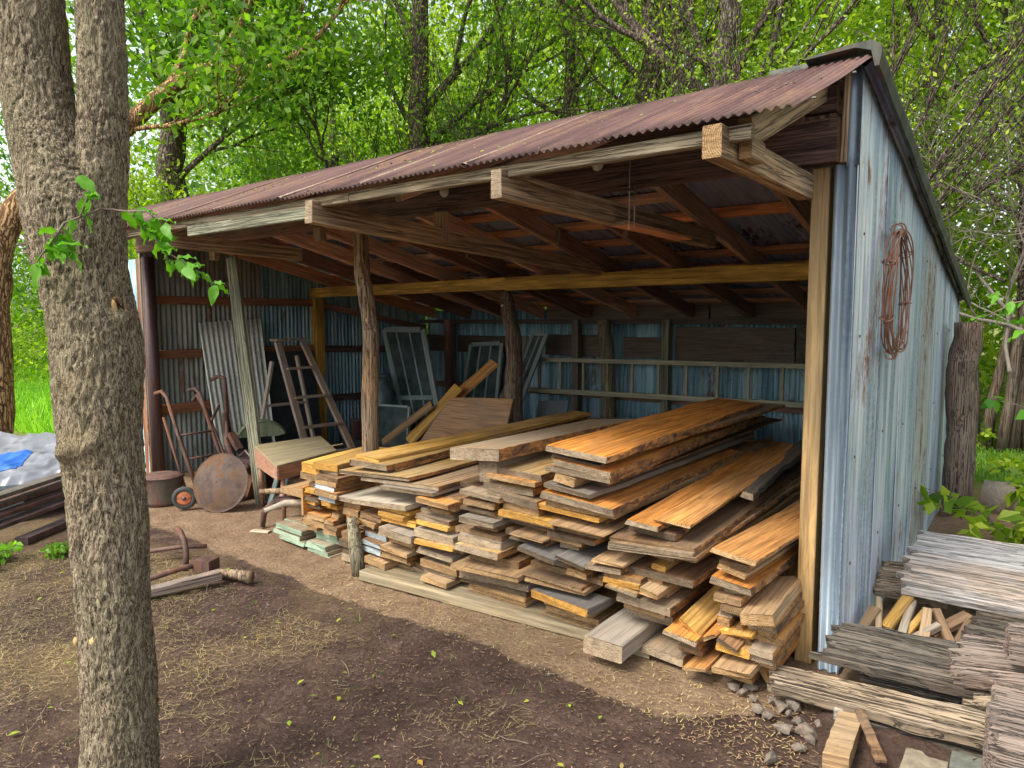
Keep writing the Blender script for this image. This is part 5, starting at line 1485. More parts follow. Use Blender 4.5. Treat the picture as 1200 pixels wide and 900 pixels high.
# grey plywood-like boards lying at the back right of the pile
for (p0, p1, w, mt, lab) in (((-2.9, 2.6, 0.52), (-2.2, 3.5, 0.55), 0.35, 'mossy_plank', 'greenish board lying far back behind the tall stack'),
                             ((-2.05, 2.4, 0.60), (-2.12, 3.6, 0.60), 0.30, 'w_sl', 'grey board lying far back right of the greenish one')):
    o = beam('lumber_board', p0, p1, w, 0.03, mt, None, (0, 0, 1)); tag(o, lab, 'board', 'sawn boards stacked in the shed')
# thick fill of boards lower down behind, seen as tops at mid depth
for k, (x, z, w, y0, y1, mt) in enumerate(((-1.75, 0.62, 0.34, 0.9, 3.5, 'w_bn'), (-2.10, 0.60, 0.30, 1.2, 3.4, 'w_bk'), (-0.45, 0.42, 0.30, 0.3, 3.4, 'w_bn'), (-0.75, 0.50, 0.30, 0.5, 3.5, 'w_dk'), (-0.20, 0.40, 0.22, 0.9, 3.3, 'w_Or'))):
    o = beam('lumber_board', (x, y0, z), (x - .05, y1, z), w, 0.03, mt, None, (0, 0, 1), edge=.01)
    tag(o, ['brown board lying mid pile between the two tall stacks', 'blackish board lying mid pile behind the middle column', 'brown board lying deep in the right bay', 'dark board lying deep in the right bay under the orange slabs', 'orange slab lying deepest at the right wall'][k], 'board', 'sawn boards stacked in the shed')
# bark-edged slabs on the orange stack
for k, (p0, p1, w, mt) in enumerate((((-0.47, 0.25, 0.70), (-0.66, 2.3, 0.72), 0.06, 'w_bk'), ((-0.93, -0.1, 0.68), (-1.0, 1.7, 0.70), 0.08, 'w_dk'), ((-0.86, 0.5, 0.66), (-0.98, 2.2, 0.66), 0.08, 'w_bn'))):
    o = beam('bark_slab', p0, p1, w, 0.035, mt, None, (0.2, 0, 1), edge=.035, seg=26)
    tag(o, ['blackish', 'narrow dark', 'greyish'][k] + ' bark-edged slab lying between the tallest stack and the corner post', 'slab', 'bark-edged slabs')

# ================================================================ WOOD PILE AT THE RIGHT
PG = 'weathered timbers heaped at the right'
def pile(name, cs, th, mat, lab, cat='timber', n=12, jag=0.03, endm=None, group=PG, sub=8):
    if .01 < jag and th < .1: th *= .7
    o = slab(name, cs, th, mat, None, n=n, jag=jag, endm=endm, sub=sub)
    return tag(o, lab, cat, group)
pile('weathered_slab', [(0.20, 1.10, 0.42), (0.95, 1.14, 0.42), (0.97, 0.50, 0.27), (0.20, 0.52, 0.27)], 0.045, 'weathered_slab', 'wide silvery weathered slab on top of the heap', 'slab', jag=0.06)
pile('rotten_timber', [(0.075, 0.88, 0.28), (0.40, 1.0, 0.28), (0.40, 0.66, 0.19), (0.07, 0.66, 0.18)], 0.05, 'rotten', 'rotten brown timber end under the silvery slab', jag=0.05)
pile('rotten_timber', [(0.08, -0.06, 0.27), (0.50, 0.00, 0.27), (0.54, -0.28, 0.205), (0.02, -0.29, 0.20)], 0.05, 'rotten_dark', 'broad blackened rotten timber lying before the wall corner', jag=0.06, endm='rotten_dark')
pile('rotten_timber', [(0.17, -0.19, 0.165), (0.54, -0.14, 0.165), (0.55, -0.22, 0.12), (0.19, -0.245, 0.12)], 0.035, 'rotten_dark', 'thin blackened timber beneath the broad blackened one', jag=0.03)
pile('rotten_timber', [(-0.125, -0.33, 0.115), (0.63, -0.30, 0.155), (0.64, -0.455, 0.115), (-0.115, -0.45, 0.075)], 0.055, 'rotten', 'long grey-brown rotten timber nearest the camera with a yellowed tip', jag=0.05, n=16)
pile('rotten_timber', [(0.27, -0.36, 0.065), (0.64, -0.30, 0.07), (0.65, -0.42, 0.045), (0.25, -0.45, 0.04)], 0.04, 'rotten_dark', 'mossy timber on the ground under the long grey-brown one', jag=0.03)
pile('rotten_timber', [(0.50, 0.02, 0.305), (0.98, 0.20, 0.31), (0.99, -0.16, 0.25), (0.515, -0.26, 0.24)], 0.06, 'rotten_pink', 'pinkish fibrous timber at the right side of the heap', jag=0.05)
pile('rotten_timber', [(0.66, 0.10, 0.37), (0.98, 0.15, 0.37), (0.98, -0.12, 0.335), (0.675, -0.165, 0.335)], 0.05, 'rotten_pink', 'small fibrous timber lying on the pinkish one at the picture edge', jag=0.03)
pile('rotten_timber', [(0.64, -0.33, 0.30), (0.98, -0.25, 0.30), (1.0, -0.85, 0.25), (0.675, -0.86, 0.25)], 0.24, 'rotten_pink', 'thick splintered timber in the bottom right corner', jag=0.04)
pile('rotten_timber', [(0.56, 0.45, 0.27), (1.0, 0.5, 0.27), (1.0, 0.22, 0.23), (0.5, 0.24, 0.23)], 0.06, 'rotten_dark', 'dark timber in the shade under the silvery slab', jag=0.03)
pile('stump_chunk', [(0.55, -0.19, 0.20), (0.65, -0.16, 0.20), (0.66, -0.25, 0.16), (0.552, -0.285, 0.15)], 0.12, 'rotten', 'upper mossy chunk propped beside the splintered timber', 'chunk', n=6, jag=0.02)
pile('stump_chunk', [(0.57, -0.25, 0.12), (0.665, -0.22, 0.12), (0.672, -0.36, 0.10), (0.60, -0.38, 0.10)], 0.10, 'mossy_plank', 'lower mossy chunk propped beside the splintered timber', 'chunk', n=6, jag=0.02)
pile('timber_offcut', [(0.165, -0.49, 0.085), (0.245, -0.47, 0.085), (0.262, -0.775, 0.075), (0.178, -0.785, 0.075)], 0.065, 'w_tn', 'squared orange-brown offcut lying in the dirt', 'offcut', n=6, jag=0.004, group=None, endm='e_tan')
pile('bark_strip', [(0.215, -0.47, 0.10), (0.24, -0.46, 0.105), (0.36, -0.66, 0.05), (0.33, -0.68, 0.05)], 0.012, 'w_dk', 'dark bark strip lying across the orange-brown offcut', 'bark', n=6, jag=0.01, group=None)
pile('concrete_block', [(0.25, -0.36, 0.052), (0.43, -0.32, 0.052), (0.44, -0.375, 0.05), (0.26, -0.41, 0.05)], 0.06, 'brick_conc', 'pitted concrete kerb piece under the long rotten timber', 'kerb piece', n=8, jag=0.004, group=None)
pile('concrete_block', [(0.135, -0.40, 0.075), (0.165, -0.395, 0.075), (0.172, -0.46, 0.07), (0.14, -0.465, 0.07)], 0.075, 'brick_conc', 'small upright concrete piece left of the orange-brown offcut', 'concrete piece', n=4, jag=0.003, group=None)
pile('paving_slab', [(0.40, -0.41, 0.032), (0.527, -0.40, 0.032), (0.536, -0.66, 0.032), (0.40, -0.70, 0.032)], 0.035, 'paver_warm', 'sandy paving slab at the bottom edge', 'paving slab', n=5, jag=0.004, group=None)
pile('paving_slab', [(0.533, -0.41, 0.036), (0.64, -0.38, 0.036), (0.66, -0.60, 0.036), (0.542, -0.66, 0.036)], 0.035, 'paver_green', 'greenish paving slab beside the sandy one', 'paving slab', n=5, jag=0.004, group=None)
lab_st = ['short', 'brownish', 'darker', 'pale', 'slim', 'reddish', 'stubby', 'crooked']
for k, (a, b_, mt) in enumerate((((0.112, 0.328, 0.21), (0.112, 0.19, 0.15), 'w_tn'), ((0.152, 0.436, 0.22), (0.158, 0.214, 0.16), 'w_wt'), ((0.206, 0.543, 0.22), (0.21, 0.243, 0.16), 'w_ye'), ((0.268, 0.551, 0.21), (0.258, 0.224, 0.16), 'w_gr'), ((0.300, 0.50, 0.19), (0.282, 0.23, 0.14), 'w_ye'),
    ((0.377, 0.433, 0.21), (0.324, 0.242, 0.15), 'w_tn'), ((0.46, 0.521, 0.20), (0.382, 0.319, 0.15), 'w_bn'), ((0.344, 0.337, 0.18), (0.313, 0.201, 0.14), 'w_gr'), ((0.423, 0.445, 0.21), (0.435, 0.264, 0.15), 'w_bn'), ((0.47, 0.44, 0.20), (0.49, 0.27, 0.16), 'w_dk'))):
    jx = [.02, -.025, .035, -.01, .03, -.04, .03, .05, -.05, .03][k]; a = (a[0] + jx, a[1], a[2] + abs(jx) * .5); b_ = (b_[0] - jx * .6, b_[1] + jx * .5, b_[2])
    o = beam('split_stick', a, b_, [.045, .03, .05, .036, .03, .045, .05, .03, .04, .035][k], 0.03, mt, None, (0, -.3, 1), 'e_tan', edge=.006, seg=6)
    tag(o, ['tan stick leftmost', 'weathered stick second', 'first yellow stick third', 'pale grey stick fourth', 'second yellow stick fifth', 'tan stick sixth', 'brown stick seventh', 'stubby grey stick eighth', 'brown stick ninth', 'dark stick last'][k] + ' in the row of split sticks from the wall', 'stick', 'split sticks in the heap')
for k, (a, b_, mt) in enumerate((((0.25, -0.10, 0.085), (0.40, -0.18, 0.085), 'w_or'), ((0.36, -0.09, 0.10), (0.53, -0.17, 0.09), 'w_ye'), ((0.42, -0.08, 0.10), (0.56, -0.12, 0.09), 'w_or'))):
    o = beam('split_stick', a, b_, 0.03, 0.02, mt, None, (0, -.3, 1), 'e_tan', edge=.004, seg=6)
    tag(o, ['left orange', 'yellow', 'right orange'][k] + ' stick showing between the two blackened timbers', 'stick', 'split sticks in the heap')
# soil of the heap
b = MB()
vs = []; fs = []; nx_, ny_ = 26, 40
for j in range(ny_ + 1):
    for i in range(nx_ + 1):
        x = 0.07 + 1.5 * i / nx_; y = -0.75 + 2.9 * j / ny_
        e = min(1, (x - 0.07) / 0.10 + .25) * min(1, max(0, (y + 0.72) / 0.6)) * min(1, (2.15 - y) / 0.8)
        z = 0.13 * e * (0.8 + 0.4 * noise.noise(Vector((x * 3, y * 3, 1)))) + 0.02 * noise.noise(Vector((x * 14, y * 14, 2))) * e - 0.012
        if y > -.3: z += 0.0
        vs.append((x, y, z if z > -0.012 else -0.012))
for j in range(ny_):
    for i in range(nx_):
        q = j * (nx_ + 1) + i
        fs.append((q, q + 1, q + nx_ + 2, q + nx_ + 1))
tag(mesh_obj('soil_bank', vs, fs, 'soil', None, None, None, True), 'low bank of soil under the heap of timbers', None, None, 'structure')

# stones at the corner
ST = [(-0.211, -0.388), (-0.105, -0.437), (-0.02, -0.493), (-0.228, -0.445), (0.069, -0.576), (0.02, -0.83), (-0.025, -0.42), (0.095, -0.496), (-0.126, -0.535), (0.154, -0.155), (-0.062, -0.467), (0.091, -0.623), (0.075, -0.71), (-0.27, -0.432), (-0.083, -0.559), (-0.17, -0.47), (0.03, -0.53), (0.0, -0.62)]
ST.sort()
for k, (x, y) in enumerate(ST):
    bm = bmesh.new()
    bmesh.ops.create_icosphere(bm, subdivisions=1, radius=1.0)
    s = rnd.uniform(0.016, 0.032)
    sc3 = Vector((s * rnd.uniform(.9, 1.4), s * rnd.uniform(.8, 1.2), s * rnd.uniform(.55, .9)))
    for vv in bm.verts:
        nn = 1 + 0.75 * noise.noise(vv.co * 1.2 + Vector((k * 3.1, 0, 0)))
        c = vv.co * nn
        c = Vector([round(q * 2.2) / 2.2 * .5 + q * .5 for q in c])
        vv.co = Vector((c.x * sc3.x, c.y * sc3.y, c.z * sc3.z))
    me = bpy.data.meshes.new('stone'); bm.to_mesh(me); bm.free(); me.materials.append(MAT['stone'])
    o = bpy.data.objects.new('stone', me)
    link(o, Matrix.Translation((x, y, max(0.012, sc3.z * .5))) @ Matrix.Rotation(rnd.random() * 6, 4, 'Z'), None)
    tag(o, 'rough rubble stone below the corner post, %s from the left' % (ORD[k] if k else 'first'), 'stone', 'rubble stones at the corner')

# ================================================================ VEGETATION HELPERS
nrg = np.random.default_rng(5)

def quads_obj(name, V, nq, mats, parent=None, mw=None, tri=False):
    """V: (nq*4,3) float array"""
    me = bpy.data.meshes.new(name)
    me.vertices.add(nq * 4); me.loops.add(nq * 4); me.polygons.add(nq)
    me.vertices.foreach_set('co', V.astype(np.float32).ravel())
    me.loops.foreach_set('vertex_index', np.arange(nq * 4, dtype=np.int32))
    me.polygons.foreach_set('loop_start', np.arange(0, nq * 4, 4, dtype=np.int32))
    me.polygons.foreach_set('loop_total', np.full(nq, 4, dtype=np.int32))
    me.materials.append(MAT[mats])
    me.update(calc_edges=True)
    o = bpy.data.objects.new(name, me)
    return link(o, mw if mw is not None else Matrix.Identity(4), parent)

def leaf_quads(P, size, aspect=0.5, droop=0.5, upn=0.6):
    n = len(P)
    d = nrg.normal(size=(n, 3)); d[:, 2] -= droop
    d /= np.linalg.norm(d, axis=1)[:, None]
    nn = nrg.normal(size=(n, 3)); nn[:, 2] += upn
    s = np.cross(d, nn); s /= np.linalg.norm(s, axis=1)[:, None] + 1e-9
    nn = np.cross(s, d)
    L = (size * nrg.uniform(0.6, 1.35, n))[:, None]
    w = L * aspect * 0.5
    a = P; c = P + d * L
    b = P + d * L * 0.42 + s * w + nn * L * 0.06
    e = P + d * L * 0.42 - s * w + nn * L * 0.06
    return np.stack([a, b, c, e], axis=1).reshape(-1, 3)

def grow(p, d, L, r, depth, tubes, tips, rg, spread=0.6, up=0.1, nseg=5, kids=(2, 4), wob=0.25, rmin=0.003):
    pts = [p.copy()]; rad = [r]
    q = p.copy(); dd = d.normalized()
    r1 = max(r * 0.55, rmin)
    for i in range(nseg):
        dd = (dd + Vector((rg.uniform(-1, 1), rg.uniform(-1, 1), rg.uniform(-1, 1))) * wob + Vector((0, 0, up))).normalized()
        q = q + dd * (L / nseg)
        pts.append(q.copy()); rad.append(r + (r1 - r) * (i + 1) / nseg)
        if depth > 0 and i >= 1 and rg.random() < 0.75:
            for _ in range(1 if rg.random() < .7 else 2):
                nd = (dd + Vector((rg.uniform(-1, 1), rg.uniform(-1, 1), rg.uniform(-.7, 1))) * spread).normalized()
                grow(q, nd, L * rg.uniform(.45, .7), rad[-1] * rg.uniform(.45, .7), depth - 1, tubes, tips, rg, spread, up, max(3, nseg - 1), kids, wob, rmin)
        if depth == 0: tips.append(q.copy())
    tubes.append((pts, rad))
    if depth > 0:
        for _ in range(rg.randint(*kids)):
            nd = (dd + Vector((rg.uniform(-1, 1), rg.uniform(-1, 1), rg.uniform(-.5, 1))) * spread).normalized()
            grow(q, nd, L * rg.uniform(.5, .75), r1 * rg.uniform(.6, .9), depth - 1, tubes, tips, rg, spread, up, max(3, nseg - 1), kids, wob, rmin)
    else:
        tips.append(q.copy())

def tree(label, base, trunk, r0, r1, limbs, bark='bark_far', leaf='leaf_mid', leaf_size=0.10, per_tip=26, tip_r=0.38, depth=2, seed=1, spread=.6, group='trees beyond the shed', up=.08, wob=.25, crown=True, name='broadleaf_tree', extra=None):
    rg = random.Random(seed)
    base = Vector(base)
    t = thing(name, base, label, 'tree', group)
    pts = [base] + [Vector(q) for q in trunk]
    # smooth the trunk
    P = []; R = []
    n = 24
    for i in range(n + 1):
        k = i / n * (len(pts) - 1); a = min(int(k), len(pts) - 2)
        P.append(pts[a].lerp(pts[a + 1], k - a) + Vector((noise.noise(Vector((i * .35, seed, 0))), noise.noise(Vector((i * .35, 9, seed))), 0)) * r0 * .5)
        R.append((r0 + (r1 - r0) * i / n) * (1 + .07 * noise.noise(Vector((i * .8, seed, 3)))) * (1.25 if i == 0 else 1))
    b = MB(); b.tube(P, R, 12, wob=0.15)
    b.build('trunk', bark, t, True, base)
    br = MB(); tips = []
    for (p, d, L, r) in limbs:
        tubes = []
        grow(Vector(p), Vector(d), L, r, depth, tubes, tips, rg, spread, up, 6, (2, 3), wob)
        for pp, rr in tubes:
            br.tube(pp, rr, 6 if rr[0] > .02 else 4, cap=False)
    if br.v: br.build('branches', bark if r0 > .2 else 'branch', t, True, base)
    if crown and tips:
        T = np.array([list(q) for q in tips])
        if extra is not None: T = np.vstack([T, extra])
        C_ = np.repeat(T, per_tip, axis=0) + nrg.normal(size=(len(T) * per_tip, 3)) * tip_r * np.array([1, 1, .6])
        V = leaf_quads(C_ - np.array(list(base)), leaf_size)
        quads_obj('crown', V, len(C_), leaf, t, Matrix.Translation(base))
    return t

# ================================================================ FOREGROUND TREE
def big_trunk():
    base = Vector((-1.581, -2.396, -0.03))
    t = thing('fork_trunk_tree', base, 'rough-barked forked tree in the left foreground', 'tree')
    def tubeP(keys, seg, n, mesh):
        """keys: list of (x,y,z,r); fine displaced bark surface"""
        keys = [Vector(k) for k in keys]
        vs = []; fs = []
        def cr(i, u):
            p0 = keys[max(i - 1, 0)]; p1 = keys[i]; p2 = keys[min(i + 1, len(keys) - 1)]; p3 = keys[min(i + 2, len(keys) - 1)]
            return 0.5 * ((2 * p1) + (p2 - p0) * u + (2 * p0 - 5 * p1 + 4 * p2 - p3) * u * u + (3 * p1 - p0 - 3 * p2 + p3) * u ** 3)
        for j in range(n + 1):
            k = j / n * (len(keys) - 1); i = min(int(k), len(keys) - 2)
            c = cr(i, k - i)
            for q in range(seg):
                a = 2 * math.pi * q / seg
                d = Vector((math.cos(a), math.sin(a), 0))
                p = Vector((c[0], c[1], c[2])) + d * c[3]
                s = p * 1.0
                lump = noise.noise(Vector((p.x * 5, p.y * 5, p.z * 2.5))) * 0.012
                f1 = noise.noise(Vector((p.x * 62, p.y * 62, p.z * 20)))
                f2 = noise.noise(Vector((p.x * 120, p.y * 120, p.z * 50)))
                f3 = noise.noise(Vector((p.x * 46, p.y * 46, p.z * 9 + f1 * .4)))
                ridge = -0.006 * math.exp(-(f3 / 0.08) ** 2) + 0.002 + (0.5 - abs(f1)) * 0.010 + (0.5 - abs(f2)) * 0.006
                # knot swelling
                for (kx, ky, kz, kr, ka) in KN:
                    dd = (p - Vector((kx, ky, kz))).length
                    if dd < kr * 1.6: ridge += ka * math.exp(-(dd / kr) ** 2 * 2)
                p += d * (lump + ridge)
                vs.append(p)
        for j in range(n):
            for q in range(seg):
                q2 = (q + 1) % seg
                fs.append((j * seg + q, j * seg + q2, (j + 1) * seg + q2, (j + 1) * seg + q))
        fs.append(tuple(range(n * seg, n * seg + seg)))
        mesh.add(vs, fs)
    TK1 = [(-1.575, -2.405, -0.25, .150), (-1.584, -2.398, -0.028, .120), (-1.594, -2.383, 0.166, .110), (-1.613, -2.368, 0.416, .106), (-1.639, -2.355, 0.694, .103), (-1.67, -2.346, 0.972, .110), (-1.703, -2.339, 1.25, .119), (-1.727, -2.325, 1.528, .124), (-1.775, -2.337, 1.75, .130), (-1.812, -2.341, 1.945, .138), (-1.855, -2.355, 2.084, .125), (-1.903, -2.379, 2.223, .107), (-1.933, -2.385, 2.362, .100), (-1.974, -2.385, 2.64, .101), (-2.019, -2.38, 2.973, .098), (-2.076, -2.365, 3.473, .09)]
    TK2 = [(-1.755, -2.32, 1.60, .085), (-1.747, -2.307, 1.805, .082), (-1.752, -2.291, 1.972, .077), (-1.75, -2.267, 2.167, .067), (-1.761, -2.252, 2.361, .064), (-1.783, -2.236, 2.639, .064), (-1.808, -2.216, 2.972, .062), (-1.84, -2.182, 3.473, .055)]
    KN = [(-1.66, -2.45, 1.19, 0.05, 0.034), (-1.59, -2.41, 1.22, 0.045, 0.028), (-1.72, -2.45, 1.72, 0.03, 0.012), (-1.63, -2.30, 1.60, 0.045, 0.022), (-1.70, -2.46, 0.6, 0.03, .008)]
    b = MB()
    tubeP(TK1, 150, 620, b)
    tubeP(TK2, 96, 330, b)
    b.build('trunk', 'bark_near', t, True, base)
    # healed pruning scar with open hollow, right side of the trunk
    cpt = Vector((-1.617, -2.30, 1.63))
    Rm = Matrix.Rotation(math.radians(8), 3, 'Z') @ Matrix.Rotation(math.radians(14), 3, 'X')
    scar = MB()
    ring = [Vector((0.004 * math.cos(a * 2), 0.013 * math.cos(a), 0.034 * math.sin(a))) for a in [2 * math.pi * i / 20 for i in range(21)]]
    scar.tube([cpt + Rm @ q for q in ring], [0.006 + .003 * abs(math.sin(i)) for i in range(21)], 8, wob=.5)
    scar.build('knot_collar', 'bark_tan', t, True, cpt)
    hol = MB(); hp = []
    for i in range(16):
        a = 2 * math.pi * i / 16; hp.append(cpt + Rm @ Vector((0.002, 0.012 * math.cos(a), 0.031 * math.sin(a))))
    hol.add(hp + [cpt + Rm @ Vector((-.02, 0, 0))], [(i, (i + 1) % 16, 16) for i in range(16)])
    hol.build('knot_hollow', 'dark_board', t, False, cpt)
    for (q, s) in (((-1.578, -2.447, 0.60), .014), ((-1.66, -2.465, 0.58), .012)):
        bm = bmesh.new(); bmesh.ops.create_icosphere(bm, subdivisions=2, radius=s)
        for vv in bm.verts: vv.co = Vector((vv.co.x * 1.0, vv.co.y * .8, vv.co.z * 1.2)) * (1 + .2 * noise.noise(vv.co * 60))
        me = bpy.data.meshes.new('knot'); bm.to_mesh(me); bm.free(); me.materials.append(MAT['cut_wood'])
        o = bpy.data.objects.new('knot', me); link(o, Matrix.Translation(q), t)
    # leafy twig
    tw = MB()
    LV = []
    paths = [
        [(-1.60, -2.45, 1.884), (-1.53, -2.37, 1.93), (-1.46, -2.325, 1.92), (-1.41, -2.29, 1.86), (-1.36, -2.27, 1.80), (-1.29, -2.22, 1.75), (-1.24, -2.18, 1.70)],
        [(-1.46, -2.325, 1.92), (-1.42, -2.29, 1.92), (-1.37, -2.26, 1.88)],
        [(-1.41, -2.29, 1.86), (-1.38, -2.27, 1.82), (-1.37, -2.25, 1.76)],
        [(-1.60, -2.45, 1.884), (-1.62, -2.475, 1.83), (-1.64, -2.50, 1.79), (-1.66, -2.51, 1.76)],
        [(-1.62, -2.475, 1.83), (-1.60, -2.47, 1.80), (-1.57, -2.45, 1.80)],
        [(-1.56, -2.42, 1.90), (-1.55, -2.40, 1.96), (-1.555, -2.39, 2.0)],
    ]
    for i, p in enumerate(paths):
        tw.tube([Vector(q) for q in p], [0.0035 * (1 - .5 * k / len(p)) for k in range(len(p))], 5)
    two = tw.build('twig', 'twig', t, True, base)
    global bigleaf
    def bigleaf(p, d, L, wd, roll, mat='leaf_near'):
        p = Vector(p); d = Vector(d).normalized()
        s = d.cross(Vector((0, 0, 1)) if abs(d.z) < .95 else Vector((1, 0, 0))).normalized()
        s = Matrix.Rotation(roll, 3, d) @ s
        n_ = s.cross(d)
        prof = [(0.0, 0.02), (0.10, 0.55), (0.25, 0.92), (0.42, 1.0), (0.60, 0.80), (0.78, 0.48), (0.90, 0.22), (1.0, 0.01)]
        vs = []; fs = []
        for (u, w) in prof:
            bend = -0.14 * u * u * L
            c = p + d * (u * L) + n_ * bend
            rip = 0.006 * math.sin(u * 14)
            vs += [c - s * (w * wd / 2) + n_ * (w * wd * .16 + rip), c, c + s * (w * wd / 2) + n_ * (w * wd * .16 - rip)]
        for i in range(len(prof) - 1):
            a = i * 3
            fs += [(a, a + 1, a + 4, a + 3), (a + 1, a + 2, a + 5, a + 4)]
        return [q - p for q in vs], fs, p
    rg = random.Random(3)
    spots = []
    for pi, p in enumerate(paths):
        for k in range(len(p) - 1):
            for rep in range(4 if pi else 7):
                u = rg.random()
                q = Vector(p[k]).lerp(Vector(p[k + 1]), u)
                if pi == 0 and k < 2 and rep > 0: continue
                spots.append((q, rg))
    for (q, _) in spots:
        d = Vector((rg.uniform(-.5, 1.0), rg.uniform(-.3, .8), rg.uniform(-.9, .25)))
        L = rg.uniform(0.032, 0.075)
        vs, fs, p = bigleaf(q, d, L, L * rg.uniform(.42, .6), rg.uniform(-1.0, 1.0))
        mesh_obj('leaf', vs, fs, 'leaf_near', two, Matrix.Translation(p), None, True)
    # the single leaf against the fork and big ones on the left twig
    for (q, d, L, w, ro) in (((-1.565, -2.42, 2.02), (0.7, 0.4, -0.65), .08, .045, .6), ((-1.655, -2.50, 1.775), (-0.25, -.2, -1), .10, .045, 1.2), ((-1.60, -2.47, 1.86), (-.9, -.3, .0), .075, .045, .2), ((-1.60, -2.47, 1.82), (1, .5, .05), .10, .035, .2)):
        vs, fs, p = bigleaf(q, d, L, w, ro)
        mesh_obj('leaf', vs, fs, 'leaf_near', two, Matrix.Translation(p), None, True)
big_trunk()

# ================================================================ LEFT EDGE: tan trunk, tarp, scrap
t = tree('thick tan-barked leaning tree at the left edge behind the tarp', (-8.25, -0.82, 0), [(-8.27, -0.79, 0.8), (-8.3, -0.75, 1.6), (-8.27, -0.72, 2.2), (-8.1, -0.5, 2.8), (-7.73, -0.04, 3.29), (-7.53, 0.43, 3.71), (-7.35, 0.74, 4.17), (-7.15, 1.19, 4.47), (-6.9, 1.63, 4.5)], 0.21, 0.05, [((-7.4, 0.7, 4.1), (-.2, 1, .9), 1.6, .05), ((-7.15, 1.19, 4.47), (.4, .3, .9), 1.3, .04), ((-6.9, 1.6, 4.5), (1, .5, .1), 1.5, .035), ((-7.6, .4, 3.7), (.9, .4, -.1), 1.2, .03)], bark='bark_tan', leaf='leaf_mid', seed=21, group=None, depth=2, per_tip=9, leaf_size=.10)

# tarp over a pile of metal lengths
tt = thing('tarp', (-6.1, -1.1, 0), 'crumpled silver tarpaulin with a blue patch over stacked metal at the far left', 'tarp')
def tarp_geo(z_off=0.0, rng_u=(0, 1), rng_v=(0, 1), n=60):
    a, b_, c, d = Vector((-7.6, -1.25, 0.47)), Vector((-6.15, -0.45, 0.50)), Vector((-5.72, -0.98, 0.30)), Vector((-6.0, -2.1, 0.20))
    vs = []
    for j in range(n + 1):
        for i in range(n + 1):
            u = rng_u[0] + (rng_u[1] - rng_u[0]) * i / n; w = rng_v[0] + (rng_v[1] - rng_v[0]) * j / n
            p = a.lerp(b_, u).lerp(d.lerp(c, u), w)
            f1 = noise.noise(Vector((u * 4, w * 3, 0))); f2 = noise.noise(Vector((u * 9 + w * 3, w * 7, 3)))
            f3 = noise.noise(Vector((u * 30, w * 30, 5)))
            p.z += 0.06 * (0.6 - abs(f1)) + 0.045 * (0.4 - abs(f2)) + .003 * f3 + z_off - 0.12 * max(0, w - .88) / .12
            vs.append(p)
    fs = [(j * (n + 1) + i, j * (n + 1) + i + 1, (j + 1) * (n + 1) + i + 1, (j + 1) * (n + 1) + i) for j in range(n) for i in range(n)]
    return vs, fs
vs, fs = tarp_geo(n=90)
base = Vector((-6.1, -1.1, 0))
v2 = [p - Vector((0, 0, .004)) for p in vs]; N = len(vs)
mesh_obj('sheet', [p - base for p in vs + v2], fs + [tuple(N + q for q in f[::-1]) for f in fs], 'tarp_grey', tt, Matrix.Translation(base), None, True)
vs, fs = tarp_geo(0.006, (0.0, 0.58), (0.40, 0.74), 40)
v2 = [p - Vector((0, 0, .003)) for p in vs]; N = len(vs)
mesh_obj('patch', [p - base for p in vs + v2], fs + [tuple(N + q for q in f[::-1]) for f in fs], 'tarp_blue', tt, Matrix.Translation(base), None, True)['label'] = 'blue patch of the tarp'
for k, (p0, p1, mt, w, h) in enumerate((((-4.9, -2.35, 0.30), (-5.62, -0.80, 0.40), 'bucket_metal', .10, .03), ((-4.95, -2.3, 0.24), (-5.60, -0.82, 0.33), 'rusty_steel', .12, .03), ((-4.9, -2.25, 0.18), (-5.55, -0.84, 0.27), 'rusty_steel', .10, .03), ((-4.86, -2.2, 0.13), (-5.5, -0.86, 0.21), 'dark_steel', .12, .03), ((-5.0, -1.6, 0.05), (-5.6, -0.75, 0.05), 'dark_steel', .1, .05))):
    o = beam('metal_length', p0, p1, w, h, mt, None, (0, 0, 1), mt)
    tag(o, ['greyish', 'rusty', 'rust-red', 'dark', 'lowest blackish'][k] + ' metal length, %s from the top below the tarp edge' % ORD[k], 'metal bar', 'metal lengths under the tarp')
b = MB(); b.box((-6.4, -1.25, 0.13), (1.2, 0.9, 0.26), Matrix.Rotation(-.8, 3, 'Z'))
tag(b.build('pallet_stack', 'dark_board', None, False, (-6.4, -1.25, 0)), 'dark stack hidden under the silver tarp', 'stack')

# rusty scrap lying in the dirt behind the foreground trunk
t = thing('scrap_frame', (-3.7, -1.2, 0), 'rusty steel and wood frame scrap lying in the dirt right of the tree', 'scrap')
tube_obj('bar', [(-3.45, -1.62, 0.05), (-3.42, -1.25, 0.075), (-3.38, -1.08, 0.08)], 0.018, 'rusty_steel', t, 8)
beam('wooden_bar', (-3.33, -1.62, 0.055), (-3.20, -1.12, 0.075), 0.07, 0.05, 'rotten_pink', t)
tube_obj('curved_arm', [(-3.50, -1.18, 0.02), (-3.52, -1.16, 0.12), (-3.56, -1.15, 0.20), (-3.61, -1.15, 0.25), (-3.66, -1.15, 0.26)], 0.018, 'rusty_steel', t, 8)
tube_obj('bar', [(-4.05, -1.35, 0.05), (-3.85, -1.05, 0.07), (-3.72, -0.92, 0.07)], 0.016, 'rusty_steel', t, 8)
b = MB(); b.box((-3.36, -1.12, 0.08), (0.12, 0.10, 0.07), Matrix.Rotation(.4, 3, 'Z')); b.build('bracket', 'rusty_steel', t, False, (-3.36, -1.12, .08))
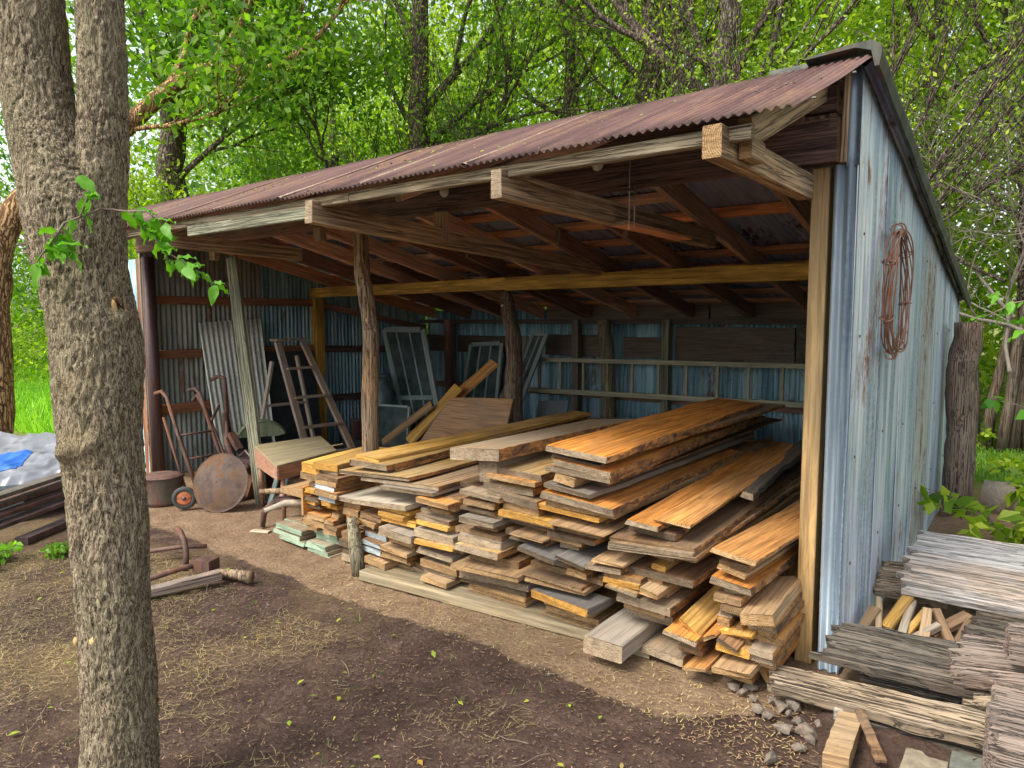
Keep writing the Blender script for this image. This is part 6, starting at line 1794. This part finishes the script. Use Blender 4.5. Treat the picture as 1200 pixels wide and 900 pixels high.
o = tube_obj('wood_log', [(-3.30, -1.10, 0.035), (-3.16, -1.04, 0.037), (-3.04, -1.02, 0.038)], [0.022, 0.03, 0.036], 'log_post', None, 12, .15); tag(o, 'short rounded log lying right of the rusty scrap', 'log')
o = beam('wood_chip', (-3.98, -0.42, 0.012), (-3.84, -0.36, 0.014), 0.05, 0.012, 'w_gw', None); tag(o, 'small pale wood chip lying on the dry dust', 'wood chip')
# weathered gnarled root-like branches beside the green-ended pile
for k, pts in enumerate(([(-3.98, -0.33, 0.01), (-4.0, -0.30, 0.12), (-3.88, -0.26, 0.22), (-3.7, -0.2, 0.25)], [(-3.95, -0.36, 0.30), (-3.80, -0.28, 0.31), (-3.5, -0.1, 0.28)], [(-3.80, -0.42, 0.19), (-3.70, -0.32, 0.24), (-3.4, -0.1, 0.26)])):
    o = tube_obj('dead_branch', pts, [0.018, 0.026, 0.03, 0.026][:len(pts)], ['rusty_steel', 'log_post', 'w_gw'][k], None, 8, .3)
    tag(o, ['curved rusty brown pipe drooping', 'knotty tan branch lying', 'pale grey branch lying'][k] + ' beside the green-ended pile', 'branch')
v, f, fm = board_geo(0.30, 0.7, 0.05, 6, 0.02, 0, .003, 4.4, endjit=.02)
tag(mesh_obj('lumber_board', v, f, ['w_tn', 'e_tan'], None, Matrix.Translation((-3.60, -0.30, 0.36)), fm), 'tan board lying on the branches under the desk corner', 'board')
o = beam('short_bearer', (-3.9, -0.12, 0.26), (-3.3, -0.1, 0.30), 0.08, 0.05, 'w_dk', None); tag(o, 'dark bearer under the tan board by the branches', 'bearer')

# ================================================================ RIGHT: stump, log, fence, plants
t = thing('stump_post', (0.26, 3.12, 0), 'tall weathered stump post at the back corner of the side wall', 'post')
logpost('post_body', [(0.19, 3.12, -0.05), (0.20, 3.12, 0.5), (0.18, 3.12, 1.1), (0.20, 3.13, 1.56)], 0.108, 0.098, 'fence_old', t, 'fissured grey-brown post body', 26)
o = tube_obj('grey_log', [(0.36, 3.35, 0.16), (0.8, 3.30, 0.17), (1.5, 3.2, 0.17)], [0.15, 0.16, 0.15], 'w_gr', None, 14, .1); tag(o, 'thick grey log lying behind the leafy plant at the right', 'log')
fr = random.Random(8)
fx = -0.25
k = 0
FL = ['forked', 'leaning', 'split', 'thick', 'thin', 'pale', 'dark', 'short', 'bent', 'knotty', 'twisted', 'narrow', 'broad', 'crooked', 'rough']
ft = thing('cedar_fence', (0.5, 7.5, 0), 'old palisade fence of rough upright cedar posts at the right', 'fence')
while fx < 2.6:
    r = fr.uniform(.045, .085)
    h = fr.uniform(1.45, 2.0)
    lean = fr.uniform(-.18, .22)
    y = 6.9 + fr.uniform(-.15, .15)
    pts = [(fx + lean * q + fr.uniform(-.02, .02), y, h * q) for q in (0, .33, .66, 1)]
    P = [Vector(q) for q in pts]
    tube_obj('fence_post', P, [r * 1.1, r, r * .9, r * fr.uniform(.4, .8)], 'fence_old', ft, 9, .35)
    fx += r * 1.55 + fr.uniform(0, .05)
    k += 1

# leafy plant at the right and low ones
def herb(label, base, h, spread, nst, seed, leaf='leaf_bright', size=0.09, per=9, cat='plant', name='leafy_plant', group=None, lean=(0, 0)):
    rg = random.Random(seed)
    t = thing(name, base, label, cat, group)
    b = MB(); P = []
    for s in range(nst):
        a = rg.uniform(0, 6.28); q = Vector(base); d = Vector((math.cos(a) * spread + lean[0], math.sin(a) * spread + lean[1], 1)).normalized()
        pts = [q.copy()]
        hh = h * rg.uniform(.6, 1.1)
        for i in range(6):
            q = q + d * hh / 6; d = (d + Vector((math.cos(a) * .25, math.sin(a) * .25, -.13)) + Vector((rg.uniform(-.1, .1), rg.uniform(-.1, .1), 0))).normalized()
            pts.append(q.copy())
            for _ in range(per // 3 + (1 if i > 2 else 0)):
                P.append([q.x + rg.uniform(-.03, .03), q.y + rg.uniform(-.03, .03), q.z + rg.uniform(-.03, .03)])
        b.tube(pts, [.005 * (1 - .1 * i) for i in range(7)], 4, cap=False)
    b.build('stems', 'twig', t, False, base)
    P = np.array(P) - np.array(base)
    V = leaf_quads(P, size, 0.62, 0.2, 1.2)
    quads_obj('foliage', V, len(P), leaf, t, Matrix.Translation(Vector(base)))
herb('bright green leafy shrub beside the stump post', (0.62, 2.35, 0.02), 0.85, .55, 16, 3, size=.12)
herb('second leafy shrub at the right picture edge', (1.0, 2.9, 0.02), 1.0, .5, 14, 4, size=.11)
herb('small green sprig before the cedar fence', (0.08, 6.9, 0), 0.5, .4, 5, 6, size=.10)
herb('low green seedling patch before the fence', (0.6, 5.4, 0), 0.35, .8, 14, 7, size=.10)
herb('hanging leafy spray in front of the cedar fence', (1.35, 3.7, 0.0), 1.75, .10, 5, 17, leaf='leaf_near', size=.13, per=12, lean=(-.25, 0))
herb('clump of fresh weeds at the left picture edge', (-4.75, -1.95, 0), 0.26, .9, 40, 9, leaf='grass_lit', size=.05, cat='weeds', per=12)
herb('small weed tuft right of the weed clump', (-4.55, -1.5, 0), 0.12, .9, 14, 10, leaf='grass_mat', size=.035, cat='weeds')

# ================================================================ TREES BEHIND
G = 'trees beyond the shed'
tree('dark trunk with drooping limbs rising behind the left half of the roof', (-8.3, 5.5, 0), [(-8.25, 5.5, 2.0), (-8.15, 5.5, 4.3), (-8.05, 5.5, 5.6), (-8.0, 5.5, 8.5)], 0.20, 0.12,
     [((-8.1, 5.6, 4.6), (1, .2, .9), 2.3, .07), ((-8.1, 5.6, 5.1), (.8, .2, 1), 2.6, .08), ((-8.1, 5.6, 4.9), (-1, .3, .6), 2.3, .06), ((-8.1, 5.6, 4.2), (-1, .5, .3), 2.0, .04), ((-8.05, 5.5, 5.8), (-.7, .3, .8), 2.3, .06), ((-8.1, 5.6, 3.9), (1, .4, .2), 2.0, .045), ((-8.1, 5.6, 4.5), (.9, .3, .3), 2.4, .04)], bark='bark_far', seed=2, per_tip=5, leaf='leaf_mid', leaf_size=.10)
tree('forked grey trunk rising behind the middle of the roof', (-4.7, 7.2, 0), [(-4.6, 7.2, 2.5), (-4.53, 7, 5.09), (-4.45, 7, 6.0), (-4.5, 7, 7.5), (-4.6, 7, 9)], 0.24, 0.10,
     [((-4.5, 7, 5.9), (.7, 0, 1), 2.6, .10), ((-4.5, 7, 5.4), (1, .1, .9), 2.2, .08), ((-4.5, 7, 5.2), (-.9, -.1, .8), 2.6, .06), ((-4.5, 7, 4.6), (-1, 0, .35), 2.4, .035), ((-4.5, 7, 5.0), (1, -.2, .5), 2.2, .04), ((-4.5, 7, 6.4), (-.5, .1, 1), 2.4, .07)], bark='bark_far', seed=3, per_tip=5, leaf='leaf_bright', spread=.55, leaf_size=.10)
tree('many-stemmed grey tree rising behind the right part of the roof', (-3.0, 6.2, 0), [(-2.95, 6, 2.5), (-2.92, 6, 4.76), (-2.9, 6, 6.0), (-2.9, 6, 8)], 0.20, 0.09,
     [((-2.95, 6, 4.3), (-.7, 0, 1), 2.8, .09), ((-2.92, 6, 4.5), (.35, 0, 1), 2.6, .06), ((-2.92, 6, 4.2), (-.35, .2, 1), 2.8, .06), ((-2.9, 6, 4.0), (.9, 0, .9), 2.4, .05), ((-2.9, 6, 3.9), (1.1, -.1, .6), 2.2, .035), ((-2.9, 6, 4.8), (-1, -.3, .6), 2.2, .04)], bark='bark_grey', seed=4, per_tip=3, leaf='leaf_bright', spread=.5)
# bare brush leaning over the roof
def brush(label, base, dirs, L, r, seed, depth=2, per=2, bark='branch', leaf='leaf_bright', name='bare_brush', spread=.45, up=.02, wob=.16, lsz=.055):
    rg = random.Random(seed)
    t = thing(name, base, label, 'brush', 'bare brush behind the shed')
    br = MB(); tips = []
    for (o_, d) in dirs:
        tubes = []
        grow(Vector(base) + Vector(o_), Vector(d), L * rg.uniform(.8, 1.15), r, depth, tubes, tips, rg, spread, up, 7, (2, 3), wob, .003)
        for pp, rr in tubes: br.tube(pp, rr, 5 if rr[0] > .015 else 3, cap=False)
    br.build('branches', bark, t, True, base)
    if per:
        T = np.array([list(q) for q in tips]); C_ = np.repeat(T, per, axis=0) + nrg.normal(size=(len(T) * per, 3)) * .15
        quads_obj('leaves', leaf_quads(C_ - np.array(base), lsz), len(C_), leaf, t, Matrix.Translation(Vector(base)))
brush('bare V-shaped brush sticking up over the middle of the roof', (-5.2, 5.6, 1.0), [((0, 0, 0), (-.1, 0, 1)), ((.1, 0, 0), (.25, 0, 1)), ((-.2, 0, 0), (-.35, 0, 1)), ((.2, 0, .3), (.8, 0, 1)), ((-.4, 0, .3), (-1, 0, .8))], 3.4, .035, 31)
brush('bare brush fanning up behind the ridge near its right end', (-1.6, 5.0, 1.2), [((0, 0, 0), (.5, 0, 1)), ((.1, 0, 0), (.7, 0, 1)), ((-.2, 0, 0), (.3, 0, 1)), ((.1, 0, 0), (.9, 0, 1)), ((-.1, .2, 0), (-.1, 0, 1)), ((-.3, .2, 0), (-.5, 0, 1))], 3.3, .028, 32, spread=.3, wob=.08)
brush('long bare limbs arching over the roof left of the middle', (-6.8, 6.0, 1.6), [((0, 0, 0), (.8, 0, 1)), ((.1, 0, 0), (-.6, 0, 1)), ((-.2, 0, .5), (1, 0, .6)), ((0, 0, .6), (-1, 0, .6))], 3.2, .03, 33)
brush('tangled dead twigs beyond the lower end of the side wall', (0.35, 6.2, 1.0), [((0, 0, 0), (-.3, 0, 1)), ((.3, 0, 0), (.4, 0, 1)), ((.2, 0, .4), (-.9, -.2, .5)), ((.4, 0, .5), (.9, -.2, .4)), ((0, .3, .6), (-.7, 0, .6)), ((.3, .2, .8), (.5, 0, .8))], 2.0, .022, 34, depth=3, per=0, spread=.9, wob=.3, up=-.02, bark='twig_grey')
brush('arching bare limb across the trees at the upper right', (1.6, 5.5, 1.5), [((0, 0, 0), (-.9, -.2, .9)), ((0, 0, .6), (-1.1, 0, .5)), ((.3, 0, 0), (.1, 0, 1)), ((.2, 0, .3), (-.5, 0, 1))], 2.7, .025, 35, depth=1, per=6, bark='branch')
# right-hand trees
tree('slim straight trunk seen right of the side wall', (0.42, 7.6, 0), [(0.40, 7.5, 1.2), (0.38, 7.2, 2.4), (0.30, 6.9, 3.4), (0.35, 6.8, 5.5)], 0.075, 0.045,
     [((.24, 6.4, 2.8), (-1, -.2, .7), 1.8, .03), ((.24, 6.4, 3.2), (1, 0, .6), 1.8, .03), ((.25, 6.4, 2.0), (-.8, .2, .5), 1.4, .025), ((.25, 6.4, 4.2), (-.6, -.3, .7), 1.8, .03), ((.25, 6.4, 5), (.5, 0, .8), 1.6, .03)], bark='bark_far', seed=6, per_tip=16, leaf='leaf_bright', leaf_size=.075)
tree('reddish trunk just beyond the right roof slope', (-0.75, 7.2, 0), [(-0.7, 7.1, 1.6), (-0.69, 7, 3.43), (-.6, 7, 5), (-.7, 7, 7)], 0.10, 0.06,
     [((-.69, 7, 3.6), (-1, -.3, .8), 2.0, .04), ((-.65, 7, 4.2), (1, -.3, .7), 2.2, .04), ((-.65, 7, 5.0), (-.6, -.3, .9), 2.2, .04), ((-.65, 7, 2.9), (1, 0, .3), 1.6, .025)], bark='bark_grey', seed=7, per_tip=26, leaf='leaf_bright', leaf_size=.07)
tree('broad leafy tree filling the upper right corner', (2.6, 8.5, 0), [(2.5, 8.4, 2.5), (2.4, 8.3, 5), (2.3, 8.2, 7)], 0.20, 0.10,
     [((2.45, 8.4, 3.5), (-1, -.3, .8), 3.0, .07), ((2.4, 8.3, 4.5), (-1, -.2, .9), 3.2, .07), ((2.4, 8.3, 5.5), (-.5, -.5, .9), 3, .06), ((2.4, 8.3, 5), (.8, -.4, .7), 2.6, .06)], bark='bark_far', seed=8, per_tip=44, leaf='leaf_bright', leaf_size=.075)
tree('leafy tree with heavy arching limb left of the roof', (-12.4, 3.6, 0), [(-12.3, 3.4, 2.5), (-12.0, 3.2, 4.2), (-11.6, 3.0, 5.3), (-10.7, 2.9, 6.0), (-9.9, 3.0, 6.0)], 0.30, 0.13,
     [((-11.6, 3, 5.3), (-.2, 0, 1), 2.4, .12), ((-11.0, 3, 5.8), (.3, -.2, 1), 2.2, .08), ((-10.4, 2.9, 6.0), (1, -.3, .0), 2.4, .07), ((-9.9, 3, 6.0), (1, 0, .5), 2.4, .07), ((-12, 3.2, 4.0), (.9, .3, .3), 2.6, .06), ((-11.8, 3.2, 4.6), (.6, -.3, .2), 2.2, .05)], bark='bark_far', seed=9, per_tip=16, leaf='leaf_mid', leaf_size=.13)
tree('low dark-green tree just behind the left end of the roof', (-10.2, 5.5, 0), [(-10.2, 5.4, 1.5), (-10.1, 5.3, 3.2), (-10.0, 5.2, 4.6)], 0.14, 0.07,
     [((-10.1, 5.3, 2.6), (-1, 0, .6), 1.9, .04), ((-10.1, 5.3, 3.0), (1, 0, .5), 2.0, .04), ((-10, 5.2, 3.8), (.3, -.6, .8), 1.9, .04), ((-10, 5.2, 4.2), (-.6, .3, .8), 1.9, .04)], bark='bark_far', seed=10, per_tip=12, leaf='leaf_mid', leaf_size=.10)
tree('thin-stemmed sapling in the bright clearing at the left', (-12.5, 3.0, 0), [(-12.4, 3.0, .8), (-12.3, 3.0, 1.7), (-12.4, 3.0, 2.6)], 0.05, 0.03,
     [((-12.4, 3, 1.2), (-.8, 0, .5), 1.2, .02), ((-12.3, 3, 1.6), (.8, 0, .5), 1.2, .02), ((-12.3, 3, 2.0), (0, -.5, .7), 1.2, .02)], bark='bark_far', seed=12, per_tip=12, leaf='leaf_bright', leaf_size=.10, name='sapling')
tree('overhanging leafy bough high at the upper left', (-7.3, 8.8, 0), [(-7.2, 8.8, 3), (-7.1, 8.7, 6), (-7.0, 8.6, 8)], 0.16, 0.09,
     [((-7.1, 8.7, 5.5), (-1, -.4, .5), 2.6, .06), ((-7.1, 8.7, 6.0), (1, -.4, .6), 2.6, .06), ((-7, 8.6, 7), (-.5, -.6, .6), 2.6, .06), ((-7.1, 8.7, 4.8), (1, -.3, .3), 2.4, .05)], bark='bark_far', seed=14, per_tip=22, leaf='leaf_bright', leaf_size=.10)

# far woodland that reads as one mass
def woodland(name, label, n, x0, x1, y0, y1, z0, z1, size, mat, dens, seed, fs=.5):
    per = 26
    C0 = nrg.uniform((x0, y0, z0), (x1, y1, z1), size=(n // per, 3))
    keep = np.array([noise.noise(Vector((p[0] * fs, p[1] * fs, p[2] * fs + seed))) + .35 * noise.noise(Vector((p[0] * fs * 3, p[1] * fs * 3, p[2] * fs * 3))) > dens for p in C0])
    C0 = C0[keep]
    P = np.repeat(C0, per, axis=0) + nrg.normal(size=(len(C0) * per, 3)) * size * np.array([3.2, 3.2, 1.7])
    V = leaf_quads(P, size)
    o = quads_obj(name, V, len(P), mat)
    tag(o, label, None, None, 'stuff')
    return len(P)
woodland('woodland', 'distant green woodland behind everything', 260000, -34, 14, 13, 19, 0, 12.5, .21, 'leaf_far', -0.14, 3.0, .45)
woodland('woodland', 'leafy woodland far to the left beyond the clearing', 110000, -38, -18, -8, 12, 0, 14, .18, 'leaf_mid', -0.12, 7.0, .5)
woodland('woodland', 'nearer woodland foliage behind the shed', 170000, -20, 7, 9.5, 12.5, 0, 9, .145, 'leaf_bright', 0.0, 9.0, .6)
woodland('woodland', 'dense undergrowth left of the shed', 80000, -30, -10, 5, 10, 0, 4.8, .14, 'leaf_mid', -0.05, 5.0, .6)
woodland('undergrowth', 'sunlit undergrowth in the clearing at the left', 26000, -26, -10.5, 1.5, 8, 0, 1.6, .10, 'leaf_bright', 0.0, 2.0, .8)
woodland('woodland', 'leafy thicket behind the right side', 120000, -3, 12, 8.5, 14, 0, 9, .09, 'leaf_bright', -0.02, 6.0, .7)
# distant slim trunks in the woods
fr = random.Random(77)
for k in range(9):
    x = [-22, -17.5, -14.2, -8.1, -6.3, -1.9, 0.9, 3.4, 5.5][k]; y = 11.5 + fr.uniform(-.6, .8)
    o = tube_obj('distant_trunk', [(x, y, 0), (x + fr.uniform(-.3, .3), y, 3), (x + fr.uniform(-.6, .6), y, 7), (x + fr.uniform(-1, 1), y, 11)], [.17, .14, .11, .07], 'bark_far', None, 8, .15)
    tag(o, ['leftmost', 'second', 'third', 'fourth', 'fifth', 'sixth', 'seventh', 'eighth', 'rightmost'][k] + ' distant slim trunk from the left in the far woods', 'tree trunk', 'distant trunks in the woods')

# grass: field at the left and the right, blades as quads
def blades(name, label, n, x0, x1, y0, y1, h, mat, w=.012, cond=None, flat=0.0, zf=True):
    P = nrg.uniform((x0, y0, 0), (x1, y1, 0), size=(n, 3))
    if cond is not None: P = P[cond(P)]
    n = len(P)
    if zf: P[:, 2] = [ground_z(a, b_) if (-8.5 < a < 4 and -5 < b_ < 9) else 0.0 for a, b_ in P[:, :2]]
    d = nrg.normal(size=(n, 3)) * .45; d[:, 2] = 1 - flat
    if flat > .8: d[:, 2] = nrg.uniform(-.02, .12, n); 
    d /= np.linalg.norm(d, axis=1)[:, None]
    a = nrg.uniform(0, 6.28, n)
    s = np.stack([np.cos(a), np.sin(a), np.zeros(n)], 1)
    if flat > .8: s = np.cross(d, np.array([0, 0, 1.0]));
    L = (h * nrg.uniform(.5, 1.3, n))[:, None]
    off = np.array([0, 0, .004 if flat > .8 else 0])
    V = np.stack([P - s * w / 2 + off, P + s * w / 2 + off, P + d * L + s * w * .2 + off, P + d * L - s * w * .2 + off], 1).reshape(-1, 3)
    if flat > .8:
        V[:, 2] += np.repeat(nrg.uniform(0, .01, n), 4)
    o = quads_obj(name, V, n, mat)
    tag(o, label, None, None, 'stuff')
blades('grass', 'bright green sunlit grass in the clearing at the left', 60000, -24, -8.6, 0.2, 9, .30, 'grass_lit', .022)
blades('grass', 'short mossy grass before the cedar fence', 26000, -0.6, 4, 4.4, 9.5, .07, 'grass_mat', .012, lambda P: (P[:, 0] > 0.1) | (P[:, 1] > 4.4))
# straw on the left front, scattered blades elsewhere
def nz(P, s, o_): return np.array([noise.noise(Vector((a * s, b_ * s, o_))) for a, b_, c in P])
blades('dry_straw', 'dry yellow straw and dead grass at the lower left', 15000, -4.8, -0.8, -2.75, -1.1, .055, 'straw_blades', .0015, lambda P: nz(P, 1.6, 4) + .5 * nz(P, 6, 2) + nrg.normal(size=len(P)) * .2 > (P[:, 0] + 2.3) * .3 + .1, .95)
blades('dry_straw', 'thin scatter of straw over the dirt', 2200, -4.5, 0.6, -2.7, -0.5, .03, 'straw_blades', .0014, lambda P: nz(P, 2.2, 9) > -.05, .95)
blades('wood_chips', 'wood chips and bark crumbs over the dark soil', 2600, -4.5, 0.5, -2.6, -0.85, .014, 'chips', .004, lambda P: nz(P, 1.8, 13) > -.15, .9)
blades('wood_chips', 'dark bark crumbs in the dirt', 7000, -4.5, 0.5, -2.6, -0.75, .014, 'chips_dark', .006, None, .9)
blades('wood_chips', 'pale wood chips strewn before the stacks', 1300, -2.9, 0.1, -0.85, -0.42, .022, 'straw_blades', .004, None, .92)
blades('wood_chips', 'bark and chips around the corner rubble', 1300, -0.3, 0.62, -0.9, -0.1, .022, 'chips', .005, None, .9)
blades('green_tufts', 'tiny green shoots in the dirt', 700, -4.5, -0.8, -2.6, -0.9, .03, 'grass_mat', .004, lambda P: nz(P, 3.5, 21) > .25)
# fallen leaves
FP = []
for (x, y) in [tuple(nrg.uniform((-4.2, -2.6), (0.3, -0.9))) for _ in range(75)]:
    FP.append((x, y, .012))
FP = np.array(FP)
d = nrg.normal(size=(len(FP), 3)); d[:, 2] *= .12; d /= np.linalg.norm(d, axis=1)[:, None]
s = np.cross(d, [0, 0, 1]); s[:, 2] += nrg.uniform(-.3, .3, len(FP)); s /= np.linalg.norm(s, axis=1)[:, None]
L = nrg.uniform(.015, .045, len(FP))[:, None]
V = np.stack([FP, FP + d * L * .45 + s * L * .26 + [0, 0, .004], FP + d * L, FP + d * L * .45 - s * L * .26 + [0, 0, .004]], 1).reshape(-1, 3)
tag(quads_obj('fallen_leaves', V, len(FP), 'leaf_fallen'), 'green and yellow fallen leaves on the dirt', None, None, 'stuff')
# pebbles and twigs
b = MB()
for i in range(260):
    x, y = rnd.uniform(-4.4, .5), rnd.uniform(-2.6, -.5)
    s_ = rnd.uniform(.003, .009)
    b.add([(x + s_, y, 0), (x - s_, y + s_ * .4, 0), (x, y + s_, 0), (x, y - s_, 0), (x, y, s_ * .9)], [(0, 2, 4), (2, 1, 4), (1, 3, 4), (3, 0, 4)])
tag(b.build('pebbles', 'stone'), 'small pale pebbles in the dirt', None, None, 'stuff')
b = MB()
for i in range(34):
    x, y = rnd.uniform(-4.4, .3), rnd.uniform(-2.6, -.6); a = rnd.uniform(0, 6.28); L_ = rnd.uniform(.04, .22)
    p = Vector((x, y, .007)); q = p + Vector((math.cos(a), math.sin(a), rnd.uniform(0, .05))) * L_
    b.tube([p, p.lerp(q, .33) + Vector((rnd.uniform(-.012, .012), rnd.uniform(-.012, .012), .004)), p.lerp(q, .66) + Vector((rnd.uniform(-.02, .02), rnd.uniform(-.02, .02), .0)), q], [.0022, .002, .0016, .001], 4)
tag(b.build('fallen_twigs', 'twig'), 'thin twigs scattered on the dirt', None, None, 'stuff')

# leafy sapling whose spray hangs in from the right edge
t = thing('sapling', (1.15, 0.75, 0), 'leafy sapling spray hanging in at the right edge in front of the fence', 'sapling')
b = MB()
main = [Vector(q) for q in ((1.15, 0.75, 0), (1.12, 0.72, .7), (1.05, 0.68, 1.35), (0.90, 0.55, 1.66), (0.72, 0.45, 1.69), (0.60, 0.38, 1.66), (0.50, 0.30, 1.60))]
b.tube(main, [.014, .012, .010, .006, .004, .003, .0015], 6)
sp = [[Vector(q) for q in s_] for s_ in (((0.72, .45, 1.69), (.66, .42, 1.60), (.62, .38, 1.52)), ((.8, .5, 1.68), (.74, .48, 1.74), (.66, .44, 1.75)), ((.60, .38, 1.66), (.54, .36, 1.70)))]
for s_ in sp: b.tube(s_, .002, 4)
b.build('stem', 'twig', t, True, (1.15, 0.75, 0))
rg = random.Random(14)
for pth in [main[3:]] * 3 + sp * 3:
    for k in range(len(pth) - 1):
        q = pth[k].lerp(pth[k + 1], rg.random())
        vs, fs, p = bigleaf(q, (rg.uniform(-1, .4), rg.uniform(-.6, .5), rg.uniform(-.9, .1)), rg.uniform(.05, .09), rg.uniform(.025, .04), rg.uniform(-1, 1))
        mesh_obj('leaf', vs, fs, 'leaf_near', t, Matrix.Translation(p), None, True)
